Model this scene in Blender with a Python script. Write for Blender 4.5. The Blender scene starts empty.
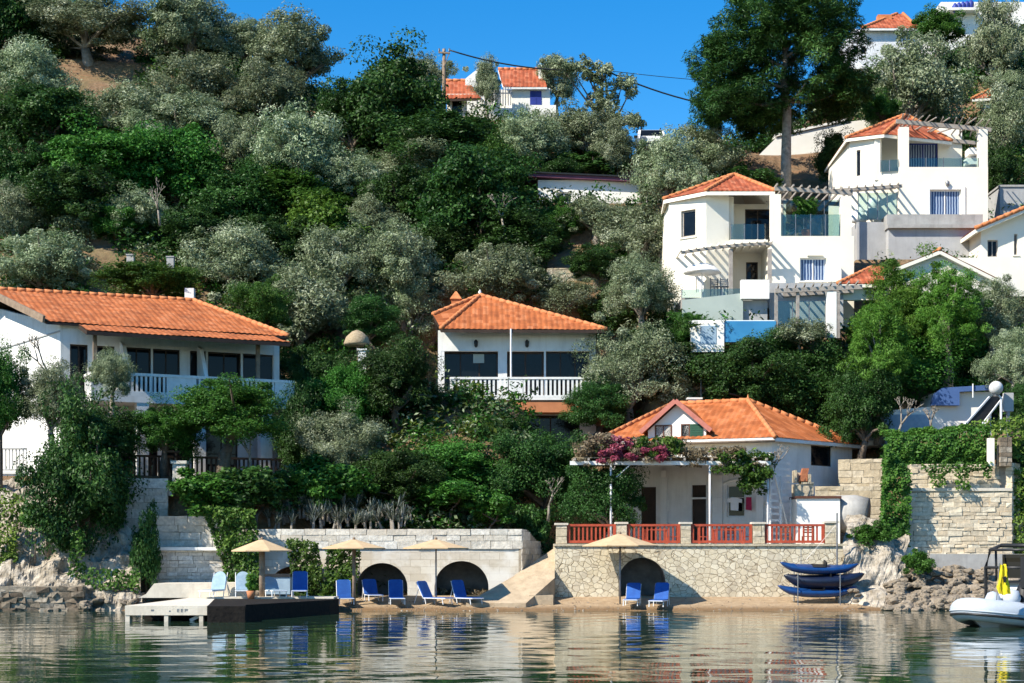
import bpy, math, random
import numpy as np
from mathutils import Vector, Matrix, noise as mnoise

random.seed(7)
R = math.radians
scene = bpy.context.scene
COL = scene.collection

# ------------------------------------------------------------------ measuring: photo pixel + distance -> place in metres
F, CX, HY, HC = 1600.0, 512.0, 558.0, 2.0


def P(px, py, Y):
    return Vector(((px - CX) * Y / F, Y, HC + (HY - py) * Y / F))


def PX(px, Y):
    return (px - CX) * Y / F


def PZ(py, Y):
    return HC + (HY - py) * Y / F


# ------------------------------------------------------------------ objects
def tag(o, label=None, cat=None, group=None, kind=None):
    if label:
        o['label'] = label
    if cat:
        o['category'] = cat
    if group:
        o['group'] = group
    if kind:
        o['kind'] = kind
    return o


def thing(name, loc, label, cat, group=None, rz=0.0):
    o = bpy.data.objects.new(name, None)
    COL.objects.link(o)
    o.empty_display_size = 0.3
    o.location = loc
    o.rotation_euler = (0, 0, rz)
    return tag(o, label, cat, group)


def root_of(o):
    while o.parent:
        o = o.parent
    return o


def kids(o):
    return [c for c in bpy.data.objects if c.parent == o]


def copy_tree(o, parent=None):
    c = o.copy()
    COL.objects.link(c)
    c.parent = parent
    for ch in kids(o):
        copy_tree(ch, c)
    return c


class MB:
    """collects faces, then links them as ONE mesh object"""

    def __init__(self, T=None):
        self.v, self.f, self.uv, self.hasuv = [], [], [], False
        self.T = T

    def add(self, verts, faces, uvs=None):
        b = len(self.v)
        T = self.T
        for p in verts:
            p = Vector(p)
            self.v.append(T @ p if T is not None else p)
        if uvs:
            self.hasuv = True
            self.uv.extend(uvs)
        else:
            self.uv.extend([(0, 0)] * len(verts))
        for fc in faces:
            self.f.append([b + i for i in fc])

    def box(self, x0, x1, y0, y1, z0, z1, jit=0.0):
        vs = [(x0, y0, z0), (x1, y0, z0), (x1, y1, z0), (x0, y1, z0), (x0, y0, z1), (x1, y0, z1), (x1, y1, z1), (x0, y1, z1)]
        if jit:
            vs = [(a + random.uniform(-jit, jit), b + random.uniform(-jit, jit), c + random.uniform(-jit, jit)) for a, b, c in vs]
        self.add(vs, [(0, 3, 2, 1), (4, 5, 6, 7), (0, 1, 5, 4), (1, 2, 6, 5), (2, 3, 7, 6), (3, 0, 4, 7)])

    def quad(self, *pts):
        self.add(pts, [tuple(range(len(pts)))])

    def prism(self, pts, ext):
        n = len(pts)
        ext = Vector(ext)
        vs = [Vector(p) for p in pts] + [Vector(p) + ext for p in pts]
        fs = [tuple(range(n)), tuple(range(2 * n - 1, n - 1, -1))]
        for i in range(n):
            j = (i + 1) % n
            fs.append((j, i, n + i, n + j))
        self.add(vs, fs)

    def bar(self, a, b, w, h=None):
        """square bar between two points"""
        h = h or w
        a, b = Vector(a), Vector(b)
        d = (b - a).normalized()
        up = Vector((0, 0, 1)) if abs(d.z) < 0.95 else Vector((0, 1, 0))
        s = d.cross(up).normalized() * (w / 2)
        t = s.cross(d).normalized() * (h / 2)
        vs = [a - s - t, a + s - t, a + s + t, a - s + t, b - s - t, b + s - t, b + s + t, b - s + t]
        self.add(vs, [(0, 1, 2, 3), (7, 6, 5, 4), (0, 4, 5, 1), (1, 5, 6, 2), (2, 6, 7, 3), (3, 7, 4, 0)])

    def tube(self, pts, rad, n=7, cap=True):
        pts = [Vector(p) for p in pts]
        if not hasattr(rad, '__len__'):
            rad = [rad] * len(pts)
        vs, fs = [], []
        for i, p in enumerate(pts):
            d = (pts[min(i + 1, len(pts) - 1)] - pts[max(i - 1, 0)]).normalized()
            up = Vector((0, 0, 1)) if abs(d.z) < 0.9 else Vector((1, 0, 0))
            s = d.cross(up).normalized()
            t = s.cross(d).normalized()
            for k in range(n):
                a = 2 * math.pi * k / n
                vs.append(p + (s * math.cos(a) + t * math.sin(a)) * rad[i])
        for i in range(len(pts) - 1):
            for k in range(n):
                k2 = (k + 1) % n
                fs.append((i * n + k, i * n + k2, (i + 1) * n + k2, (i + 1) * n + k))
        if cap:
            fs.append(tuple(range(n - 1, -1, -1)))
            fs.append(tuple((len(pts) - 1) * n + k for k in range(n)))
        self.add(vs, fs)

    def lathe(self, prof, c, n=16, rot=0.0):
        """profile of (radius, z) turned about the upright axis through c"""
        cx, cy, cz = c
        vs, fs = [], []
        for r, z in prof:
            for k in range(n):
                a = rot + 2 * math.pi * k / n
                vs.append((cx + r * math.cos(a), cy + r * math.sin(a), cz + z))
        m = len(prof)
        for i in range(m - 1):
            for k in range(n):
                k2 = (k + 1) % n
                fs.append((i * n + k, i * n + k2, (i + 1) * n + k2, (i + 1) * n + k))
        if prof[0][0] > 1e-4:
            fs.append(tuple(range(n - 1, -1, -1)))
        if prof[-1][0] > 1e-4:
            fs.append(tuple((m - 1) * n + k for k in range(n)))
        self.add(vs, fs)

    def build(self, name, m, parent=None, smooth=False, local=False):
        me = bpy.data.meshes.new(name)
        off = Vector((0, 0, 0))
        if parent is not None and not local:
            off = Vector(root_of(parent).location)
        me.from_pydata([tuple(p - off) for p in self.v], [], self.f)
        if self.hasuv:
            ul = me.uv_layers.new(name='UVMap')
            li = np.empty(len(me.loops), dtype=np.int32)
            me.loops.foreach_get('vertex_index', li)
            ul.data.foreach_set('uv', np.array(self.uv, dtype=np.float32)[li].ravel())
        if smooth:
            me.polygons.foreach_set('use_smooth', [True] * len(me.polygons))
        me.materials.append(m)
        me.update()
        o = bpy.data.objects.new(name, me)
        COL.objects.link(o)
        if parent is not None:
            o.parent = parent
        return o


# ------------------------------------------------------------------ materials
def new_mat(name):
    m = bpy.data.materials.new(name)
    m.use_nodes = True
    nt = m.node_tree
    b = nt.nodes['Principled BSDF']
    return m, nt, nt.nodes, nt.links, b


def ramp(nt, fac, stops):
    r = nt.nodes.new('ShaderNodeValToRGB')
    el = r.color_ramp.elements
    while len(el) < len(stops):
        el.new(0.5)
    for e, (p, c) in zip(el, stops):
        e.position = p
        e.color = (c[0], c[1], c[2], 1)
    nt.links.new(fac, r.inputs[0])
    return r.outputs[0]


def noise_tex(nt, scale, detail=5, rough=0.6, vec=None, dist=0.0, sxyz=None):
    n = nt.nodes.new('ShaderNodeTexNoise')
    n.inputs['Scale'].default_value = scale
    n.inputs['Detail'].default_value = detail
    n.inputs['Roughness'].default_value = rough
    n.inputs['Distortion'].default_value = dist
    if vec is None:
        tc = nt.nodes.new('ShaderNodeTexCoord')
        vec = tc.outputs['Object']
    if sxyz:
        mp = nt.nodes.new('ShaderNodeMapping')
        mp.inputs['Scale'].default_value = sxyz
        nt.links.new(vec, mp.inputs[0])
        vec = mp.outputs[0]
    nt.links.new(vec, n.inputs['Vector'])
    return n.outputs[0]


def mixc(nt, fac, a, b, mode='MIX'):
    m = nt.nodes.new('ShaderNodeMix')
    m.data_type = 'RGBA'
    m.blend_type = mode
    if isinstance(fac, (int, float)):
        m.inputs[0].default_value = fac
    else:
        nt.links.new(fac, m.inputs[0])
    for i, c in ((6, a), (7, b)):
        if isinstance(c, (tuple, list)):
            m.inputs[i].default_value = (c[0], c[1], c[2], 1)
        else:
            nt.links.new(c, m.inputs[i])
    return m.outputs[2]


def bump(nt, b, h, strength=0.4, dist=0.02, prev=None):
    n = nt.nodes.new('ShaderNodeBump')
    n.inputs['Strength'].default_value = strength
    n.inputs['Distance'].default_value = dist
    nt.links.new(h, n.inputs['Height'])
    if prev is not None:
        nt.links.new(prev, n.inputs['Normal'])
    nt.links.new(n.outputs[0], b.inputs['Normal'])
    return n.outputs[0]


def pm(name, c1, c2, scale=1.5, rough=0.8, bs=0.25, bscale=25, bdist=0.01, spec=0.3, streak=None, metal=0.0):
    """weathered paint, plaster, wood, concrete: two tones mixed by noise, optional rain streaks, fine bump"""
    m, nt, N, L, b = new_mat(name)
    n1 = noise_tex(nt, scale, 6, 0.65)
    col = ramp(nt, n1, [(0.35, c2), (0.62, c1)])
    if streak:
        n2 = noise_tex(nt, 1.0, 5, 0.6, sxyz=(5, 5, 0.5))
        msk = ramp(nt, n2, [(0.5, (0, 0, 0)), (0.72, (1, 1, 1))])
        sep = N.new('ShaderNodeMath')
        sep.operation = 'MULTIPLY'
        L.new(msk, sep.inputs[0])
        sep.inputs[1].default_value = 0.4
        col = mixc(nt, sep.outputs[0], col, streak)
    L.new(col, b.inputs['Base Color'])
    b.inputs['Roughness'].default_value = rough
    b.inputs['Specular IOR Level'].default_value = spec
    b.inputs['Metallic'].default_value = metal
    if bs:
        bump(nt, b, noise_tex(nt, bscale, 4, 0.6), bs, bdist)
    return m


def rubble_mat(name, cs, mortar, scale=3.2, grey=(0.3, 0.28, 0.25)):
    m, nt, N, L, b = new_mat(name)
    tc = N.new('ShaderNodeTexCoord')
    nz = N.new('ShaderNodeTexNoise')
    nz.inputs['Scale'].default_value = 2.0
    L.new(tc.outputs['Object'], nz.inputs['Vector'])
    mx = N.new('ShaderNodeMix')
    mx.data_type = 'VECTOR'
    mx.inputs[0].default_value = 0.1
    L.new(tc.outputs['Object'], mx.inputs[4])
    L.new(nz.outputs['Color'], mx.inputs[5])
    mp = N.new('ShaderNodeMapping')
    mp.inputs['Scale'].default_value = (1, 1, 1.25)
    L.new(mx.outputs[1], mp.inputs[0])
    ve = N.new('ShaderNodeTexVoronoi')
    ve.feature = 'DISTANCE_TO_EDGE'
    vc = N.new('ShaderNodeTexVoronoi')
    vc.feature = 'F1'
    for v in (ve, vc):
        v.inputs['Scale'].default_value = scale
        v.inputs['Randomness'].default_value = 0.95
        L.new(mp.outputs[0], v.inputs['Vector'])
    sp = N.new('ShaderNodeSeparateColor')
    L.new(vc.outputs['Color'], sp.inputs[0])
    stone = ramp(nt, sp.outputs[0], [(0.0, cs[0]), (0.5, cs[1]), (0.85, cs[2]), (1.0, grey)])
    n1 = noise_tex(nt, 9, 5, 0.7)
    stone = mixc(nt, 0.35, stone, ramp(nt, n1, [(0.3, tuple(c * 0.45 for c in cs[0])), (0.7, cs[2])]))
    edge = ramp(nt, ve.outputs['Distance'], [(0.012, (0, 0, 0)), (0.045, (1, 1, 1))])
    col = mixc(nt, edge, mortar, stone)
    st = noise_tex(nt, 0.9, 5, 0.7, sxyz=(1, 1, 0.6))
    col = mixc(nt, ramp(nt, st, [(0.52, (0, 0, 0)), (0.75, (0.6, 0.6, 0.6))]), col, (0.24, 0.19, 0.13))
    L.new(col, b.inputs['Base Color'])
    b.inputs['Roughness'].default_value = 0.9
    b.inputs['Specular IOR Level'].default_value = 0.2
    pr = bump(nt, b, edge, 0.7, 0.03)
    bump(nt, b, n1, 0.5, 0.02, pr)
    return m


def block_mat(name, c1, c2, c3, dark=0.25):
    """loose or coursed stones modelled one by one: tone per stone, stains and grain"""
    m, nt, N, L, b = new_mat(name)
    g = N.new('ShaderNodeNewGeometry')
    col = ramp(nt, g.outputs['Random Per Island'], [(0.0, c1), (0.5, c2), (1.0, c3)])
    n1 = noise_tex(nt, 7, 6, 0.7)
    col = mixc(nt, ramp(nt, n1, [(0.42, (0.55, 0.55, 0.55)), (0.6, (0, 0, 0))]), col, tuple(dark * c for c in c2))
    n2 = noise_tex(nt, 0.8, 4, 0.6)
    col = mixc(nt, ramp(nt, n2, [(0.5, (0, 0, 0)), (0.7, (0.5, 0.5, 0.5))]), col, tuple(0.6 * c for c in c1))
    L.new(col, b.inputs['Base Color'])
    b.inputs['Roughness'].default_value = 0.9
    b.inputs['Specular IOR Level'].default_value = 0.2
    bump(nt, b, n1, 0.7, 0.03)
    return m


def tile_mat(name, c1, c2, c3):
    """fired clay pan tiles: tone per tile, soot and lichen, a lip at every course"""
    m, nt, N, L, b = new_mat(name)
    uv = N.new('ShaderNodeUVMap')
    br = N.new('ShaderNodeTexBrick')
    br.inputs['Scale'].default_value = 1.0
    br.inputs['Brick Width'].default_value = 0.26
    br.inputs['Row Height'].default_value = 0.38
    br.inputs['Mortar Size'].default_value = 0.006
    br.offset = 0.0
    br.inputs['Color1'].default_value = (0, 0, 0, 1)
    br.inputs['Color2'].default_value = (1, 1, 1, 1)
    br.inputs['Mortar'].default_value = (0.2, 0.2, 0.2, 1)
    L.new(uv.outputs[0], br.inputs['Vector'])
    col = ramp(nt, br.outputs['Color'], [(0.0, c1), (0.5, c2), (1.0, c3)])
    n1 = noise_tex(nt, 1.1, 6, 0.7)
    col = mixc(nt, ramp(nt, n1, [(0.44, (0, 0, 0)), (0.72, (0.75, 0.75, 0.75))]), col, tuple(0.5 * c for c in c1))
    n3 = noise_tex(nt, 14, 4, 0.7)
    col = mixc(nt, ramp(nt, n3, [(0.6, (0, 0, 0)), (0.75, (0.5, 0.5, 0.5))]), col, (0.35, 0.27, 0.2))
    L.new(col, b.inputs['Base Color'])
    b.inputs['Roughness'].default_value = 0.85
    b.inputs['Specular IOR Level'].default_value = 0.2
    sx = N.new('ShaderNodeSeparateXYZ')
    L.new(uv.outputs[0], sx.inputs[0])
    dv = N.new('ShaderNodeMath')
    dv.operation = 'DIVIDE'
    dv.inputs[1].default_value = 0.38
    L.new(sx.outputs['Y'], dv.inputs[0])
    fr = N.new('ShaderNodeMath')
    fr.operation = 'FRACT'
    L.new(dv.outputs[0], fr.inputs[0])
    inv = N.new('ShaderNodeMath')
    inv.operation = 'SUBTRACT'
    inv.inputs[0].default_value = 1.0
    L.new(fr.outputs[0], inv.inputs[1])
    pr = bump(nt, b, inv.outputs[0], 0.45, 0.03)
    bump(nt, b, n3, 0.3, 0.01, pr)
    return m


def leaf_mat(name, lo, mid, hi, trans=0.3, rough=0.5, spec=0.2):
    m, nt, N, L, b = new_mat(name)
    at = N.new('ShaderNodeAttribute')
    at.attribute_name = 'tint'
    oi = N.new('ShaderNodeObjectInfo')
    col = ramp(nt, at.outputs['Fac'], [(0.0, lo), (0.5, mid), (1.0, hi)])
    hs = N.new('ShaderNodeHueSaturation')
    mr = N.new('ShaderNodeMapRange')
    mr.inputs['To Min'].default_value = 0.78
    mr.inputs['To Max'].default_value = 1.28
    L.new(oi.outputs['Random'], mr.inputs[0])
    L.new(mr.outputs[0], hs.inputs['Value'])
    mr2 = N.new('ShaderNodeMapRange')
    mr2.inputs['To Min'].default_value = 0.485
    mr2.inputs['To Max'].default_value = 0.515
    L.new(oi.outputs['Random'], mr2.inputs[0])
    L.new(mr2.outputs[0], hs.inputs['Hue'])
    L.new(col, hs.inputs['Color'])
    L.new(hs.outputs[0], b.inputs['Base Color'])
    b.inputs['Roughness'].default_value = rough
    b.inputs['Specular IOR Level'].default_value = spec
    tr = N.new('ShaderNodeBsdfTranslucent')
    tc = mixc(nt, 0.5, hs.outputs[0], (0.12, 0.22, 0.02), 'MIX')
    L.new(hs.outputs[0], tr.inputs[0])
    mx = N.new('ShaderNodeMixShader')
    mx.inputs[0].default_value = trans
    L.new(b.outputs[0], mx.inputs[1])
    L.new(tr.outputs[0], mx.inputs[2])
    L.new(mx.outputs[0], N['Material Output'].inputs[0])
    return m


M = {}
M['white'] = pm('white_plaster', (0.80, 0.79, 0.76), (0.70, 0.685, 0.65), 1.2, 0.85, 0.3, 30, 0.008, streak=(0.52, 0.5, 0.46))
M['whiteclean'] = pm('white_render', (0.82, 0.80, 0.75), (0.77, 0.75, 0.69), 0.8, 0.85, 0.2, 30, 0.006)
M['cream'] = pm('cream_render', (0.82, 0.77, 0.66), (0.78, 0.725, 0.61), 0.5, 0.85, 0.2, 30, 0.006)
M['greyplaster'] = pm('grey_plaster', (0.42, 0.42, 0.42), (0.34, 0.34, 0.34), 1.0, 0.85, 0.25, 25, 0.008, streak=(0.26, 0.26, 0.26))
M['greengrey'] = pm('green_grey_paint', (0.36, 0.41, 0.37), (0.31, 0.36, 0.33), 0.8, 0.7, 0.2, 25, 0.005)
M['bluewhite'] = pm('whitewash', (0.72, 0.73, 0.75), (0.55, 0.56, 0.58), 2.0, 0.85, 0.6, 8, 0.04, streak=(0.4, 0.4, 0.4))
M['terracotta'] = pm('terracotta_paint', (0.50, 0.20, 0.09), (0.42, 0.16, 0.07), 1.5, 0.85, 0.2, 30, 0.005)
M['tile'] = tile_mat('clay_tile', (0.31, 0.088, 0.029), (0.42, 0.124, 0.038), (0.49, 0.178, 0.075))
M['tiledark'] = tile_mat('clay_tile_red', (0.26, 0.062, 0.028), (0.38, 0.095, 0.040), (0.46, 0.16, 0.085))
M['ridge'] = pm('ridge_clay', (0.56, 0.22, 0.09), (0.42, 0.14, 0.05), 4, 0.85, 0.4, 20, 0.01)
M['darkwood'] = pm('dark_stained_wood', (0.05, 0.03, 0.02), (0.03, 0.018, 0.012), 3, 0.6, 0.3, 30, 0.005)
M['wood'] = pm('weathered_timber', (0.27, 0.20, 0.14), (0.17, 0.12, 0.085), 4, 0.8, 0.5, 20, 0.01)
M['greywood'] = pm('silvered_timber', (0.36, 0.32, 0.28), (0.24, 0.21, 0.185), 4, 0.8, 0.5, 20, 0.01)
M['redwood'] = pm('red_painted_wood', (0.42, 0.075, 0.035), (0.30, 0.05, 0.025), 4, 0.55, 0.3, 25, 0.004)
M['whitewood'] = pm('white_painted_wood', (0.78, 0.77, 0.74), (0.66, 0.65, 0.62), 4, 0.6, 0.2, 25, 0.004)
M['pinkwood'] = pm('faded_red_board', (0.45, 0.16, 0.12), (0.36, 0.12, 0.09), 4, 0.7, 0.2, 25, 0.004)
M['greenwood'] = pm('green_painted_wood', (0.025, 0.09, 0.055), (0.02, 0.07, 0.04), 4, 0.55, 0.2, 25, 0.004)
M['bluewood'] = pm('blue_painted_wood', (0.03, 0.05, 0.28), (0.025, 0.04, 0.22), 4, 0.5, 0.2, 25, 0.004)
M['brownwood'] = pm('brown_painted_wood', (0.12, 0.05, 0.03), (0.09, 0.035, 0.02), 4, 0.55, 0.2, 25, 0.004)
M['metal'] = pm('grey_metal', (0.25, 0.25, 0.26), (0.18, 0.18, 0.19), 6, 0.45, 0.1, 30, 0.003, metal=0.6)
M['whitemetal'] = pm('white_powder_coat', (0.75, 0.75, 0.75), (0.66, 0.66, 0.66), 6, 0.4, 0.0)
M['blackmetal'] = pm('black_coated_metal', (0.03, 0.03, 0.032), (0.02, 0.02, 0.02), 6, 0.4, 0.1, 30, 0.003)
M['concrete'] = pm('pale_concrete', (0.68, 0.61, 0.50), (0.56, 0.50, 0.41), 1.6, 0.9, 0.5, 14, 0.015, streak=(0.44, 0.38, 0.30))
M['greyconcrete'] = pm('grey_concrete', (0.40, 0.39, 0.37), (0.29, 0.28, 0.265), 1.4, 0.9, 0.5, 14, 0.015, streak=(0.2, 0.2, 0.19))
M['sandramp'] = pm('sandy_screed', (0.44, 0.345, 0.235), (0.33, 0.25, 0.165), 2.5, 0.95, 0.8, 9, 0.03)
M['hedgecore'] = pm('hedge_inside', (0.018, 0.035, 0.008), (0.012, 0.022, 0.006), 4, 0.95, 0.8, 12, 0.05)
M['tar'] = pm('weathered_black_timber', (0.022, 0.018, 0.015), (0.012, 0.01, 0.009), 4, 0.85, 0.8, 9, 0.03, spec=0.15)  # black timber colour that also stands in for shade around the jetty
M['canvas'] = pm('tan_canvas', (0.55, 0.40, 0.24), (0.47, 0.33, 0.19), 3, 0.9, 0.2, 40, 0.004)
M['paleblue'] = pm('faded_blue_fabric', (0.32, 0.43, 0.52), (0.24, 0.34, 0.44), 3, 0.9, 0.2, 40, 0.004)
M['blue'] = pm('bright_blue_fabric', (0.020, 0.10, 0.36), (0.014, 0.07, 0.28), 3, 0.75, 0.2, 40, 0.004)
M['kayakblue'] = pm('blue_moulded_plastic', (0.006, 0.045, 0.17), (0.005, 0.035, 0.13), 3, 0.35, 0.05, 30, 0.003, spec=0.5)
M['kayakdark'] = pm('navy_moulded_plastic', (0.005, 0.011, 0.035), (0.004, 0.009, 0.026), 3, 0.4, 0.05, 30, 0.003, spec=0.5)  # plastic coloured near black to read as shadow between the hulls
M['tube'] = pm('pale_grey_rubber', (0.44, 0.48, 0.53), (0.38, 0.42, 0.47), 2, 0.5, 0.1, 30, 0.004)
M['gel'] = pm('white_gelcoat', (0.80, 0.80, 0.78), (0.74, 0.74, 0.72), 2, 0.25, 0.0, spec=0.5)
M['black'] = pm('black_vinyl', (0.018, 0.018, 0.02), (0.012, 0.012, 0.013), 4, 0.5, 0.2, 20, 0.005)
M['yellow'] = pm('yellow_flag_cloth', (0.80, 0.62, 0.02), (0.72, 0.54, 0.02), 4, 0.85, 0.1, 30, 0.003)
M['whitecloth'] = pm('white_cloth', (0.78, 0.78, 0.78), (0.7, 0.7, 0.7), 4, 0.9, 0.2, 30, 0.004)
M['pinkcloth'] = pm('crimson_cloth', (0.42, 0.03, 0.09), (0.34, 0.02, 0.06), 4, 0.9, 0.2, 30, 0.004)
M['straw'] = pm('dry_straw', (0.42, 0.33, 0.21), (0.28, 0.21, 0.13), 9, 0.95, 1.0, 30, 0.03)
M['bark'] = pm('tree_bark', (0.16, 0.125, 0.095), (0.085, 0.062, 0.045), 5, 0.9, 1.0, 14, 0.03)
M['palebark'] = pm('pale_olive_bark', (0.30, 0.265, 0.22), (0.17, 0.145, 0.115), 5, 0.9, 1.0, 14, 0.03)
M['pool'] = pm('pool_blue_paint', (0.045, 0.24, 0.46), (0.035, 0.20, 0.40), 1.0, 0.3, 0.1, 20, 0.004, spec=0.5)
M['bluepanel'] = pm('slate_blue_panel', (0.07, 0.13, 0.30), (0.055, 0.105, 0.25), 1.0, 0.5, 0.1, 20, 0.004)
M['brick'] = pm('red_brick', (0.42, 0.16, 0.075), (0.30, 0.10, 0.05), 6, 0.9, 0.6, 14, 0.01)
M['purple'] = pm('plum_fascia', (0.16, 0.055, 0.09), (0.12, 0.04, 0.07), 2, 0.6, 0.1, 20, 0.004)
M['rubble'] = rubble_mat('cream_rubble_masonry', [(0.58, 0.49, 0.34), (0.68, 0.59, 0.43), (0.76, 0.68, 0.52)], (0.30, 0.24, 0.16), 4.6, (0.46, 0.39, 0.29))
M['whiterubble'] = rubble_mat('whitewashed_masonry', [(0.66, 0.62, 0.55), (0.72, 0.69, 0.62), (0.78, 0.76, 0.7)], (0.60, 0.55, 0.47), 2.2, (0.6, 0.57, 0.5))
M['blocks'] = block_mat('coursed_limestone', (0.60, 0.48, 0.33), (0.71, 0.60, 0.44), (0.78, 0.69, 0.53), 0.55)
M['paleblocks'] = block_mat('whitened_block', (0.60, 0.53, 0.43), (0.71, 0.65, 0.55), (0.78, 0.74, 0.66), 0.5)
M['sandblocks'] = block_mat('tan_block', (0.48, 0.39, 0.26), (0.56, 0.47, 0.33), (0.62, 0.54, 0.41), 0.5)
M['boulder'] = block_mat('shore_boulder', (0.16, 0.12, 0.085), (0.27, 0.215, 0.155), (0.44, 0.38, 0.30), 0.25)
M['mortar'] = pm('lime_mortar', (0.34, 0.29, 0.22), (0.22, 0.185, 0.14), 4, 0.95, 0.5, 20, 0.01)
M['darkcore'] = pm('niche_plaster', (0.21, 0.20, 0.195), (0.12, 0.115, 0.11), 2, 0.9, 0.4, 12, 0.02)  # dark tone painted in for the shadow inside the arches
M['soil'] = pm('garden_soil', (0.20, 0.14, 0.085), (0.12, 0.08, 0.05), 3, 0.95, 0.8, 12, 0.04)
M['darkrock'] = pm('dark_shore_rock', (0.34, 0.28, 0.21), (0.13, 0.10, 0.07), 1.8, 0.95, 1.0, 6, 0.14)
M['rock'] = pm('pale_bedrock', (0.50, 0.44, 0.36), (0.20, 0.165, 0.12), 1.6, 0.95, 1.0, 5, 0.16, streak=(0.13, 0.11, 0.08))


def glass_mat(name, col, rough=0.04):
    m, nt, N, L, b = new_mat(name)
    n = noise_tex(nt, 1.2, 3, 0.5)
    L.new(ramp(nt, n, [(0.35, col), (0.65, tuple(c * 1.9 for c in col))]), b.inputs['Base Color'])
    b.inputs['Roughness'].default_value = rough
    b.inputs['Specular IOR Level'].default_value = 0.22
    return m


M['pane'] = glass_mat('dark_window_glass', (0.004, 0.005, 0.007))
M['bluepane'] = glass_mat('blue_curtained_glass', (0.03, 0.06, 0.13))
_nt = M['bluepane'].node_tree
_wv = _nt.nodes.new('ShaderNodeTexWave')          # pale curtains drawn behind the glass
_wv.inputs['Scale'].default_value = 2.2
_wv.inputs['Distortion'].default_value = 1.5
_tc = _nt.nodes.new('ShaderNodeTexCoord')
_nt.links.new(_tc.outputs['Object'], _wv.inputs['Vector'])
_nt.links.new(ramp(_nt, _wv.outputs['Fac'], [(0.25, (0.025, 0.05, 0.13)), (0.55, (0.12, 0.18, 0.32)), (0.8, (0.34, 0.40, 0.50))]), _nt.nodes['Principled BSDF'].inputs['Base Color'])


def clear_glass(name):
    m, nt, N, L, b = new_mat(name)
    tr = N.new('ShaderNodeBsdfTransparent')
    tr.inputs[0].default_value = (0.72, 0.82, 0.80, 1)
    gl = N.new('ShaderNodeBsdfGlossy')
    gl.inputs['Roughness'].default_value = 0.03
    fr = N.new('ShaderNodeFresnel')
    fr.inputs['IOR'].default_value = 1.6
    mx = N.new('ShaderNodeMixShader')
    L.new(fr.outputs[0], mx.inputs[0])
    L.new(tr.outputs[0], mx.inputs[1])
    L.new(gl.outputs[0], mx.inputs[2])
    L.new(mx.outputs[0], N['Material Output'].inputs[0])
    return m


M['clear'] = clear_glass('balustrade_glass')
L_ = {}
L_['olive'] = leaf_mat('olive_leaf', (0.095, 0.135, 0.060), (0.215, 0.27, 0.145), (0.46, 0.50, 0.345), 0.22, 0.55, 0.22)
L_['dark'] = leaf_mat('evergreen_leaf', (0.014, 0.040, 0.008), (0.031, 0.080, 0.015), (0.066, 0.138, 0.030), 0.28, 0.5, 0.22)
L_['green'] = leaf_mat('broad_leaf', (0.022, 0.070, 0.008), (0.050, 0.140, 0.018), (0.10, 0.22, 0.04), 0.3)
L_['lime'] = leaf_mat('fresh_leaf', (0.045, 0.12, 0.014), (0.085, 0.20, 0.025), (0.15, 0.30, 0.05), 0.35)
L_['feather'] = leaf_mat('feathery_leaf', (0.045, 0.115, 0.012), (0.095, 0.215, 0.026), (0.18, 0.33, 0.06), 0.35)
L_['pine'] = leaf_mat('pine_needles', (0.014, 0.040, 0.009), (0.035, 0.088, 0.018), (0.075, 0.15, 0.032), 0.2)
L_['hedge'] = leaf_mat('ivy_leaf', (0.026, 0.070, 0.010), (0.060, 0.135, 0.020), (0.13, 0.22, 0.035), 0.3)
L_['hedgeyellow'] = leaf_mat('yellowing_hedge_leaf', (0.055, 0.10, 0.015), (0.11, 0.17, 0.025), (0.20, 0.25, 0.045), 0.3)
L_['pink'] = leaf_mat('bougainvillea_bract', (0.14, 0.025, 0.05), (0.26, 0.05, 0.10), (0.38, 0.14, 0.20), 0.35)
L_['dry'] = leaf_mat('dry_vine_leaf', (0.12, 0.09, 0.05), (0.22, 0.18, 0.11), (0.34, 0.29, 0.19), 0.25)
L_['agave'] = leaf_mat('grey_agave_blade', (0.03, 0.045, 0.025), (0.09, 0.11, 0.08), (0.36, 0.37, 0.33), 0.1)
# ------------------------------------------------------------------ land
RIDGE_PX = np.array([-900, -200, 0, 120, 220, 300, 450, 560, 640, 700, 780, 860, 950, 1024, 1200, 2000], float)
RIDGE_Z = np.array([60, 58, 52, 43, 39, 36, 31.5, 30.0, 27.6, 28.2, 31, 35, 38.5, 42, 48, 52], float)
# level pads cut for the buildings: x0, x1, y0, y1, z
PADS = [(-26, -9.6, 66.2, 78, 5.4), (-4.6, 5.2, 75.6, 82.5, 6.9), (1.9, 16.5, 66.1, 74.2, 2.40), (0.7, 1.7, 65.5, 68.6, 1.5),
        (8.5, 18.5, 77, 88, 13.0), (18.0, 26.8, 83.5, 94, 17.6), (1.0, 9.5, 91, 97, 22.2),
        (-5.5, 3.2, 104.5, 112, 30.6), (14, 24, 66.0, 70.5, 2.6), (17.5, 22.5, 71, 77, 7.6), (7.5, 10.5, 99, 106, 26.9)]


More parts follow.
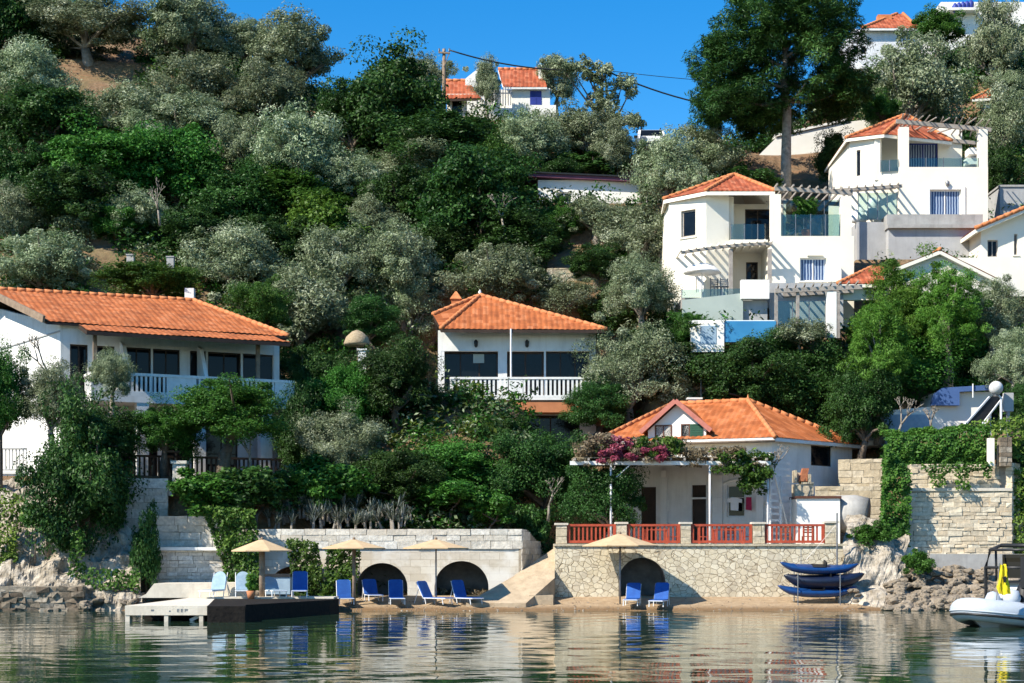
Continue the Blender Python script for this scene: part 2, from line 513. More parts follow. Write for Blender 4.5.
def terrain(x, y):
    x = np.asarray(x, float)
    y = np.asarray(y, float)
    px = x / np.maximum(y, 45) * F + CX
    foot = np.interp(px, [0, 130, 240, 520, 560, 870, 920, 1024], [2.8, 3.0, 3.4, 3.1, 2.4, 2.4, 2.1, 2.3])
    shore = np.interp(px, [-200, 60, 120, 170, 250, 330, 860, 890, 910, 1100], [61.2, 61.2, 61.0, 60.2, 60.0, 60.4, 60.4, 60.6, 61.2, 61.0])
    lowz = np.interp(y - shore, [-60, -14, -2, 0, 2.4, 3.4], [-5, -2.2, -0.25, -0.02, 0.36, 0.5])
    hill = 4.2 + 0.72 * (y - 68) + 0.7 * np.sin(x * 0.21 + 1.0) + 0.45 * np.sin(y * 0.55 + x * 0.13) + 0.5 * np.sin(x * 0.47 + y * 0.21)
    st = 2.3                                            # old olive terraces
    q = hill / st
    hill = 0.55 * hill + 0.45 * st * (np.floor(q) + np.clip((q - np.floor(q) - 0.62) / 0.38, 0, 1))
    zr = np.interp(px, RIDGE_PX, RIDGE_Z)
    k = 0.7
    hill = -np.log(np.exp(-k * np.clip(hill, -20, 90)) + np.exp(-k * zr)) / k
    hill = hill - np.clip(y - 150, 0, 400) * 0.10
    back = np.interp(px, [225, 240, 860, 880, 1200], [64.15, 66.1, 66.1, 65.1, 65.1])
    up = np.clip((y - back) / 3.2, 0, 1)
    z = np.where(y < shore + 3.4, lowz, 0.5)
    wall = np.clip((y - back) / 0.4, 0, 1)
    z = z * (1 - wall) + foot * wall
    z = z * (1 - up) + np.maximum(hill, foot * 0.9) * up
    for (x0, x1, y0, y1, pz) in PADS:
        front = (y0 - y) * (6.0 if y0 < 66.15 and y0 > 63.5 else 1.0)
        d = np.maximum.reduce([x0 - x, x - x1, front, y - y1, np.zeros_like(x)])
        w = np.clip(1 - d / 1.6, 0, 1)
        w = w * w * (3 - 2 * w)
        z = z * (1 - w) + pz * w
    return z


def TZ(x, y):
    return float(terrain(np.array([x]), np.array([y]))[0])


def grid_mesh(name, xs, ys, zf, m, smooth=True):
    Xg, Yg = np.meshgrid(xs, ys)
    Zg = zf(Xg, Yg)
    n, mm = len(xs), len(ys)
    co = np.stack([Xg, Yg, Zg], -1).reshape(-1, 3).astype(np.float32)
    idx = np.arange(n * mm).reshape(mm, n)
    fa = np.stack([idx[:-1, :-1], idx[:-1, 1:], idx[1:, 1:], idx[1:, :-1]], -1).reshape(-1, 4)
    me = bpy.data.meshes.new(name)
    me.vertices.add(len(co))
    me.vertices.foreach_set('co', co.ravel())
    me.loops.add(fa.size)
    me.loops.foreach_set('vertex_index', fa.ravel().astype(np.int32))
    me.polygons.add(len(fa))
    me.polygons.foreach_set('loop_start', (np.arange(len(fa)) * 4).astype(np.int32))
    me.polygons.foreach_set('use_smooth', np.full(len(fa), smooth))
    me.materials.append(m)
    me.update(calc_edges=True)
    o = bpy.data.objects.new(name, me)
    COL.objects.link(o)
    return o


def soil_mat():
    m, nt, N, L, b = new_mat('hillside_soil')
    n1 = noise_tex(nt, 0.35, 7, 0.65)
    n2 = noise_tex(nt, 3.5, 6, 0.7)
    n3 = noise_tex(nt, 2.2, 5, 0.6, sxyz=(0.4, 0.4, 2.4))
    col = ramp(nt, n2, [(0.3, (0.10, 0.065, 0.038)), (0.5, (0.19, 0.125, 0.075)), (0.7, (0.28, 0.195, 0.12))])
    col = mixc(nt, ramp(nt, n3, [(0.5, (0, 0, 0)), (0.62, (0.8, 0.8, 0.8))]), col, (0.24, 0.135, 0.075))
    col = mixc(nt, ramp(nt, n1, [(0.5, (0, 0, 0)), (0.66, (0.7, 0.7, 0.7))]), col, (0.15, 0.13, 0.06))
    # beach sand near the water
    g = N.new('ShaderNodeNewGeometry')
    sp = N.new('ShaderNodeSeparateXYZ')
    L.new(g.outputs['Position'], sp.inputs[0])
    mr = N.new('ShaderNodeMapRange')
    mr.inputs['From Min'].default_value = 64.2
    mr.inputs['From Max'].default_value = 63.6
    L.new(sp.outputs['Y'], mr.inputs[0])
    sand = ramp(nt, n2, [(0.35, (0.30, 0.21, 0.125)), (0.65, (0.42, 0.31, 0.20))])
    mw = N.new('ShaderNodeMapRange')               # the strip the water wets
    mw.inputs['From Min'].default_value = 0.18
    mw.inputs['From Max'].default_value = 0.06
    L.new(sp.outputs['Z'], mw.inputs[0])
    sand = mixc(nt, mw.outputs[0], sand, (0.20, 0.125, 0.065))
    col = mixc(nt, mr.outputs[0], col, sand)
    L.new(col, b.inputs['Base Color'])
    b.inputs['Roughness'].default_value = 0.95
    b.inputs['Specular IOR Level'].default_value = 0.15
    bump(nt, b, n2, 0.8, 0.12)
    return m


xs = np.concatenate([np.linspace(-700, -75, 26), np.linspace(-60, 60, 241), np.linspace(75, 700, 26)])
ys = np.concatenate([np.linspace(-300, 40, 12), np.linspace(45, 58, 14), np.linspace(58.5, 70, 70), np.linspace(70.4, 135, 160), np.linspace(137, 200, 30), np.linspace(220, 900, 18)])
tag(grid_mesh('hillside', xs, ys, terrain, soil_mat()), kind='structure')


# ------------------------------------------------------------------ water
def waves(x, y):
    rng = np.random.default_rng(11)
    z = np.zeros_like(x)
    for i in range(46):
        lam = 0.28 * (11.0 ** rng.random())
        a = rng.normal(0, 0.62) + math.pi / 2
        amp = 0.00052 * lam ** 0.9
        kx, ky = math.cos(a) * 2 * math.pi / lam, math.sin(a) * 2 * math.pi / lam
        z += amp * np.sin(kx * x + ky * y + rng.random() * 6.283)
    patch = 0.55 + 0.45 * np.sin(x * 0.16 + 0.6 * np.sin(y * 0.2)) * np.sin(y * 0.33 + 1.3)
    fade = np.clip((x + 26) / 2, 0, 1) * np.clip((26 - x) / 2, 0, 1) * np.clip((y - 15) / 3, 0, 1)
    return z * fade * (0.45 + 0.75 * patch)


def water_mat():
    m, nt, N, L, b = new_mat('sea_water')
    n0 = noise_tex(nt, 0.12, 3, 0.5)
    L.new(ramp(nt, n0, [(0.35, (0.012, 0.034, 0.020)), (0.65, (0.022, 0.048, 0.026))]), b.inputs['Base Color'])
    b.inputs['Roughness'].default_value = 0.015
    b.inputs['IOR'].default_value = 1.333
    b.inputs['Specular IOR Level'].default_value = 0.5
    n1 = noise_tex(nt, 3.0, 3, 0.5, sxyz=(0.55, 1.5, 1))
    bump(nt, b, n1, 0.06, 0.03)
    return m


xs = np.concatenate([np.linspace(-700, -40, 12), np.linspace(-27, 27, 420), np.linspace(40, 700, 12)])
ys = np.concatenate([np.linspace(-300, 5, 14), np.linspace(14, 64, 460)])
tag(grid_mesh('water', xs, ys, waves, water_mat()), kind='structure')


# ------------------------------------------------------------------ leaves
def leaves_mesh(name, pos, nrm, tint, ll, lw, m, rng, droop=0.0, fold=0.18):
    n = len(pos)
    nrm = nrm / (np.linalg.norm(nrm, axis=1, keepdims=True) + 1e-9)
    r = rng.normal(size=(n, 3))
    if droop:
        r = r * (1 - droop) + np.array([0, 0, -1.0]) * droop * 1.5
    t = r - nrm * np.sum(r * nrm, 1, keepdims=True)
    t /= (np.linalg.norm(t, axis=1, keepdims=True) + 1e-9)
    bt = np.cross(nrm, t)
    s = (0.65 + 0.7 * rng.random((n, 1)))
    a = pos - t * ll * 0.5 * s
    c = pos + t * ll * 0.5 * s
    bv = pos + bt * lw * 0.5 * s + nrm * lw * fold
    d = pos - bt * lw * 0.5 * s + nrm * lw * fold
    co = np.stack([a, bv, c, d], 1).reshape(-1, 3).astype(np.float32)
    me = bpy.data.meshes.new(name)
    me.vertices.add(4 * n)
    me.vertices.foreach_set('co', co.ravel())
    me.loops.add(4 * n)
    me.loops.foreach_set('vertex_index', np.arange(4 * n, dtype=np.int32))
    me.polygons.add(n)
    me.polygons.foreach_set('loop_start', (np.arange(n) * 4).astype(np.int32))
    me.materials.append(m)
    at = me.attributes.new('tint', 'FLOAT', 'FACE')
    at.data.foreach_set('value', np.clip(tint, 0, 1).astype(np.float32))
    me.update(calc_edges=True)
    return me


def clump_leaves(cen, crad, per, rng, ccen, flat=0.75, outw=0.6, up=0.55, rnd=0.75, shell=0.55):
    """leaf places, facings and tones for clumps round the given centres"""
    n = len(cen)
    dirs = rng.normal(size=(n, per, 3))
    dirs /= np.linalg.norm(dirs, axis=2, keepdims=True)
    rad = (shell + (1 - shell) * rng.random((n, per, 1))) * np.where(rng.random((n, per, 1)) < 0.1, 1.25, 1.0)
    rr = np.asarray(crad).reshape(-1, 1, 1)
    off = dirs * rad * rr * np.array([1, 1, flat])
    pos = cen[:, None, :] + off
    cd = cen - ccen
    cd = cd / (np.linalg.norm(cd, axis=1, keepdims=True) + 1e-9)
    nr = dirs * outw + cd[:, None, :] * 0.35 + np.array([0, 0, up]) + rng.normal(size=(n, per, 3)) * rnd
    tint = (rng.normal(0.45, 0.2, (n, 1)) + rng.normal(0, 0.2, (n, per)))
    return pos.reshape(-1, 3), nr.reshape(-1, 3), tint.ravel()


def crown_points(rng, n, W, H, kind):
    """clump centres of one crown, crown centre at the origin"""
    ph = rng.random(6) * 6.28
    out, tries = [], 0
    rx, rz = W / 2, H / 2
    while len(out) < n and tries < 20000:
        tries += 1
        d = rng.normal(size=3)
        d /= np.linalg.norm(d)
        if d[2] < -0.9:
            continue
        az = math.atan2(d[1], d[0])
        lump = 1 + 0.20 * math.sin(2 * az + ph[0]) + 0.18 * math.sin(3 * az + ph[1] + 3 * d[2]) + 0.16 * math.sin(5 * az + ph[2] - 4 * d[2]) + 0.15 * math.sin(6 * d[2] + ph[3])
        rad = (0.36 + 0.58 * rng.random() ** 0.55) * lump * (1.22 if rng.random() < 0.10 else 1.0)
        full = 1.0 if d[2] > -0.25 else 1.12
        p = np.array([d[0] * rx * rad * full, d[1] * rx * rad * full, d[2] * rz * rad])
        out.append(p)
    return np.array(out)


SPECIES = {
    # W, H, trunk height, clumps, leaves per clump, clump radius, leaf length, leaf width, material, bark, droop
    'olive': (5.0, 4.2, 0.5, 150, 225, 0.62, 0.155, 0.056, 'olive', 'palebark', 0.1),
    'dark': (5.0, 4.8, 0.15, 150, 205, 0.66, 0.165, 0.088, 'dark', 'bark', 0.0),
    'green': (5.0, 4.4, 0.3, 145, 205, 0.64, 0.165, 0.088, 'green', 'bark', 0.1),
    'lime': (4.0, 3.6, 0.2, 100, 115, 0.58, 0.24, 0.12, 'lime', 'bark', 0.1),
    'feather': (5.0, 6.2, 0.4, 230, 130, 0.5, 0.26, 0.055, 'feather', 'palebark', 0.3),
    'bush_olive': (2.4, 1.9, 0.05, 48, 110, 0.40, 0.20, 0.06, 'olive', 'palebark', 0.1),
    'bush_dark': (2.4, 2.0, 0.05, 48, 110, 0.42, 0.20, 0.10, 'dark', 'bark', 0.0),
    'bush_green': (2.4, 2.0, 0.05, 48, 110, 0.42, 0.20, 0.11, 'green', 'bark', 0.1),
}
VAR = {}


def make_variant(sp, k, fine=False):
    W, H, th, nc, per, cr, ll, lw, lm, bk, droop = SPECIES[sp]
    if fine:
        per, ll, lw = int(per * 1.7), ll * 0.74, lw * 0.74
    rng = np.random.default_rng(hash_seed(sp, k))
    big = not sp.startswith('bush')
    cz = th + H * 0.5
    cen = crown_points(rng, nc, W - cr * 1.2, H - cr * 1.0, 'dome')
    crad = cr * (0.45 + 0.95 * rng.random(nc) ** 1.3)
    pos, nr, ti = clump_leaves(cen, crad, per, rng, np.array([0, 0, -H * 0.25]))
    pos = pos + np.array([0, 0, cz])
    crown = leaves_mesh('crown', pos, nr, ti, ll, lw, L_[lm], rng, droop)
    mb = MB()
    br = 0.05 * H if big else 0.05
    lean = rng.normal(0, 0.18, 2)
    fork = Vector((lean[0], lean[1], th + H * 0.10))
    mb.tube([(-lean[0], -lean[1], -2.6), (-lean[0] * .4, 0, -0.1), (lean[0] * 0.3, lean[1] * .2, th * 0.5), fork], [br * 1.35, br * 1.2, br, br * 0.8], 8)
    pick = rng.choice(nc, min(14 if big else 7, nc), replace=False)
    for i in pick:
        c = Vector(cen[i]) + Vector((0, 0, cz))
        mid = fork.lerp(c, 0.5) + Vector((rng.normal(0, 0.15), rng.normal(0, 0.15), 0.12 * H * rng.random()))
        mb.tube([fork, fork.lerp(mid, 0.55), mid, c], [br * 0.55, br * 0.42, br * 0.3, br * 0.1], 5, cap=False)
    t = mb.build('trunk', M[bk], None, True)
    tm = t.data
    bpy.data.objects.remove(t)
    return tm, crown


def hash_seed(s, k):
    return sum((i + 1) * ord(c) for i, c in enumerate(s)) * 31 + k * 977 + 5


NVAR = {'olive': 6, 'dark': 5, 'green': 4, 'lime': 2, 'feather': 2, 'bush_olive': 2, 'bush_dark': 2, 'bush_green': 2}
NAMES = {'olive': ('olive_tree', 'olive tree'), 'dark': ('evergreen_tree', 'evergreen tree'), 'green': ('leafy_tree', 'tree'), 'lime': ('leafy_tree', 'tree'),
         'feather': ('feathery_tree', 'tree'), 'bush_olive': ('shrub', 'shrub'), 'bush_dark': ('shrub', 'shrub'), 'bush_green': ('shrub', 'shrub')}
GRP = {'olive': 'olive trees on the hillside', 'dark': 'dark evergreen trees on the slope', 'green': 'leafy green trees among the houses', 'lime': 'leafy green trees among the houses'}
COUNT = {}


def plant(sp, px, py, w, h, Y, label, lift=0.0):
    """a tree whose crown is centred at the photo's place; without a distance it roots where the slope meets it"""
    W, H, th = SPECIES[sp][:3]
    if Y is None:
        w, h = w * 1.16, h * 1.16
    k = COUNT.get(sp, 0)
    COUNT[sp] = k + 1
    fine = Y is not None and Y < 80
    v = (k % NVAR[sp], fine)
    if (sp, v) not in VAR:
        VAR[(sp, v)] = make_variant(sp, v[0], fine)
    cz = th + H * 0.5
    if Y is None:
        Ys = np.arange(66.0, 145.0, 0.25)
        hm = h * Ys / F
        zb = HC + (HY - py) * Ys / F - cz * hm / H
        g = zb - terrain((px - CX) * Ys / F, Ys)
        i = np.nonzero(g < 0)[0]
        Y = float(Ys[i[0]]) if len(i) else 110.0
    sx, sz = w * Y / F / W, h * Y / F / H
    c = P(px, py, Y)
    nm, cat = NAMES[sp]
    r = thing(nm, (c.x, c.y, c.z - cz * sz), label, cat, GRP.get(sp), rz=random.uniform(0, 6.28))
    r.scale = (sx, sx, sz)
    tm, cm = VAR[(sp, v)]
    for n, me in (('trunk', tm), ('crown', cm)):
        o = bpy.data.objects.new(n, me)
        COL.objects.link(o)
        o.parent = r
    return r


# crown centre x, y, width, height in the photo; distance (None: where the slope is)
TREES = [
    # ---- the top of the slope on the olive side
    ('dark', 8, 18, 66, 84, None, 'dark evergreen in the upper corner of the slope beside the leaning olive'),
    ('olive', 88, 24, 108, 52, None, 'wide olive on a forked trunk above the bare brown bank'),
    ('olive', 190, 26, 84, 66, None, 'tall silver olive on the skyline, highest of the crowns'),
    ('dark', 168, 14, 30, 24, None, 'small dark tree peeping over the skyline between two olives'),
    ('olive', 243, 42, 56, 44, None, 'small skyline olive between the tallest and the broadest olive'),
    ('olive', 292, 52, 92, 66, None, 'broad skyline olive sloping down toward the dark evergreens'),
    ('olive', 25, 78, 74, 62, None, 'pale topped olive below the corner evergreen, over deep shade'),
    ('dark', 45, 118, 88, 68, None, 'very dark evergreen under the bare brown bank'),
    ('olive', 132, 108, 78, 50, None, 'rounded grey olive at the foot of the bare brown bank'),
    ('olive', 200, 84, 84, 54, None, 'full olive just below the tallest skyline olive'),
    ('olive', 268, 92, 66, 52, None, 'olive under the broad skyline olive, beside dark evergreens'),
    ('olive', 192, 122, 82, 48, None, 'olive with a flat crown above the bright green tree'),
    ('green', 98, 158, 100, 62, None, 'mid green tree on the slope above the long orange roof'),
    ('green', 178, 168, 92, 74, None, 'green tree showing bare white branches low in its crown'),
    ('olive', 246, 146, 56, 56, None, 'narrow olive between the green tree and the pale trunked olive'),
    ('olive', 302, 154, 84, 74, None, 'olive showing pale trunks below a pale crown'),
    ('dark', 392, 104, 100, 96, None, 'largest dark evergreen on the skyline beside the utility pole'),
    ('dark', 352, 118, 60, 66, None, 'dark evergreen leaning against the broad skyline olive'),
    ('olive', 424, 78, 46, 48, None, 'skyline olive right behind the utility pole'),
    ('dark', 446, 142, 104, 56, None, 'low dark evergreen below the white hilltop walls'),
    ('olive', 420, 164, 88, 44, None, 'pale olive in the middle of the dark evergreens'),
    ('dark', 478, 200, 110, 96, None, 'tall black green evergreen beside the flat roofed building'),
    ('dark', 405, 198, 76, 62, None, 'dark evergreen below the pale olive'),
    ('green', 300, 196, 92, 44, None, 'flat green tree below the pale trunked olive'),
    ('lime', 322, 226, 62, 50, None, 'brightest yellow green tree in the middle of the slope'),
    ('olive', 372, 222, 60, 44, None, 'olive beside the brightest yellow green tree'),
    ('dark', 238, 204, 76, 62, None, 'dark tree under the narrow olive'),
    ('dark', 20, 176, 60, 60, None, 'shaded evergreen low under the pale topped olive'),
    ('bush_olive', 75, 222, 48, 38, None, 'small blue grey olive bush beneath the mid green tree'),
    ('olive', 16, 214, 52, 54, None, 'olive by the picture edge above the long orange roof'),
    ('olive', 42, 262, 84, 56, None, 'grey olive directly behind the long orange roof'),
    ('green', 118, 222, 44, 34, None, 'small green tree over the brown terrace with a pale post'),
    ('green', 152, 278, 100, 44, 78.5, 'green tree standing behind the middle of the long orange roof'),
    ('olive', 236, 262, 84, 62, None, 'olive behind the end of the long orange roof'),
    ('olive', 300, 306, 100, 80, None, 'full grey olive between the two balcony houses'),
    ('olive', 342, 258, 78, 66, None, 'soft grey olive below the bright yellow green tree'),
    ('olive', 402, 262, 76, 66, None, 'tall olive uphill from the straw parasol'),
    ('olive', 408, 300, 56, 66, None, 'olive against the end of the square balcony house roof'),
    ('dark', 442, 250, 66, 50, None, 'dark tree between the olives and the brown terrace bank'),
    ('olive', 492, 276, 84, 56, None, 'olive behind the peak of the square orange roof'),
    ('olive', 560, 300, 66, 38, None, 'low olive on the brown terrace behind the square orange roof'),
    # ---- between the others on the slope
    ('dark', 66, 196, 84, 58, None, 'dark tree between the shaded evergreen and the green tree with bare branches'),
    ('olive', 140, 214, 62, 44, None, 'olive in the dip below the green tree with bare branches'),
    ('dark', 196, 232, 70, 48, None, 'low dark tree just uphill from the olive behind the roof end'),
    ('olive', 150, 130, 56, 40, None, 'small olive between the rounded grey olive and the green tree'),
    ('dark', 264, 172, 54, 46, None, 'small dark tree between the narrow olive and the pale trunked olive'),
    ('olive', 350, 178, 62, 46, None, 'olive at the foot of the largest dark evergreen'),
    ('dark', 280, 244, 66, 50, None, 'dark tree below the brightest yellow green tree'),
    ('green', 262, 306, 62, 56, 76, 'green tree crowding the end of the long orange roof'),
    ('olive', 440, 206, 56, 40, None, 'olive between two dark evergreens below the hilltop cottage'),
    ('dark', 372, 320, 64, 52, 79, 'dark tree uphill from the straw parasol'),
    ('dark', 560, 176, 54, 34, 95, 'dark bushy tree behind the flat plum edged roof'),
    ('green', 496, 170, 52, 50, None, 'green tree at the shaded end of the flat roofed building'),
    ('dark', 596, 262, 56, 34, None, 'dark tree on the brown slope beside the ochre terrace wall'),
    ('dark', 614, 312, 66, 46, None, 'dark tree behind the end of the square orange roof'),
    ('green', 690, 328, 40, 34, 76.2, 'green shrubby tree below the white pool corner'),
    ('dark', 772, 352, 66, 44, 75.6, 'dark tree just under the blue pool wall end'),
    ('olive', 946, 368, 70, 46, 78, 'grey green tree between the feathery tree and the globe lamp'),
    ('dark', 36, 32, 44, 44, None, 'dark tree between the corner evergreen and the leaning olive'),
    ('green', 880, 108, 44, 34, 99, 'green tree above the upper villa hip roof'),
    # ---- skyline and upper middle
    ('olive', 487, 82, 34, 48, 104.5, 'slender olive in front of the hilltop cottage gable'),
    ('olive', 556, 78, 52, 50, 108.5, 'skyline olive beside the white chimney'),
    ('olive', 586, 130, 74, 52, None, 'rounded skyline olive above the flat plum edged roof'),
    ('olive', 534, 142, 62, 52, None, 'olive below the hilltop cottage terrace'),
    ('olive', 616, 150, 38, 44, None, 'olive beside the parked white car'),
    ('bush_dark', 592, 164, 60, 22, None, 'dark shrub on the bank above the flat plum edged roof'),
    ('olive', 702, 156, 80, 54, None, 'grey olive beneath the great pine'),
    ('olive', 668, 172, 62, 66, None, 'olive between the flat roofed building and the hipped villa'),
    ('green', 557, 222, 36, 34, None, 'green tree in front of the flat roofed building'),
    ('olive', 596, 216, 66, 34, None, 'olive covering the foot of the flat roofed building'),
    ('olive', 640, 234, 84, 60, None, 'grey olive uphill from the villa pool, over a brown bank'),
    ('dark', 520, 240, 84, 50, None, 'dark tree above the brown terrace bank'),
    ('olive', 642, 290, 84, 66, 78.5, 'olive touching the green grey terrace wall of the villa'),
    # ---- upper right
    ('olive', 916, 84, 104, 96, 101, 'large olive filling the gap behind the upper villa roof'),
    ('olive', 996, 40, 62, 76, None, 'tall grey olive beside the white hilltop block'),
    ('green', 938, 28, 44, 34, None, 'green tree on the skyline between two white hilltop houses'),
    ('olive', 1000, 128, 60, 74, 98, 'olive behind the concrete box beside the upper villa'),
    ('dark', 1002, 172, 44, 60, 94, 'dark tree filling the corner behind the upper villa'),
    ('dark', 835, 158, 52, 52, 95, 'dark twiggy tree against the white retaining wall'),
    ('bush_dark', 752, 180, 60, 20, 90, 'dark shrub at the foot of the great pine trunk'),
    ('olive', 1010, 88, 46, 40, 106, 'olive below the red roofed hilltop house'),
    # ---- around the houses
    ('dark', 396, 378, 88, 84, 72.5, 'dark tree hiding the corner of the square balcony house'),
    ('green', 352, 398, 80, 74, 72.6, 'green tree beneath the straw parasol'),
    ('dark', 316, 384, 74, 90, 74, 'dark tree past the end of the blue white balcony'),
    ('olive', 338, 442, 92, 76, 69.5, 'grey green olive over the agaves on the beach wall'),
    ('green', 446, 466, 122, 70, 69.5, 'widest green bush under the white balcony'),
    ('dark', 496, 444, 74, 66, 71.5, 'dark tree in the deep shade under the terracotta balcony edge'),
    ('dark', 398, 478, 100, 72, 67.6, 'dark bush just above the middle of the beach wall'),
    ('dark', 300, 436, 64, 100, 70.5, 'dark narrow tree against the column of the long house'),
    ('dark', 536, 472, 100, 88, 69, 'dark spreading tree with pale trunk beside the bougainvillea'),
    ('dark', 598, 404, 70, 56, 74.5, 'dark tree under the end of the square orange roof'),
    ('olive', 630, 372, 104, 92, 76, 'large grey green olive behind the beach villa dormer'),
    ('dark', 676, 356, 104, 70, 77, 'dark tree below the olive by the villa pool'),
    ('dark', 744, 376, 110, 92, 74.9, 'dark tree below the blue pool wall'),
    ('dark', 806, 390, 104, 100, 74.8, 'dark tree behind the ridge of the beach villa'),
    ('bush_olive', 800, 332, 58, 32, 74.6, 'low grey shrub in front of the pool pergola'),
    ('dark', 604, 496, 76, 84, 66.5, 'dark green tree growing on the terrace under the bougainvillea'),
    ('feather', 906, 320, 98, 116, 76.6, 'tallest feathery light green tree by the tile roofed gable'),
    ('feather', 948, 308, 70, 92, 74.5, 'feathery light green tree close to the pale hillside house'),
    ('feather', 878, 350, 72, 96, 73, 'lower feathery tree under the others by the white pergola pillar'),
    ('green', 918, 368, 120, 84, 75.6, 'green tree with drooping twigs behind the white boathouse'),
    ('dark', 862, 404, 72, 92, 72.0, 'dark tree behind the grey side wall of the beach villa'),
    ('olive', 992, 312, 70, 66, 76, 'olive in front of the pale hillside house'),
    ('olive', 1012, 358, 58, 64, 72, 'olive uphill from the pale globe lamp'),
    ('dark', 968, 346, 66, 66, 78, 'very dark tree in the gap above the slate blue panel'),
    ('dark', 1018, 404, 32, 50, 70.5, 'dark bush just behind the pale globe lamp'),
    # ---- the long house and its garden
    ('olive', 52, 400, 76, 74, 65.2, 'thin twiggy olive against the sunlit side wall of the long house'),
    ('olive', 112, 372, 50, 50, 65.6, 'small olive at the corner of the blue white balcony'),
    ('green', 0, 394, 56, 104, 65, 'green tree cut off by the picture edge beside the white wall'),
    ('dark', 84, 482, 124, 176, 63.4, 'tallest black green tree hanging over the rocks below the long house'),
    ('dark', 104, 436, 66, 56, 64.2, 'dark crown in front of the first column of the long house'),
    ('green', 226, 412, 122, 70, 65.6, 'citrus tree with a bare trunk before the blue white balcony'),
    ('green', 164, 428, 72, 58, 65.7, 'leafy tree in front of the lower rooms of the long house'),
    ('bush_green', 208, 494, 90, 50, 64.5, 'green bush spilling over the white block wall'),
    ('bush_dark', 258, 486, 90, 52, 64.9, 'dark bush below the column of the long house'),
    ('bush_dark', 146, 552, 34, 80, 62.7, 'narrow dark shrub climbing the blue shaded wall'),
    ('bush_green', 326, 484, 84, 56, 66, 'green bush behind the first agaves'),
    ('bush_green', 490, 506, 58, 38, 66.0, 'round clipped bush at the end of the beach wall'),
    ('bush_dark', 534, 526, 46, 60, 67.2, 'dark bush in the corner beside the sand ramp'),
    ('bush_green', 452, 492, 66, 30, 66.4, 'low bush on dry ground above the second arch'),
    ('bush_green', 918, 562, 30, 26, 62.6, 'small bright bush on the rocks under the stone wall'),
    ('bush_green', 872, 534, 40, 26, 63.9, 'low bush beside the round stone cistern'),
    ('bush_green', 36, 516, 26, 26, 62.4, 'small yellow green plant on the pale rocks'),
]
for t in TREES:
    plant(*t)


# ------------------------------------------------------------------ the great pine
def pine():
    Y = 93.0
    rng = np.random.default_rng(5)
    base = P(787, 196, Y)
    r = thing('pine_tree', base, 'great umbrella pine with a bare trunk towering over the hipped villa', 'pine tree')
    s = Y / F
    lobes = [(790, 22, 34, 26), (742, 42, 44, 26), (826, 30, 40, 26), (716, 62, 28, 26), (770, 62, 48, 30), (838, 60, 26, 30), (735, 84, 40, 26),
             (800, 92, 44, 30), (714, 101, 24, 18), (742, 104, 34, 20), (838, 92, 30, 24), (766, 106, 26, 16), (856, 84, 18, 16), (758, 4, 40, 16), (815, 4, 40, 20), (782, 40, 60, 30)]
    cen, rad = [], []
    for (lx, ly, rw, rh) in lobes:
        for q in range(42):
            d = rng.normal(size=3)
            d /= np.linalg.norm(d)
            q_ = 0.45 + 0.5 * rng.random()
            c = P(lx, ly, Y)
            dep = (1 - ((lx - 780) / 110) ** 2) * 3.2
            cen.append([c.x + d[0] * rw * s * q_, c.y + d[1] * (0.8 + dep * 0.8) * q_ + rng.normal(0, 0.5 + 0.4 * dep) + (1.2 if ly > 80 else 0), c.z + d[2] * rh * s * q_])
            rad.append(0.42 + 0.35 * rng.random())
    cen = np.array(cen)
    pos, nr, ti = clump_leaves(cen, rad, 190, rng, np.array(P(785, 150, Y)), 0.7, 0.5, 0.9, 0.6)
    me = leaves_mesh('crown', pos - np.array(base), nr, ti, 0.30, 0.055, L_['pine'], rng)
    o = bpy.data.objects.new('crown', me)
    COL.objects.link(o)
    o.parent = r
    mb = MB()
    pts = [P(786, 212, Y), P(786, 160, Y), P(787, 110, Y), P(784, 80, Y), P(786, 40, Y)]
    mb.tube(pts, [0.33, 0.30, 0.25, 0.18, 0.08], 10)
    for (lx, ly, rw, rh) in lobes:
        c = P(lx, ly, Y) + Vector((0, rng.normal(0, 0.8), 0))
        st = P(786, min(102, max(50, ly + 26)), Y)
        mid = st.lerp(c, 0.55) + Vector((0, 0, -0.25))
        mb.tube([st, mid, c], [0.10, 0.07, 0.03], 6, cap=False)
    mb.build('trunk', M['palebark'], r, True)


pine()


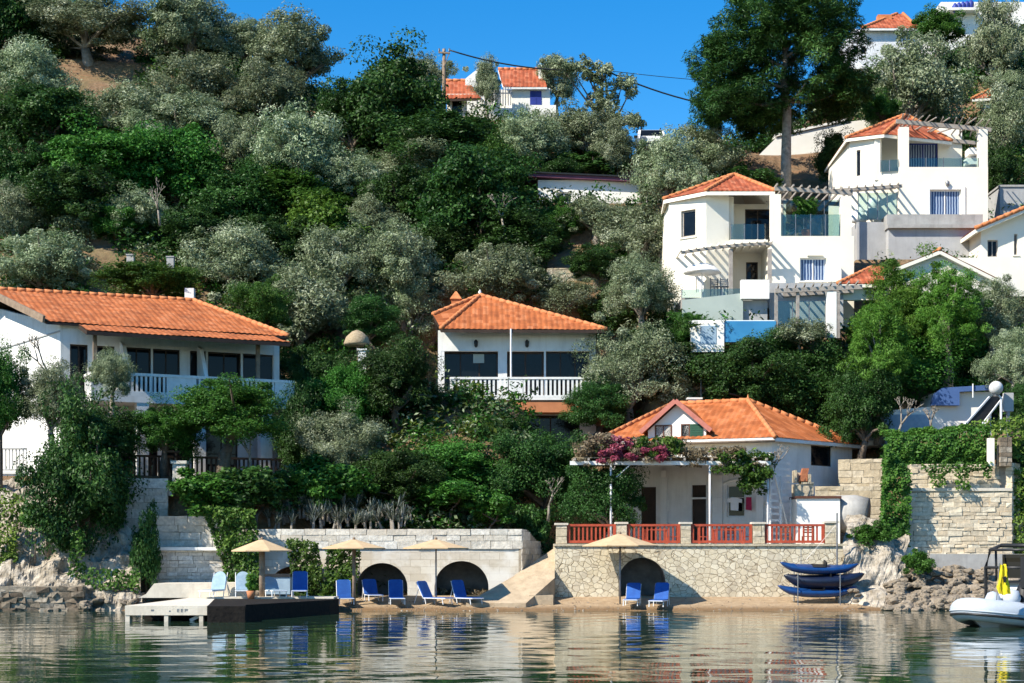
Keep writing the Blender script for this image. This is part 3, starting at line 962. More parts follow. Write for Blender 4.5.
# skyline tree with thin sprays against the sky
def airy_tree():
    Y = 104.0
    rng = np.random.default_rng(21)
    base = P(608, 150, Y)
    r = thing('olive_tree', base, 'ragged open olive with sprays of leaves standing against the sky', 'olive tree', GRP['olive'])
    sprays = [(583, 62, 16, 8), (572, 70, 14, 9), (596, 78, 14, 8), (608, 90, 13, 12), (622, 84, 12, 9), (630, 92, 8, 7), (600, 100, 12, 9), (612, 112, 9, 9), (590, 72, 12, 8),
              (636, 120, 10, 6), (628, 118, 8, 7), (606, 122, 10, 8), (560, 66, 12, 8), (605, 70, 7, 6)]
    s = Y / F
    cen, rad = [], []
    for lx, ly, rw, rh in sprays:
        for q in range(9):
            c = P(lx + rng.normal(0, rw * 0.45), ly + rng.normal(0, rh * 0.45), Y)
            cen.append([c.x, c.y + rng.normal(0, 0.6), c.z])
            rad.append(0.22 + 0.22 * rng.random())
    pos, nr, ti = clump_leaves(np.array(cen), rad, 60, rng, np.array(P(600, 120, Y)), 0.8)
    o = bpy.data.objects.new('crown', leaves_mesh('crown', pos - np.array(base), nr, ti, 0.26, 0.08, L_['olive'], rng))
    COL.objects.link(o)
    o.parent = r
    mb = MB()
    f = P(607, 128, Y)
    mb.tube([P(608, 158, Y), P(606, 142, Y), f], [0.2, 0.17, 0.13], 7)
    for lx, ly, rw, rh in sprays:
        c = P(lx, ly, Y)
        mb.tube([f, f.lerp(c, 0.5) + Vector((0.1, 0, -0.1)), c], [0.09, 0.06, 0.02], 5, cap=False)
    mb.build('trunk', M['bark'], r, True)


airy_tree()


# bare pale branches that show among the dark crowns
def bare_branch(px, py, Y, label, hpx, seed):
    rng = random.Random(seed)
    mb = MB()
    h = hpx * Y / F
    b = P(px, py, Y)

    def grow(p, d, l, r, n):
        q = p + d * l
        mb.tube([p, p.lerp(q, 0.5) + Vector((rng.uniform(-.05, .05), 0, rng.uniform(-.05, .05))) * l, q], [r, r * 0.85, r * 0.65], 5)
        if n:
            for k in range(2 + (rng.random() < 0.4)):
                nd = (d + Vector((rng.uniform(-.75, .75), rng.uniform(-.5, .5), rng.uniform(-.1, .5)))).normalized()
                grow(q, nd, l * rng.uniform(0.55, 0.85), r * 0.62, n - 1)
    grow(b, Vector((rng.uniform(-.2, .2), -0.1, 1)).normalized(), h * 0.36, 0.05 + h * 0.012, 4)
    o = mb.build('bare_tree', M['palebark'], None, True)
    o.location = b
    o.data.transform(Matrix.Translation(-b))
    tag(o, label, 'bare tree', 'bare pale trees in the shade')


bare_branch(160, 226, 82, 'leafless pale branches under the green tree on the slope', 44, 3)
bare_branch(504, 238, 86, 'bare pale stems in front of the black green evergreen', 54, 8)
bare_branch(548, 522, 66.8, 'pale forked trunk beside the sand ramp under the dark tree', 46, 5)
bare_branch(250, 470, 65.2, 'white bare trunk in front of the long house lower rooms', 44, 12)
bare_branch(898, 440, 70.5, 'tangle of pale stems in front of the white boathouse', 44, 15)
bare_branch(930, 442, 70.8, 'thin pale twigs beside the dark tilted solar panel', 40, 19)
bare_branch(770, 486, 66.2, 'leafless climber on the corner of the beach villa', 40, 23)
bare_branch(56, 402, 66.0, 'bare twigs against the sunlit white wall', 70, 31)

# ------------------------------------------------------------------ undergrowth on the slope
BARE = [(98, 78, 40, 34), (96, 262, 22, 26), (578, 282, 36, 18), (570, 250, 40, 14)]


def undergrowth():
    rng = np.random.default_rng(77)
    n = 24000
    y = 66 + 62 * rng.random(n) ** 0.9
    px = -420 + 1900 * rng.random(n)
    x = (px - CX) * y / F
    z = terrain(x, y)
    py = HY - (z - HC) * F / y
    ok = np.ones(n, bool)
    for (bx, by, bw, bh) in BARE:
        ok &= ~((np.abs(px - bx) < bw) & (np.abs(py - by) < bh))
    for (x0, x1, y0, y1, pz) in PADS:
        ok &= ~((x > x0 - .3) & (x < x1 + .3) & (y > y0 - .3) & (y < y1 + .3))
    ok &= ~((np.abs(px - 808) < 66) & (y > 90) & (y < 104))
    ok &= ~((np.abs(px - 650) < 22) & (y > 94))
    ok &= ~((y < 70) & (px > 555))
    ok &= ~((y < 67) & (px < 240))
    x, y, z = x[ok], y[ok], z[ok]
    big = rng.random(len(x)) ** 2
    cen = np.stack([x, y, z + 0.2 + 0.7 * big], 1)
    rad = 0.40 + 0.85 * big
    kd = rng.random(len(x)) + 0.25 * np.sin(x * 0.5) * np.cos(y * 0.4)
    for nm, sel, lm in (('undergrowth', kd < 0.5, 'dark'), ('undergrowth', (kd >= 0.5) & (kd < 0.72), 'green'), ('undergrowth', (kd >= 0.72) & (kd < 0.93), 'olive'), ('dry_undergrowth', kd >= 0.93, 'hedgeyellow')):
        c = cen[sel]
        pos, nr, ti = clump_leaves(c, rad[sel], 56, rng, np.array([0, 60, -20.0]), 0.7)
        o = bpy.data.objects.new(nm, leaves_mesh(nm, pos, nr, ti * 0.8, 0.24, 0.11, L_[lm], rng))
        COL.objects.link(o)
        tag(o, kind='stuff')


undergrowth()
# ------------------------------------------------------------------ building kit
class Line:
    """a wall line in plan: u along it, depth inward (away from the viewer's side), z up"""

    def __init__(self, p0, p1):
        self.p0 = Vector((p0[0], p0[1]))
        d = Vector((p1[0] - p0[0], p1[1] - p0[1]))
        self.len = d.length
        self.e = d.normalized()
        self.n = Vector((-self.e.y, self.e.x))
        self.T = Matrix(((self.e.x, self.n.x, 0, p0[0]), (self.e.y, self.n.y, 0, p0[1]), (0, 0, 1, 0), (0, 0, 0, 1)))

    def u(self, px, dep=0.0):
        k = (px - CX) / F
        o = self.p0 + self.n * dep
        return (k * o.y - o.x) / (self.e.x - k * self.e.y)

    def z(self, py, u, dep=0.0):
        y = self.p0.y + self.n.y * dep + self.e.y * u
        return HC + (HY - py) * y / F

    def rect(self, pxa, pxb, pya, pyb, dep=0.0):
        """photo rectangle -> (u0, u1, z0, z1) on this wall"""
        a, b = self.u(pxa, dep), self.u(pxb, dep)
        m = 0.5 * (a + b)
        return (a, b, self.z(pyb, m, dep), self.z(pya, m, dep))

    def at(self, u, dep, z):
        p = self.p0 + self.e * u + self.n * dep
        return Vector((p.x, p.y, z))


def wall_panel(mb, u0, u1, z0, z1, d0, d1, ops=()):
    """wall slab with real openings (u0,u1,z0,z1), built as blocks round them"""
    us = sorted({u0, u1, *[min(max(o[0], u0), u1) for o in ops], *[min(max(o[1], u0), u1) for o in ops]})
    for a, b in zip(us, us[1:]):
        if b - a < 1e-4:
            continue
        mid = (a + b) / 2
        cuts = sorted([(max(o[2], z0), min(o[3], z1)) for o in ops if o[0] < mid < o[1]])
        z = z0
        for c0, c1 in cuts:
            if c0 - z > 1e-3:
                mb.box(a, b, d0, d1, z, c0)
            z = max(z, c1)
        if z1 - z > 1e-3:
            mb.box(a, b, d0, d1, z, z1)


def window(root, ln, rc, fm='whitewood', pane='pane', nx=2, nz=1, inset=0.10, fw=0.06, name='window', shutters=None, sill=None, dep=0.0, label=None):
    u0, u1, z0, z1 = rc
    d = dep + inset
    mb = MB(ln.T)
    mb.box(u0, u0 + fw, d, d + .07, z0, z1)
    mb.box(u1 - fw, u1, d, d + .07, z0, z1)
    mb.box(u0 + fw, u1 - fw, d, d + .07, z0, z0 + fw)
    mb.box(u0 + fw, u1 - fw, d, d + .07, z1 - fw, z1)
    for i in range(1, nx):
        c = u0 + (u1 - u0) * i / nx
        mb.box(c - fw * .4, c + fw * .4, d + .004, d + .064, z0 + fw, z1 - fw)
    for j in range(1, nz):
        c = z0 + (z1 - z0) * j / nz
        mb.box(u0 + fw, u1 - fw, d + .010, d + .058, c - fw * .3, c + fw * .3)
    fr = mb.build(name, M[fm], root)
    if label:
        fr['label'] = label
    mb = MB(ln.T)
    mb.box(u0 + fw * .5, u1 - fw * .5, d + .03, d + .05, z0 + fw * .5, z1 - fw * .5)
    mb.build('pane', M[pane], fr)
    if sill:
        mb = MB(ln.T)
        mb.box(u0 - .08, u1 + .08, dep - .07, dep + inset, z0 - .07, z0 - .004)
        mb.build('sill', M[sill], fr)
    if shutters:
        for a, b in ((u0 - (u1 - u0) * .52, u0 - .01), (u1 + .01, u1 + (u1 - u0) * .52)):
            mb = MB(ln.T)
            mb.box(a, b, dep - .05, dep - .012, z0, z1)
            mb.build('shutter', M[shutters], fr)
    return fr


def door(root, ln, rc, m='darkwood', inset=0.14, pane=False, dep=0.0, handle=True):
    u0, u1, z0, z1 = rc
    d = dep + inset
    mb = MB(ln.T)
    mb.box(u0, u0 + .07, d - .04, d + .06, z0, z1)
    mb.box(u1 - .07, u1, d - .04, d + .06, z0, z1)
    mb.box(u0 + .07, u1 - .07, d - .04, d + .06, z1 - .07, z1)
    mb.box(u0 + .07, u1 - .07, d, d + .045, z0, z1 - .07)
    o = mb.build('door', M[m], root)
    if handle:
        mb = MB(ln.T)
        mb.tube([ln_pt(u1 - .18, d - .05, z0 + 1.0), ln_pt(u1 - .32, d - .05, z0 + 1.0)], .016, 5)
        mb.build('handle', M['metal'], o)
    return o


def ln_pt(u, d, z):
    return (u, d, z)


def roof_face(mb, pts, pitch=0.26, amp=0.026, lift=0.0, eave=None):
    """one roof slope of barrel tiles; pts[0]->pts[1] is the eave"""
    pts = [Vector(p) for p in pts]
    A, B = pts[0], pts[1]
    e = (B - A).normalized()
    n = e.cross(pts[2] - A).normalized()
    if n.z < 0:
        n = -n
    if eave is not None:
        e = (eave - n * eave.dot(n)).normalized()
    s = n.cross(e).normalized()
    if s.z < 0:
        s = -s
    q = [((p - A).dot(e), (p - A).dot(s)) for p in pts]
    umin, umax = min(a for a, _ in q), max(a for a, _ in q)
    step = pitch / 6
    nu = max(2, int(math.ceil((umax - umin) / step)))
    vs, uv, fs, rows = [], [], [], 4
    prev = None
    for i in range(nu + 1):
        u = umin + (umax - umin) * min(max(i / nu, 1e-4), 1 - 1e-4)
        hits = []
        for (a, b), (c, d) in zip(q, q[1:] + q[:1]):
            if (a - u) * (c - u) < 0:
                hits.append(b + (d - b) * (u - a) / (c - a))
        if len(hits) < 2:
            prev = None
            continue
        v0, v1 = min(hits), max(hits)
        h = amp * (0.5 + 0.5 * math.cos(2 * math.pi * u / pitch)) ** 0.7 + lift
        idx = []
        for j in range(rows):
            v = v0 + (v1 - v0) * j / (rows - 1)
            wob = 0.012 * math.sin(u * 1.7 + v * 2.3)
            idx.append(len(vs))
            vs.append(A + e * u + s * v + n * (h + wob))
            uv.append((u + 50, v))
        if prev:
            for j in range(rows - 1):
                fs.append((prev[j], idx[j], idx[j + 1], prev[j + 1]))
        prev = idx
    mb.add(vs, fs, uv)


def slab_under(mb, pts, th=0.10, drop=0.02):
    pts = [Vector(p) - Vector((0, 0, drop)) for p in pts]
    mb.prism(pts, (0, 0, -th))


def planar(f):
    f = [Vector(p) for p in f]
    if len(f) == 4:                      # keep every slope flat
        n = (f[1] - f[0]).cross(f[2] - f[0])
        z = f[0].z - (n.x * (f[3].x - f[0].x) + n.y * (f[3].y - f[0].y)) / n.z
        if abs(z - f[3].z) > 0.15:       # a twisted slope: two flat halves
            return [f[:3], [f[0], f[2], f[3]]]
        f[3].z = z
    return [f]


def roof(root, faces, ridges, m='tile', soffit='darkwood', name='roof', th=0.10):
    halves = [(g, Vector(f[1]) - Vector(f[0])) for f in faces for g in planar(f)]
    mb = MB()
    for f, e in halves:
        roof_face(mb, f, eave=e)
    o = mb.build(name, M[m], root, True)
    mb = MB()
    for f, e in halves:
        slab_under(mb, f, th)
    mb.build('soffit', M[soffit], o)
    if ridges:
        mb = MB()
        for a, b in ridges:
            a, b = Vector(a), Vector(b)
            n = max(2, int((b - a).length / 0.4))
            for i in range(n):
                p, q = a.lerp(b, i / n), a.lerp(b, (i + 1.12) / n)
                mb.tube([p + Vector((0, 0, .05)), q + Vector((0, 0, .035))], [.115, .095], 8)
        mb.build('ridge_cap', M['ridge'], o, True)
    return o


def balustrade(root, a, b, z0, z1, m, name='balustrade', slat=0.07, gap=0.16, top=0.09, solid=0.0, thick=0.09, groups=None):
    """rail between two plan points with upright slats"""
    ln = Line(a, b)
    mb = MB(ln.T)
    L = ln.len
    mb.box(0, L, -.02, thick + .02, z1 - top, z1)
    mb.box(0, L, 0, thick, z0, z0 + max(solid, 0.06))
    n = int(L / gap)
    for i in range(n + 1):
        u = i * L / n
        if groups and not any(g0 <= u / L <= g1 for g0, g1 in groups):
            continue
        mb.box(max(0, u - slat / 2), min(L, u + slat / 2), .015, thick - .015, z0 + max(solid, 0.06), z1 - top)
    if groups:
        edges = [0.0] + [g for gg in groups for g in gg] + [1.0]
        for g0, g1 in zip(edges[::2], edges[1::2]):
            if g1 - g0 > 0.003:
                mb.box(g0 * L, g1 * L, .008, thick - .008, z0 + max(solid, 0.06), z1 - top)
    return mb.build(name, M[m], root)


def block_wall(root, a, b, z0, z1, th, m, course=0.2, lo=0.25, hi=0.6, jit=0.016, proud=0.03, core='mortar', top=None, name='stonework', seed=1):
    """coursed stones, each its own block, over a mortar core; top(u) may lower the crest"""
    rs = random.getstate()
    random.seed(seed)
    ln = Line(a, b)
    mb = MB(ln.T)
    z = z0
    while z < z1 - 0.04:
        h = min(course * random.uniform(0.75, 1.25), z1 - z)
        u = 0.0
        while u < ln.len - 0.02:
            w = min(random.uniform(lo, hi), ln.len - u)
            if ln.len - u - w < 0.12:
                w = ln.len - u
            if top is None or z + h <= top(u + w / 2) + 0.05:
                pr = random.uniform(-proud, proud * 0.4)
                mb.box(u + .008, u + w - .008, pr, 0.26, z + .006, z + h - .006, jit)
            u += w
        z += h
    o = mb.build(name, M[m], root)
    mb = MB(ln.T)
    if top is None:
        mb.box(0.02, ln.len - .02, .035, th, z0, z1 - 0.02)
    else:
        n = 24
        for i in range(n):
            u = ln.len * i / n
            mb.box(u, u + ln.len / n, .035, th, z0, max(z0 + .05, top(u + .5 * ln.len / n) - .02))
    mb.build('core', M[core], root)
    return o


def arch_wall(root, ln, u0, u1, z0, z1, th, arches, m, name='masonry', niche=1.5, step=0.12, shade_m='darkcore', dep=0.0):
    """wall with round headed niches; arches: (u centre, half width, spring z, rise)"""
    mb = MB(ln.T)
    lin = MB(ln.T)
    us = [u0]
    while us[-1] < u1 - 1e-6:
        us.append(min(us[-1] + step, u1))
    for (c, hw, sp, ri) in arches:
        us += [c - hw, c + hw, c - hw * .97, c + hw * .97, c - hw * .9, c + hw * .9]
    us = sorted(set(round(u, 4) for u in us if u0 - 1e-6 <= u <= u1 + 1e-6))

    def low(u):
        for (c, hw, sp, ri) in arches:
            if abs(u - c) < hw - 1e-5:
                return sp + ri * math.sqrt(max(0, 1 - ((u - c) / hw) ** 2))
        return None
    for a, b in zip(us, us[1:]):
        mid = (a + b) / 2
        inside = low(mid) is not None
        za = zb = z0
        if inside:
            za = low(a) if low(a) is not None else low(mid) and next(sp for (c, hw, sp, ri) in arches if abs(mid - c) < hw)
            zb = low(b) if low(b) is not None else next(sp for (c, hw, sp, ri) in arches if abs(mid - c) < hw)
        mb.quad((a, dep, za), (b, dep, zb), (b, dep, z1), (a, dep, z1))
        mb.quad((a, dep, z1), (b, dep, z1), (b, dep + th, z1), (a, dep + th, z1))
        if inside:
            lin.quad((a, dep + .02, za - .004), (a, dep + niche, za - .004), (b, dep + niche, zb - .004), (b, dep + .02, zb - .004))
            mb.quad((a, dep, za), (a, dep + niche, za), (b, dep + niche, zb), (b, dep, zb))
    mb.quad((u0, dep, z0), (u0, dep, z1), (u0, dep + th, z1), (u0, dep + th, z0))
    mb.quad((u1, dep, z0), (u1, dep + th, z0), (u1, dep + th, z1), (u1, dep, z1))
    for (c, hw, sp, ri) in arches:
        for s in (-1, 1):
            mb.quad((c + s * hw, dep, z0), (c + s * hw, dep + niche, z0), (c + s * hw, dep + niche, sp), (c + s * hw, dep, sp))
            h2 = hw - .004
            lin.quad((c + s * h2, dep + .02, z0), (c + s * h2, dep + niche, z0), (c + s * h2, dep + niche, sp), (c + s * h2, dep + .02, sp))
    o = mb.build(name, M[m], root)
    lin.build('niche_lining', M[shade_m], o)  # thin skin whose dark colour stands for the niche shadow
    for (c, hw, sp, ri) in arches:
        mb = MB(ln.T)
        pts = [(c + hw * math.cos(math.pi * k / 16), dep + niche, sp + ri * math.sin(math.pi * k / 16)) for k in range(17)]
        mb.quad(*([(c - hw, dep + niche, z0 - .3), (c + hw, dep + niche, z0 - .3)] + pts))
        mb.build('niche_back', M[shade_m], o)
    return o


def leaf_box(root, name, boxes, lm, dens=230, ll=0.15, lw=0.10, seed=1, rag=0.16, local=False, kind=None):
    """climbing or clipped leaves over the faces of slabs (8 corner points each as (a,b,c,d front quad bottom-left.. , thickness vector))"""
    rng = np.random.default_rng(seed)
    P_, N_, T_ = [], [], []
    for (a, b, c, d) in boxes:
        a, b, c, d = [np.array(p, float) for p in (a, b, c, d)]
        nrm = np.cross(b - a, d - a)
        area = 0.5 * (np.linalg.norm(np.cross(b - a, c - a)) + np.linalg.norm(np.cross(c - a, d - a)))
        nrm /= np.linalg.norm(nrm) + 1e-9
        n = int(area * dens)
        s, t = rng.random((n, 1)), rng.random((n, 1))
        p = (a * (1 - s) + b * s) * (1 - t) + (d * (1 - s) + c * s) * t
        lumps = np.sin(p[:, :1] * 4.1 + p[:, 2:3] * 2.3 + seed) + np.sin(p[:, :1] * 9.3 - p[:, 2:3] * 7.7) * .6 + np.sin(p[:, 2:3] * 5.3 + p[:, 1:2] * 3)
        off = rag * (0.55 * rng.random((n, 1)) + 0.22 * lumps)
        p = p + nrm * off + rng.normal(0, 0.03, (n, 3))
        P_.append(p)
        N_.append(nrm * 0.8 + np.array([0, -0.1, 0.6]) + rng.normal(0, 0.55, (n, 3)))
        T_.append(rng.normal(0.45, 0.2, n) + 0.09 * lumps[:, 0])
    pos, nr, ti = np.concatenate(P_), np.concatenate(N_), np.concatenate(T_)
    off = np.array(root_of(root).location) if root is not None else 0
    o = bpy.data.objects.new(name, leaves_mesh(name, pos - off, nr, ti, ll, lw, L_[lm], rng))
    COL.objects.link(o)
    if root is not None:
        o.parent = root
    return o


def spray_leaves(root, name, cen, rad, per, lm, ll, lw, seed, flat=0.8, droop=0.0):
    rng = np.random.default_rng(seed)
    cen = np.array(cen, float)
    pos, nr, ti = clump_leaves(cen, rad, per, rng, cen.mean(0) - np.array([0, -1, 2.0]), flat)
    off = np.array(root_of(root).location) if root is not None else 0
    o = bpy.data.objects.new(name, leaves_mesh(name, pos - off, nr, ti, ll, lw, L_[lm], rng, droop))
    COL.objects.link(o)
    if root is not None:
        o.parent = root
    return o


def glass_rail(root, a, b, z0, z1, n=3, name='glass_balustrade', th=0.02):
    ln = Line(a, b)
    mb = MB(ln.T)
    for i in range(n):
        mb.box(ln.len * i / n + .02, ln.len * (i + 1) / n - .02, 0, th, z0 + .04, z1)
    o = mb.build(name, M['clear'], root)
    for i in range(n + 1):
        u = ln.len * i / n
        mb = MB(ln.T)
        mb.box(u - .02, u + .02, -.012, th + .012, z0, z1 + .02)
        mb.build('glass_post', M['metal'], o)
    return o


# ================================================================== the long house
def long_house():
    C0 = (-19.35, 68.55)
    d = Vector((0.906, 0.423))
    C1 = (C0[0] + d.x * 9.7, C0[1] + d.y * 9.7)
    G1 = (-25.4, 76.6)
    r = thing('terrace_house', (-17, 72, 5.4), 'long white house with wide orange roof and a blue white balcony in shade', 'house')
    fz = Line(C0, C1)
    zf, zc = 8.9, 11.75
    # upper facade
    up = [fz.rect(p0, p1, 346, 400) for p0, p1 in ((70, 88), (93, 115), (123, 151), (153, 180), (190, 206), (208, 241), (243, 276))]
    up = [(a, b, zf + .02, 11.2) for a, b, _, _ in up]
    lo = [fz.rect(p0, p1, 430, 470) for p0, p1 in ((118, 134), (145, 158), (166, 190), (206, 238))]
    lo = [(a, b, 5.5, 7.8) for a, b, _, _ in lo]
    mb = MB(fz.T)
    wall_panel(mb, 0, fz.len, 4.2, 12.0, 0, 0.28, up + lo)
    # side walls
    gl = Line(G1, C0)
    mb.T = None
    zr = 14.15
    for a, b, za, zb in ((G1, C0, zr, 12.0),):
        e = Vector((b[0] - a[0], b[1] - a[1])).normalized()
        n = Vector((-e.y, e.x))
        mb.prism([(a[0], a[1], 3.5), (b[0], b[1], 3.5), (b[0], b[1], zb), (a[0], a[1], za)], (n.x * .28, n.y * .28, 0))
    B1 = (C1[0] - 3.2, C1[1] + 5.2)
    rl = Line(C1, B1)
    mb.T = rl.T
    wall_panel(mb, 0.01, rl.len, 4.2, 12.0, 0, .28)
    mb.T = Line(B1, G1).T
    wall_panel(mb, 0, Line(B1, G1).len, 4.2, 12.0, 0, .28)
    mb.build('wall', M['white'], r)
    mb = MB(gl.T)
    mb.box(0, gl.len, -.05, -.003, gl.z(331, gl.len) - .03, gl.z(331, gl.len) + .03)
    mb.build('string_course', M['greyplaster'], r)
    for i, o in enumerate(up):
        window(r, fz, o, 'darkwood', 'pane', 2, 1, .12, .07)
    for o in lo:
        window(r, fz, o, 'darkwood', 'pane', 2, 2, .12, .06)
    # dividing fins on the balcony, sloped at the front
    for px in (120, 197):
        u = fz.u(px)
        mb = MB(fz.T)
        mb.prism([(u, -1.5, zf), (u, 0, zf), (u, 0, zf + 2.5), (u, -.5, zf + 2.3), (u, -1.45, zf + .95)], (.16, 0, 0))
        mb.build('balcony_divider', M['white'], r)
    # balcony slab, parapet
    u0, u1 = 1.0, 9.9
    mb = MB(fz.T)
    mb.box(u0, u1, -1.62, 0, zf - .26, zf)
    mb.build('balcony_slab', M['white'], r)
    bl = balustrade(r, fz.at(u0, -1.62, 0)[:2], fz.at(u1, -1.62, 0)[:2], zf + .002, zf + 1.0, 'whitewood', 'balcony_balustrade', .09, .19, .12, .22, .12, groups=[(.10, .36), (.50, .63), (.70, .90)])
    balustrade(r, fz.at(u0 - .0, -.02, 0)[:2], fz.at(u0, -1.5, 0)[:2], zf + .002, zf + 1.0, 'whitewood', 'balcony_balustrade', .09, .19, .12, .22, .12)
    # posts
    for px in (95, 258):
        u = fz.u(px, -1.45)
        mb = MB(fz.T)
        mb.box(u - .08, u + .08, -1.5, -1.34, zf + 1.003, zc - .1)
        mb.build('post', M['wood'], r)
    for px in (142, 199, 265):
        u = fz.u(px, -1.4)
        mb = MB(fz.T)
        mb.box(u - .26, u + .26, -1.6, -1.1, 4.6, zf - .262)
        mb.build('column', M['white'], r)
    # main roof and the lower porch strip
    E, Er, Rr, Rl = (-19.75, 67.95, 12.05), (-10.15, 72.45, 12.05), (-15.3, 76.9, 14.35), (-24.4, 73.4, 14.35)
    Bk, Bl = (-13.0, 81.5, 12.05), (-27.6, 79.2, 12.05)
    roof(r, [(E, Er, Rr, Rl), (Er, Bk, Rr), (Bk, Bl, Rl, Rr)], [(Rl, Rr), (Rr, Er)], 'tile', 'darkwood')
    p0, p1 = fz.at(.7, -2.3, 11.5), fz.at(9.5, -2.3, 11.5)
    q0, q1 = fz.at(.7, -.35, 12.0), fz.at(9.3, -.35, 12.0)
    roof(r, [(p0, p1, q1, q0)], [], 'tile', 'darkwood', 'porch_roof', .16)
    mb = MB()
    mb.bar(Vector(E) + Vector((-.1, -.1, .08)), Vector(Rl) + Vector((-.1, -.1, .1)), .1, .3)
    mb.build('barge_board', M['wood'], r)
    # lower terrace rail
    balustrade(r, fz.at(1.2, -2.6, 0)[:2], fz.at(10.0, -2.6, 0)[:2], 5.42, 6.35, 'darkwood', 'terrace_railing', .08, .2, .09, .0, .09)
    # chimney block on the ridge, balcony lamps
    mb = MB()
    c = P(190, 296, 77.2)
    mb.box(c.x - .22, c.x + .22, c.y - .2, c.y + .2, c.z - .6, c.z + .35)
    mb.build('chimney', M['white'], r)


long_house()


# garden walls below the long house
def wall_thing(name, a, b, z0, z1, th, m, label, cat='wall', **kw):
    r = thing(name, ((a[0] + b[0]) / 2, (a[1] + b[1]) / 2, z0), label, cat)
    block_wall(r, a, b, z0, z1, th, m, **kw)
    return r


def plain_wall(name, a, b, z0, z1, th, m, label, cat='wall', cap=None, capm='white'):
    r = thing(name, ((a[0] + b[0]) / 2, (a[1] + b[1]) / 2, z0), label, cat)
    ln = Line(a, b)
    mb = MB(ln.T)
    mb.box(0, ln.len, 0, th, z0, z1)
    mb.build('body', M[m], r)
    if cap:
        mb = MB(ln.T)
        mb.box(-.04, ln.len + .04, -.05, th + .05, z1 + .002, z1 + cap)
        mb.build('coping', M[capm], r)
    return r


a, b = P(-40, 0, 66.2), P(26, 0, 66.2)
w = plain_wall('garden_wall', (a.x, a.y), (b.x, b.y), 2.0, PZ(474, 66.2), .3, 'white', 'white garden wall at the picture edge below the sunlit gable', cap=.1)
ln = Line((a.x, a.y), (b.x, b.y))
balustrade(w, (a.x, a.y + .05), (b.x, b.y + .05), PZ(473, 66.2) + .1, PZ(448, 66.2), 'greyplaster', 'railing', .05, .14, .06, 0, .06)
a, b = P(100, 0, 64.3), P(168, 0, 64.7)
wall_thing('terrace_wall', (a.x, a.y), (b.x, b.y), 0.6, PZ(478, 64.5), .6, 'paleblocks', 'tall whitewashed wall in blue shade under the dark railing', course=.34, lo=.4, hi=.9, proud=.012, seed=21)
mbp = thing('gate_pillar', P(176, 478, 65.6), 'short white carved pillar in the dark terrace railing', 'pillar')
mb = MB()
c = P(180, 0, 65.2)
mb.box(c.x - .26, c.x + .26, c.y - .22, c.y + .22, PZ(492, 65.2), PZ(464, 65.2))
mb.box(c.x - .32, c.x + .32, c.y - .28, c.y + .28, PZ(464, 65.2) + .002, PZ(461, 65.2))
mb.box(c.x - .75, c.x - .27, c.y - .3, c.y + .2, PZ(496, 65.2), PZ(486, 65.2))
mb.build('body', M['whiterubble'], mbp)
a, b = P(172, 0, 66.0), P(275, 0, 68.2)
plain_wall('terrace_wall', (a.x, a.y), (b.x, b.y), 1.5, 5.35, .4, 'white', 'plain white wall behind the shrubs under the dark railing')

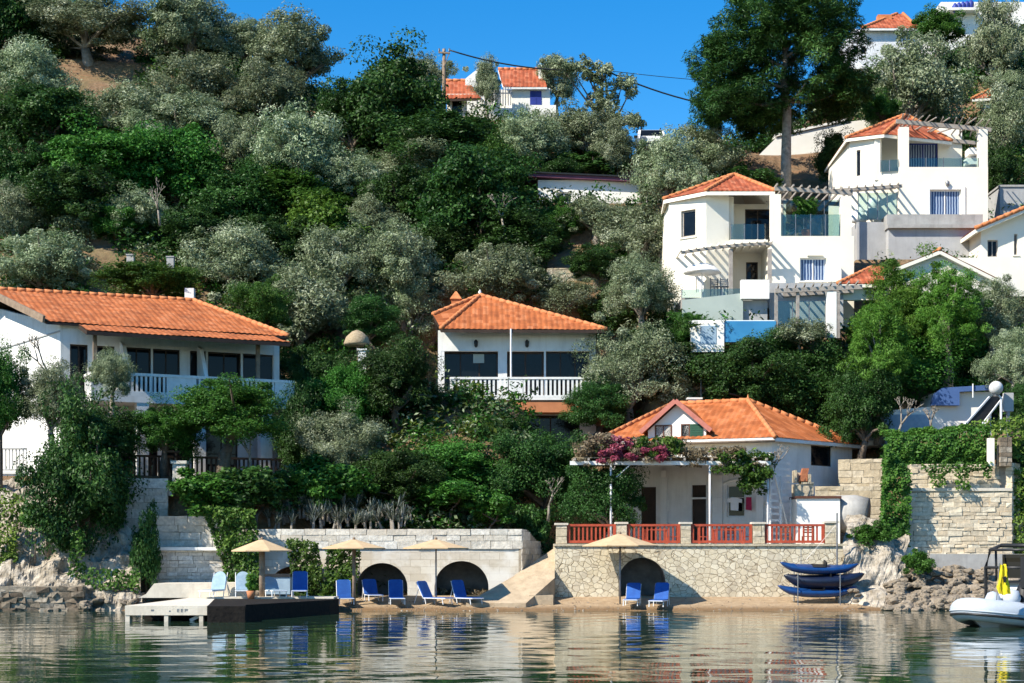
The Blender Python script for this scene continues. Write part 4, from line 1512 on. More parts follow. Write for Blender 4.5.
# ================================================================== the square balcony house
def square_house():
    Y = 76.6
    fz = Line((PX(438, Y), Y), (PX(596, Y), Y))
    r = thing('balcony_house', (0.2, 79, 6.9), 'square house with a hipped orange roof and a white slatted balcony', 'house')
    zf, ze = PZ(398, 75.6), PZ(329, 76.0)
    W1 = fz.rect(441, 498, 351, 398)
    W2 = fz.rect(507, 544, 351, 398)
    W3 = fz.rect(546, 590, 351, 398)
    ops = [(a, b, zf + .02, z1) for a, b, _, z1 in (W1, W2, W3)]
    mb = MB(fz.T)
    wall_panel(mb, 0, fz.len, 6.0, ze + .02, 0, .3, ops + [(1.2, 6.8, 6.95, zf - .7)])
    for a, b in (((fz.p0.x, Y + 6), (fz.p0.x, Y + .01)), ((fz.p0.x + fz.len, Y + .01), (fz.p0.x + fz.len, Y + 6))):
        l2 = Line(a, b)
        mb.T = l2.T
        wall_panel(mb, 0, l2.len, 6.0, ze, -.0, .3)
    mb.T = None
    mb.box(fz.p0.x, fz.p0.x + fz.len, Y + 5.7, Y + 6.0, 6, ze - .01)
    mb.build('wall', M['white'], r)
    window(r, fz, ops[0], 'darkwood', 'pane', 3, 1, .5, .08)
    window(r, fz, ops[1], 'darkwood', 'pane', 2, 2, .35, .1)
    window(r, fz, ops[2], 'darkwood', 'pane', 3, 1, .35, .07)
    window(r, fz, (1.2, 6.8, 6.95, zf - .7), 'darkwood', 'pane', 4, 1, .6, .08)
    # white shutter seen behind foliage
    u = fz.rect(473, 484, 353, 362)
    mb = MB(fz.T)
    mb.box(u[0], u[1], .40, .44, u[2], u[3])
    mb.build('shutter', M['greengrey'], r)
    # balcony
    Yb = 75.5
    x0, x1 = PX(450, Yb), PX(590, Yb)
    mb = MB()
    mb.box(x0, x1, Yb, Y, zf - .10, zf)
    mb.build('balcony_slab', M['white'], r)
    mb = MB()
    mb.box(x0 + .15, x1 - .2, Yb + .06, Y - .01, zf - .68, zf - .102)
    mb.build('balcony_soffit', M['terracotta'], r)
    balustrade(r, (x0, Yb), (x1, Yb), zf + .002, PZ(377, Yb), 'whitewood', 'balcony_balustrade', .10, .205, .10, .12, .1, groups=[(.03, .42), (.52, .99)])
    balustrade(r, (x0, Y - .05), (x0, Yb + .12), zf + .002, PZ(377, Yb), 'whitewood', 'balcony_balustrade', .10, .205, .10, .12, .1)
    mb = MB()
    xx = PX(511, Yb + .1)
    mb.tube([(xx, Yb + .08, PZ(377, Yb)), (xx, Yb + .08, ze - .05)], .045, 8)
    mb.build('post', M['whitemetal'], r)
    for px in (476, 527):
        c = P(px, 344, Y - .1)
        mb = MB()
        mb.lathe([(.02, .22), (.1, .12), (.08, -.1), (.03, -.16)], c, 8)
        mb.build('wall_lamp', M['blackmetal'], r, True)
    # roof
    FL, FR = P(441, 329, 75.5), P(606, 329, 75.7)
    FR.z = FL.z
    AP = P(480, 296, 79.4)
    BL = P(433, 315, 76.9)
    BR = Vector((FR.x - .2, 83.5, FL.z))
    BL2 = Vector((FL.x - .3, 83.5, FL.z))
    R2 = Vector((AP.x + .3, 80.3, AP.z))
    roof(r, [(FL, FR, AP), (FR, BR, R2, AP), (BR, BL2, R2), (BL, FL, AP), (BL2, BL, AP, R2)], [(FL, AP), (AP, FR), (BL, AP)], 'tile', 'darkwood', 'roof', .14)
    mb = MB()
    c = P(456, 300, 80.0)
    mb.lathe([(.32, -.9), (.32, .0), (.42, .02), (.06, .42), (0.0, .44)], c, 4, math.pi / 4)
    mb.build('chimney', M['ridge'], r)
    mb = MB()
    mb.lathe([(.09, -.1), (.12, .05), (.05, .12), (.09, .2), (0, .34)], AP, 8)
    mb.build('finial', M['whiteclean'], r, True)


square_house()


# ================================================================== the beach villa
def beach_villa():
    tf = 2.43
    K = (11.2, 69.0)
    ln = Line((4.6, 71.25), K)
    rs = Line(K, (15.6, 73.4))
    r = thing('beach_villa', (9.5, 71, tf), 'low white beach villa with red gabled dormer and wide orange roof', 'house')
    ze = 7.12
    D1 = ln.rect(641, 656, 487, 545)
    D2 = ln.rect(692, 706, 485, 545)
    W1 = ln.rect(727, 745, 485, 517)
    ops = [(D1[0], D1[1], tf + .02, D1[3]), (D2[0], D2[1], tf + .02, D2[3]), W1]
    mb = MB(ln.T)
    wall_panel(mb, 0, ln.len, 2.0, ze, 0, .35, ops)
    mb.T = rs.T
    WR = rs.rect(811, 832, 446, 466)
    wall_panel(mb, .002, rs.len, 2.0, ze, 0, .35, [WR])
    mb.T = None
    mb.box(4.6, 5.0, 71.4, 77, 2, ze - .01)
    mb.box(4.6, 15.4, 76.7, 77, 2, ze - .01)
    mb.build('wall', M['white'], r)
    door(r, ln, ops[0], 'darkwood')
    door(r, ln, ops[1], 'darkwood')
    # white frame standing proud of the middle door
    u0, u1 = ops[1][0] - .12, ops[1][1] + .12
    mb = MB(ln.T)
    for u in (u0, u1 - .1):
        mb.box(u, u + .1, -.06, .06, tf, ops[1][3] + .1)
    mb.box(u0 + .1, u1 - .1, -.06, .06, ops[1][3] - .62, ops[1][3] - .54)
    mb.build('door_frame', M['whitewood'], r)
    window(r, ln, W1, 'whitewood', 'pane', 1, 1, .12, .06)
    window(r, rs, WR, 'darkwood', 'pane', 1, 1, .08, .05)
    for px, wd in ((664, .16), (718, .22), (760, .16)):
        u = ln.u(px)
        mb = MB(ln.T)
        mb.box(u - wd, u + wd, -.14, -.002, tf, 5.6)
        mb.build('pilaster', M['white'], r)
    # relief arch over the window
    u = ln.u(738)
    mb = MB(ln.T)
    mb.tube([(u + 1.15 * math.cos(math.pi * k / 14), -.02, 4.3 + 1.1 * math.sin(math.pi * k / 14)) for k in range(15)], .07, 6)
    mb.build('relief_arch', M['whiteclean'], r, True)
    # roof
    FL = Vector((3.7, 71.4, ze + .05))
    FR = Vector((11.25, 68.55, ze + .05))
    SR = Vector((16.0, 73.2, ze + .05))
    BR = Vector((14.6, 77.3, ze + .05))
    BL = Vector((4.4, 77.4, ze + .05))
    R1, R2 = P(672, 404, 74.6), P(748, 402, 72.9)
    R1.z = R2.z = 9.15
    roof(r, [(FL, FR, R2, R1), (FR, SR, R2), (SR, BR, R2), (BR, BL, R1, R2), (BL, FL, R1)], [(R1, R2), (R2, FR), (R1, FL), (R2, SR)], 'tile', 'whitewood', 'roof', .14)
    # gabled dormer
    Yd = 70.3
    dl = Line((PX(648, Yd + .5), Yd + .5), (PX(706, Yd - .35), Yd - .35))
    L = dl.len
    zb, zs, zp = ze - .05, dl.z(430, L / 2), dl.z(405, L / 2)
    mb = MB(dl.T)
    mb.prism([(0, 0, zb), (L, 0, zb), (L, 0, zs), (L * .5, 0, zp), (0, 0, zs)], (0, 1.0, 0))
    dr = mb.build('dormer', M['whiteclean'], r)
    ov = .28
    A, B, C = dl.at(-ov, -.3, zs - .12), dl.at(L * .5, -.3, zp + .12), dl.at(L + ov, -.3, zs - .12)
    bk = Vector((dl.n.x, dl.n.y, 0)) * 3.0
    mb = MB()
    roof_face(mb, [A + bk, A, B, B + bk])
    roof_face(mb, [C, C + bk, B + bk, B])
    mb.build('dormer_roof', M['tile'], dr, True)
    mb = MB()
    mb.bar(A + Vector((0, -.03, .03)), B + Vector((0, -.03, .04)), .08, .2)
    mb.bar(C + Vector((0, -.032, .03)), B + Vector((0, -.032, .04)), .08, .2)
    mb.build('barge_board', M['pinkwood'], dr)
    # a brown window and a green shuttered one in the dormer
    q = dl.rect(655, 672, 425, 439)
    window(dr, dl, q, 'brownwood', 'pane', 2, 1, -.03, .06)
    q = dl.rect(681, 690, 424, 438)
    window(dr, dl, q, 'brownwood', 'pane', 1, 1, -.03, .05)
    q = dl.rect(690.3, 703, 424, 438)
    mb = MB(dl.T)
    mb.box(q[0], q[1], -.05, -.005, q[2], q[3])
    for k in range(6):
        zz = q[2] + (q[3] - q[2]) * (k + .5) / 6
        mb.box(q[0] + .04, q[1] - .04, -.065, -.05, zz - .02, zz + .02)
    mb.build('shutter', M['greenwood'], dr)
    # chimney, finial
    c = P(694, 402, 75)
    mb = MB()
    mb.box(c.x - .3, c.x + .3, c.y - .3, c.y + .3, 8.6, c.z + .1)
    mb.box(c.x - .36, c.x + .36, c.y - .36, c.y + .36, c.z + .102, c.z + .18)
    mb.build('chimney', M['whiteclean'], r)
    mb = MB()
    mb.tube([c + Vector((.35, .2, -.8)), c + Vector((.35, .2, 1.2))], .02, 5)
    mb.build('aerial', M['metal'], r)
    mb = MB()
    mb.lathe([(.1, 0), (.12, .1), (.05, .16), (0, .34)], R2, 8)
    mb.build('finial', M['ridge'], r, True)
    # gutter under the front eave
    mb = MB()
    mb.tube([FL + Vector((0.2, -.1, -.16)), FR + Vector((0, -.1, -.16))], .06, 6)
    mb.build('gutter', M['wood'], r, True)
    # lamps and a notice
    for px, py in ((664, 474), (632, 486)):
        u = ln.u(px)
        c = ln.at(u, -.12, ln.z(py, u))
        mb = MB()
        mb.box(c.x - .1, c.x + .1, c.y - .08, c.y + .08, c.z - .14, c.z + .14)
        mb.build('wall_lamp', M['whiteclean'], r)
    return r, ln


bv, vl = beach_villa()

# notice on the villa wall
q = vl.rect(659, 669, 500, 511)
nb = thing('notice_board', vl.at(q[0], -.03, q[2]), 'small white framed notice on the villa wall beside the dark door', 'notice')
mb = MB(vl.T)
mb.box(q[0], q[1], -.05, -.004, q[2], q[3])
mb.build('board', M['whiteclean'], nb)
mb = MB(vl.T)
for k in range(3):
    mb.box(q[0] + .08, q[1] - .08, -.056, -.05, q[2] + .1 + k * .13, q[2] + .14 + k * .13)
mb.build('print', M['metal'], nb)


# pergola in front of the villa
def pergola():
    r = thing('pergola', (6.6, 66, 2.43), 'pale pergola roofed with dry vines and pink bougainvillea above the terrace', 'pergola')
    Yf = 65.5
    z = PZ(462.5, Yf)
    x0, x1 = PX(570, Yf), PX(771, Yf)
    mb = MB()
    mb.box(x0, x1, Yf, Yf + .1, z - .10, z + .06)
    mb.build('front_beam', M['whitewood'], r)
    mb = MB()
    mb.box(x0 + .2, x1 - .1, 67.9, 68.0, z + .0, z + .16)
    mb.build('back_beam', M['whitewood'], r)
    for i in range(15):
        x = x0 + .2 + (x1 - x0 - .4) * i / 14
        mb = MB()
        mb.bar((x, Yf - .25, z + .12), (x, 71.1 - (x - 4.6) * .335, z + .34), .07, .1)
        mb.build('rafter', M['greywood'], r)
    for px in (611, 710, 768):
        x = PX(px, Yf)
        mb = MB()
        mb.tube([(x, Yf + .05, 2.43), (x, Yf + .05, z - .1)], .045, 8)
        mb.build('post', M['whitemetal'], r, True)
    xb = PX(611, Yf)
    mb = MB()
    mb.bar((xb, Yf + .05, z - .8), (xb + .75, Yf + .05, z - .12), .05)
    mb.build('brace', M['whitemetal'], r)
    mb = MB()
    for k in range(24):
        xa_ = x0 + .15 + (x1 - x0 - .3) * k / 24
        mb.prism([(xa_, Yf + .1, z + .19), (xa_ + (x1 - x0) / 24 * .96, Yf + .1, z + .19), (xa_ + (x1 - x0) / 24 * .96, 71.15 - (xa_ - 4.6) * .335, z + .40), (xa_, 71.15 - (xa_ - 4.6) * .335, z + .40)], (0, 0, .03))
    mb.build('reed_mat', M['straw'], r)
    rng = random.Random(4)

    def cloud(n, pxa, pxb, pya, pyb, ya=65.2, yb=68.2):
        out = []
        for i in range(n):
            y = rng.uniform(ya, yb)
            p = P(rng.uniform(pxa, pxb), rng.uniform(pya, pyb), y)
            out.append(p[:])
        return out
    spray_leaves(r, 'dry_vine', cloud(90, 628, 745, 449, 462), 0.26, 60, 'dry', .2, .05, 3, .5)
    spray_leaves(r, 'dry_vine', cloud(60, 575, 766, 457, 465), 0.22, 60, 'dry', .2, .04, 13, .35)
    spray_leaves(r, 'green_vine', cloud(34, 634, 680, 440, 454) + cloud(40, 715, 770, 452, 474, 65.1, 66.5) + cloud(22, 742, 770, 470, 492, 65.1, 65.8), 0.28, 60, 'hedge', .16, .09, 4, .6)
    b = thing('bougainvillea', P(630, 462, 66), 'bougainvillea in pink flower sprawling over the pergola end', 'climbing plant')
    spray_leaves(b, 'flowers', cloud(60, 601, 672, 448, 461, 65.0, 67) + cloud(26, 598, 640, 437, 452, 65.2, 67.5), 0.2, 60, 'pink', .12, .09, 5, .6)
    spray_leaves(b, 'foliage', cloud(34, 578, 612, 436, 462, 65.4, 67.5) + cloud(14, 600, 690, 436, 452, 66, 68), 0.3, 70, 'dry', .15, .08, 6, .7)
    spray_leaves(b, 'foliage', cloud(30, 574, 640, 434, 464, 66, 68), 0.32, 70, 'dark', .15, .08, 7, .7)


pergola()

# white trellis at the end of the villa
tr = thing('trellis', (11.2, 66, 2.43), 'tall white slatted trellis frame at the end of the terrace', 'trellis')
tl = Line((PX(771, 65.8), 65.8), (PX(792, 67.2), 67.2))
mb = MB(tl.T)
for u in (0, tl.len * .5, tl.len):
    mb.box(u - .04, u + .04, 0, .08, 2.43, 6.3 - u * 1.0)
mb.build('upright', M['whitewood'], tr)
mb = MB(tl.T)
for k in range(13):
    zz = 2.7 + k * .27
    mb.box(0.02, tl.len - .02, .085, .105, zz, zz + .1)
mb.bar((0, -.02, 5.9), (tl.len, -.02, 2.6), .06)
mb.build('slat', M['whitewood'], tr)


# ================================================================== terrace wall over the beach
def terrace():
    r = thing('terrace_wall', (7, 63.6, .3), 'cream rubble terrace wall with one arched niche under the red railings', 'wall')
    Y = 63.5
    ln = Line((PX(555, Y), Y), (PX(869, Y), Y))
    zt = PZ(546, Y)
    c = ln.u(642)
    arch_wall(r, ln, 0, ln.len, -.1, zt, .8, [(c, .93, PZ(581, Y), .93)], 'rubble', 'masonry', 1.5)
    mb = MB(ln.T)
    mb.box(-.05, ln.len * .93, -.07, .86, zt + .002, zt + .09)
    mb.build('coping', M['sandblocks'], r)
    # side towards the ramp
    mb = MB()
    mb.quad((ln.p0.x - .002, Y, -.1), (ln.p0.x - .002, Y, zt), (ln.p0.x - .002, 70, zt), (ln.p0.x - .002, 70, -.1))
    mb.build('side_face', M['rubble'], r)
    # piers and red panels
    zp = zt + .092
    for pa, pb, top in ((556, 567, 523), (616.5, 627, 522), (681, 691, 522), (753, 765, 522), (825.5, 838, 521)):
        g = thing('railing_pier', P((pa + pb) / 2, 546, Y + .2), {556: 'cream stone pier at the ramp end of the red railings', 616.5: 'cream stone pier next to the tan parasol top', 681: 'cream stone pier near the middle of the red railings',
                  753: 'cream stone pier before the red railing by the white trellis', 825.5: 'cream stone pier at the kayak end of the red railings'}[pa], 'pier', 'stone piers of the terrace railing')
        a, b = PX(pa, Y), PX(pb, Y)
        block_wall(g, (a, Y + .04), (b, Y + .04), zp, PZ(top, Y) - .08, .42, 'sandblocks', .26, .3, .5, .01, .012, seed=int(pa), core='sandblocks')
        mb = MB()
        mb.box(a - .05, b + .05, Y - .01, Y + .54, PZ(top, Y) - .078, PZ(top, Y))
        mb.build('cap', M['concrete'], g)
    labs = ['red slatted railing panel behind the tan parasol, by the ramp', 'red slatted railing panel in front of the dark villa door', 'red slatted railing panel in front of the terrace tables', 'red slatted railing panel above the stacked kayaks']
    for (pa, pb), lb in zip(((567.5, 616), (627.5, 680.5), (691.5, 752.5), (765.5, 825)), labs):
        g = thing('red_railing', P((pa + pb) / 2, 546, Y + .15), lb, 'railing', 'red railing panels along the terrace')
        a, b = PX(pa, Y), PX(pb, Y)
        mb = MB()
        z0, z1 = zp + .03, PZ(524, Y)
        for u in (a, b - .11):
            mb.box(u, u + .11, Y + .1, Y + .2, z0, z1)
        mb.box(a + .11, b - .11, Y + .1, Y + .2, z1 - .09, z1)
        mb.box(a + .11, b - .11, Y + .1, Y + .2, z0, z0 + .1)
        mb.build('frame', M['redwood'], g)
        n = int((b - a - .22) / .17)
        for i in range(1, n):
            x = a + .11 + (b - a - .22) * i / n
            mb = MB()
            mb.box(x - .035, x + .035, Y + .13, Y + .17, z0 + .1, z1 - .09)
            mb.build('slat', M['redwood'], g)


terrace()


# terrace floor and sand ramp
mb = MB()
mb.box(PX(555, 63.5) + .02, 16.3, 64.3, 74, 2.1, 2.434)
tag(mb.build('terrace_floor', M['concrete']), kind='structure')
mb = MB()
A, B, C, D, E = P(466, 605, 61.4), P(526, 604, 61.2), P(554.6, 578, 62.9), P(555, 547.5, 65.2), P(512, 577, 63.5)
A.z = B.z = .27
low = [(p.x, p.y, -.6) for p in (A, B, C, D, E)]
mb.add([A, B, C, D, E] + low, [(0, 1, 4), (1, 2, 4), (2, 3, 4), (0, 5, 6, 1), (1, 6, 7, 2), (2, 7, 8, 3), (0, 4, 9, 5), (4, 3, 8, 9)])
tag(mb.build('ramp', M['sandramp']), kind='structure')
mb = MB()
mb.box(PX(529, 61.6), PX(553, 62), 61.7, 62.6, .1, .56)
tag(mb.build('steps', M['sandramp']), kind='structure')


# ================================================================== beach wall with arches
def beach_wall():
    Y = 63.9
    r = thing('beach_wall', (-6, 64, .2), 'pale beach wall with dark round niches behind the blue loungers', 'wall')
    ln = Line((PX(236, Y), Y), (PX(522, Y), Y))
    zt = PZ(529, Y)
    ar = []
    for px, hw, top in ((294, 26, 566), (382, 25.5, 563), (461.5, 27, 561)):
        c = ln.u(px)
        h = hw * Y / F
        ar.append((c, h, PZ(top, Y) - h * .95, h * .95))
    zm = PZ(549, Y)
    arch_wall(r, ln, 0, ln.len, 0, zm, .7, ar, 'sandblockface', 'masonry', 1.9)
    block_wall(r, (ln.p0.x, Y - .05), (ln.p0.x + ln.len, Y - .05), zm + .002, zt, .7, 'paleblocks', .3, .5, 1.1, .012, .02, seed=5, name='upper_course')
    mb = MB(ln.T)
    mb.box(.1, ln.len - .1, .66, 2.6, zt - 1.0, zt - .12)
    mb.build('planting_bed', M['soil'], r)
    # shaded return
    q0, q1 = (ln.p0.x + ln.len, Y - .04), (PX(556, 69), 69.0)
    block_wall(r, q0, q1, 0.1, zt - .01, .5, 'paleblocks', .3, .5, 1.0, .01, .015, top=lambda u: zt - .02 - max(0, u - 1.0) * .3, seed=6, name='return_wall')


m, nt, N, L, b = new_mat('sand_block_face')
tc = N.new('ShaderNodeTexCoord')
mp = N.new('ShaderNodeMapping')
mp.inputs['Rotation'].default_value = (R(90), 0, 0)
L.new(tc.outputs['Object'], mp.inputs[0])
br = N.new('ShaderNodeTexBrick')
br.inputs['Scale'].default_value = 1.0
br.inputs['Brick Width'].default_value = 0.75
br.inputs['Row Height'].default_value = 0.27
br.inputs['Mortar Size'].default_value = 0.012
br.inputs['Mortar Smooth'].default_value = 0.4
br.inputs['Color1'].default_value = (0.54, 0.47, 0.37, 1)
br.inputs['Color2'].default_value = (0.66, 0.60, 0.50, 1)
br.inputs['Mortar'].default_value = (0.44, 0.37, 0.28, 1)
nzv = N.new('ShaderNodeTexNoise')
nzv.inputs['Scale'].default_value = 3
L.new(mp.outputs[0], nzv.inputs['Vector'])
mxv = N.new('ShaderNodeMix')
mxv.data_type = 'VECTOR'
mxv.inputs[0].default_value = 0.05
L.new(mp.outputs[0], mxv.inputs[4])
L.new(nzv.outputs['Color'], mxv.inputs[5])
L.new(mxv.outputs[1], br.inputs['Vector'])
n1 = noise_tex(nt, 5, 6, 0.7)
c1 = mixc(nt, ramp(nt, n1, [(0.5, (0, 0, 0)), (0.7, (0.45, 0.45, 0.45))]), br.outputs['Color'], (0.36, 0.30, 0.22))
c1 = mixc(nt, ramp(nt, noise_tex(nt, 0.6, 4, 0.6), [(0.5, (0, 0, 0)), (0.62, (0.7, 0.7, 0.7))]), c1, (0.74, 0.71, 0.65))
L.new(c1, b.inputs['Base Color'])
b.inputs['Roughness'].default_value = 0.9
pr = bump(nt, b, br.outputs['Fac'], -0.5, 0.02)
bump(nt, b, n1, 0.5, 0.02, pr)
M['sandblockface'] = m
beach_wall()


# whitewashed block wall over the jetty (three tiers)
a, b = P(152, 0, 63.6), P(238, 0, 63.9)
bw = thing('block_wall', P(195, 600, 63.6), 'stepped whitewashed block wall above the pale jetty', 'wall')
block_wall(bw, P(156, 0, 64.0)[:2], P(222, 0, 64.2)[:2], PZ(549, 63.7) + .01, PZ(516, 64.0), .6, 'paleblocks', .36, .5, 1.1, .015, .03, seed=9, name='upper_tier')
block_wall(bw, P(150, 0, 63.5)[:2], P(232, 0, 63.7)[:2], 0.2, PZ(550.5, 63.6), .5, 'paleblocks', .16, .3, .7, .012, .02, seed=10, name='lower_tier')
mb = MB()
mb.box(PX(151, 63.5), PX(234, 63.5), 63.4, 64.0, PZ(550.5, 63.6) + .002, PZ(548.5, 63.6) + .05)
mb.build('ledge', M['whiteclean'], bw)

# ivy curtains
def ivy(name, label, quads, seed, cat='ivy', lm='hedge', dens=750):
    c = Vector(quads[0][0])
    r = thing(name, c, label, cat)
    leaf_box(r, 'foliage', quads, lm, dens, .12, .09, seed, .3)
    stems = MB()
    rng = random.Random(seed)
    for (qa, qb, qc, qd) in quads:
        qa, qb, qc, qd = Vector(qa), Vector(qb), Vector(qc), Vector(qd)
        for k in range(4):
            s = rng.random()
            a0 = qa.lerp(qb, s)
            b0 = qd.lerp(qc, min(1, max(0, s + rng.uniform(-.1, .1))))
            stems.tube([a0, a0.lerp(b0, .5) + Vector((rng.uniform(-.1, .1), -.02, 0)), b0], .018, 4)
    stems.build('stem', M['bark'], r)
    return r


def vq(pts, Y):
    return [tuple(P(px, py, Y)) for px, py in pts]


ivy('ivy', 'widest ivy curtain hanging on the wall corner behind the pale loungers', [vq([(232, 592), (262, 592), (256, 510), (202, 506)], 63.2)], 3)
ivy('ivy', 'rounded ivy curtain between the jetty parasol and its neighbour', [vq([(296, 602), (327, 604), (318, 543), (286, 538)], 63.3)], 4)
ivy('ivy', 'broad low ivy curtain beside the first clear niche', [vq([(322, 604), (356, 605), (360, 546), (328, 547)], 63.3)], 5)

# ================================================================== stone wall, hedge at the boat end
def right_wall():
    Y = 65.2
    r = thing('stone_wall', P(955, 555, Y), 'tall coursed tan stone wall in two tiers behind the moored boat', 'wall')
    a, b = P(906, 0, Y), P(1012, 0, Y)
    block_wall(r, a[:2], b[:2], PZ(556, Y), PZ(491, Y), .8, 'blocks', .17, .25, .75, .016, .035, seed=14, name='lower_tier')
    mb = MB()
    mb.box(a.x + .1, b.x, Y - .06, Y + .8, PZ(491, Y) + .002, PZ(488, Y))
    mb.build('ledge', M['concrete'], r)
    a2, b2 = P(911, 0, Y + .35), P(1012, 0, Y + .35)
    block_wall(r, a2[:2], b2[:2], PZ(488, Y) + .002, PZ(464, Y + .35), .7, 'blocks', .17, .25, .7, .016, .03, seed=15, name='upper_tier')
    block_wall(r, (b.x, Y + .02), (b.x + 1.6, Y + 2.2), PZ(556, Y), PZ(462, Y), .6, 'blocks', .17, .25, .7, .016, .03, seed=16, name='return_wall')
    c0, c1 = P(930, 0, 64.6), P(1030, 0, 64.6)
    pl = plain_wall('footing', c0[:2], c1[:2], .4, PZ(554, 64.6), .7, 'greyconcrete', 'plain grey concrete footing under the tan stone wall', 'footing')


right_wall()
h = thing('hedge', P(940, 470, 66), 'long clipped ivy hedge draped over the tan stone wall', 'hedge')
leaf_box(h, 'foliage', [vq([(880, 552), (909, 552), (910, 470), (884, 446)], 64.7), vq([(884, 470), (992, 470), (990, 432), (888, 438)], 66.5),
                        [tuple(P(888, 440, 66.5)), tuple(P(992, 432, 66.5)), tuple(P(992, 432, 66.5) + Vector((0, 1.6, .3))), tuple(P(888, 440, 66.5) + Vector((0, 1.6, .3)))],
                        vq([(880, 552), (884, 446), (888, 444), (886, 550)], 65.2),
                        vq([(880, 552), (886, 552), (888, 444), (884, 446)], 65.2),
                        ], 'hedge', 950, .12, .08, 8, .3)
leaf_box(h, 'foliage', [vq([(926, 474), (992, 470), (992, 462), (920, 465)], 65.1), vq([(932, 488), (944, 486), (948, 468), (928, 468)], 65.05), vq([(956, 490), (968, 490), (970, 466), (954, 466)], 65.05), vq([(984, 478), (990, 478), (992, 464), (982, 464)], 65.05)], 'hedge', 320, .14, .09, 9, .18)
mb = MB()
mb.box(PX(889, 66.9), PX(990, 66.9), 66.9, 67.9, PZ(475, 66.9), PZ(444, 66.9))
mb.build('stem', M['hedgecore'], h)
h2 = thing('hedge', P(1008, 460, 65), 'yellowing hedge spilling over the wall end by the globe lamp', 'hedge')
leaf_box(h2, 'foliage', [vq([(990, 452), (1050, 470), (1050, 414), (992, 424)], 65.6), vq([(1012, 560), (1050, 560), (1050, 468), (1010, 468)], 65.5), vq([(990, 430), (1050, 420), (1050, 410), (960, 424)], 67.5)], 'hedgeyellow', 300, .15, .09, 10, .3)
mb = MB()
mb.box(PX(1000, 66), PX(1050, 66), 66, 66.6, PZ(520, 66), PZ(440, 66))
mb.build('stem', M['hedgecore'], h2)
pil = thing('gate_pillar', P(1006, 468, 65.9), 'grey stone pillar standing in the yellowing hedge', 'pillar')
block_wall(pil, P(1000, 0, 65.0)[:2], P(1012, 0, 65.0)[:2], PZ(466, 65), PZ(437, 65), .5, 'boulder', .2, .25, .4, .01, .02, seed=31)
pil = thing('gate_pillar', P(992, 468, 65.9), 'slim cream pillar at the corner of the long ivy hedge', 'pillar')
mb = MB()
mb.box(PX(989, 65.0), PX(994.5, 65.0), 65.0, 65.3, PZ(466, 65), PZ(438, 65))
mb.build('body', M['cream'], pil)
vy = thing('ivy', P(16, 560, 62), 'pale hanging creeper at the picture edge below the white garden wall', 'ivy')
leaf_box(vy, 'foliage', [vq([(-20, 570), (14, 572), (26, 498), (-20, 478)], 62.6)], 'hedgeyellow', 300, .15, .09, 12, .3)
mb = MB()
mb.tube([P(6, 575, 62.7), P(8, 520, 62.7)], .03, 5)
mb.build('stem', M['bark'], vy)
vy = thing('ivy', P(70, 570, 62), 'dark creeper on the pale rocks under the tallest dark tree', 'ivy')
leaf_box(vy, 'foliage', [vq([(68, 575), (86, 580), (84, 530), (72, 530)], 61.7), vq([(86, 588), (140, 592), (140, 572), (88, 568)], 61.6)], 'hedge', 280, .15, .09, 13, .25)
mb = MB()
mb.tube([P(76, 580, 61.9), P(78, 520, 62.2)], .03, 5)
mb.build('stem', M['bark'], vy)


# yellow garden walls and the cistern behind the kayaks
a, b = P(838, 0, 71.2), P(884, 0, 70.6)
wall_thing('garden_wall', a[:2], b[:2], 3.0, PZ(459, 71), .5, 'sandblocks', 'sunlit yellow garden wall beside the beach villa', course=.3, lo=.4, hi=.9, proud=.01, seed=41, core='sandblocks')
a, b = P(815, 0, 68.6), P(882, 0, 68.2)
wall_thing('garden_wall', a[:2], b[:2], 2.4, PZ(486, 68.4), .5, 'sandblocks', 'lower yellow garden wall behind the round cistern', course=.3, lo=.4, hi=.9, proud=.01, seed=42, core='sandblocks')
st = thing('cistern', P(838, 524, 66), 'white walled cistern ending in a dark round barrel', 'cistern')
mb = MB()
x0, x1 = PX(797, 66), PX(840, 66)
mb.box(x0, x1, 66.0, 67.6, 2.43, PZ(498.5, 66))
mb.build('wall', M['whiteclean'], st)
mb = MB()
mb.box(x0 - .04, x1 + .05, 65.94, 67.66, PZ(498.5, 66) + .002, PZ(496, 66))
mb.build('coping', M['brownwood'], st)
mb = MB()
c = P(853, 514, 66.6)
mb.tube([(x1 + .01, 66.9, c.z), (x1 + .75, 66.7, c.z), (x1 + 1.25, 66.5, c.z - .05)], [.78, .80, .72], 20)
mb.build('barrel', M['greyconcrete'], st, True)


# brick oven
ov = thing('barbecue_oven', P(804, 497, 66.8), 'brick barbecue oven with a red chimney behind the cistern wall', 'oven')
z0 = 4.0
xa, xb = PX(795, 66.8), PX(814, 66.8)
zz = lambda py: PZ(py, 66.8)
mb = MB()
mb.box(xa, xb, 66.9, 67.6, zz(500), zz(484))
mb.box(xa + .3, xb, 66.86, 67.6, zz(484) + .002, zz(482))
mb.build('base', M['sandblocks'], ov)
mb = MB()
mb.box(xa, xa + .1, 66.9, 67.5, zz(482), zz(470))
mb.box(xb - .22, xb - .1, 66.9, 67.5, zz(482), zz(474))
mb.box(xa + .1, xb - .23, 67.3, 67.5, zz(482), zz(472))
mb.build('fire_box', M['sandblocks'], ov)
mb = MB()
mb.prism([(xa + .22, 66.95, zz(481)), (xb - .24, 66.95, zz(481)), (xb - .24, 66.95, zz(475)), (xa + .62, 66.95, zz(468)), (xa + .36, 66.95, zz(468))], (0, .34, 0))
mb.build('chimney', M['brick'], ov)
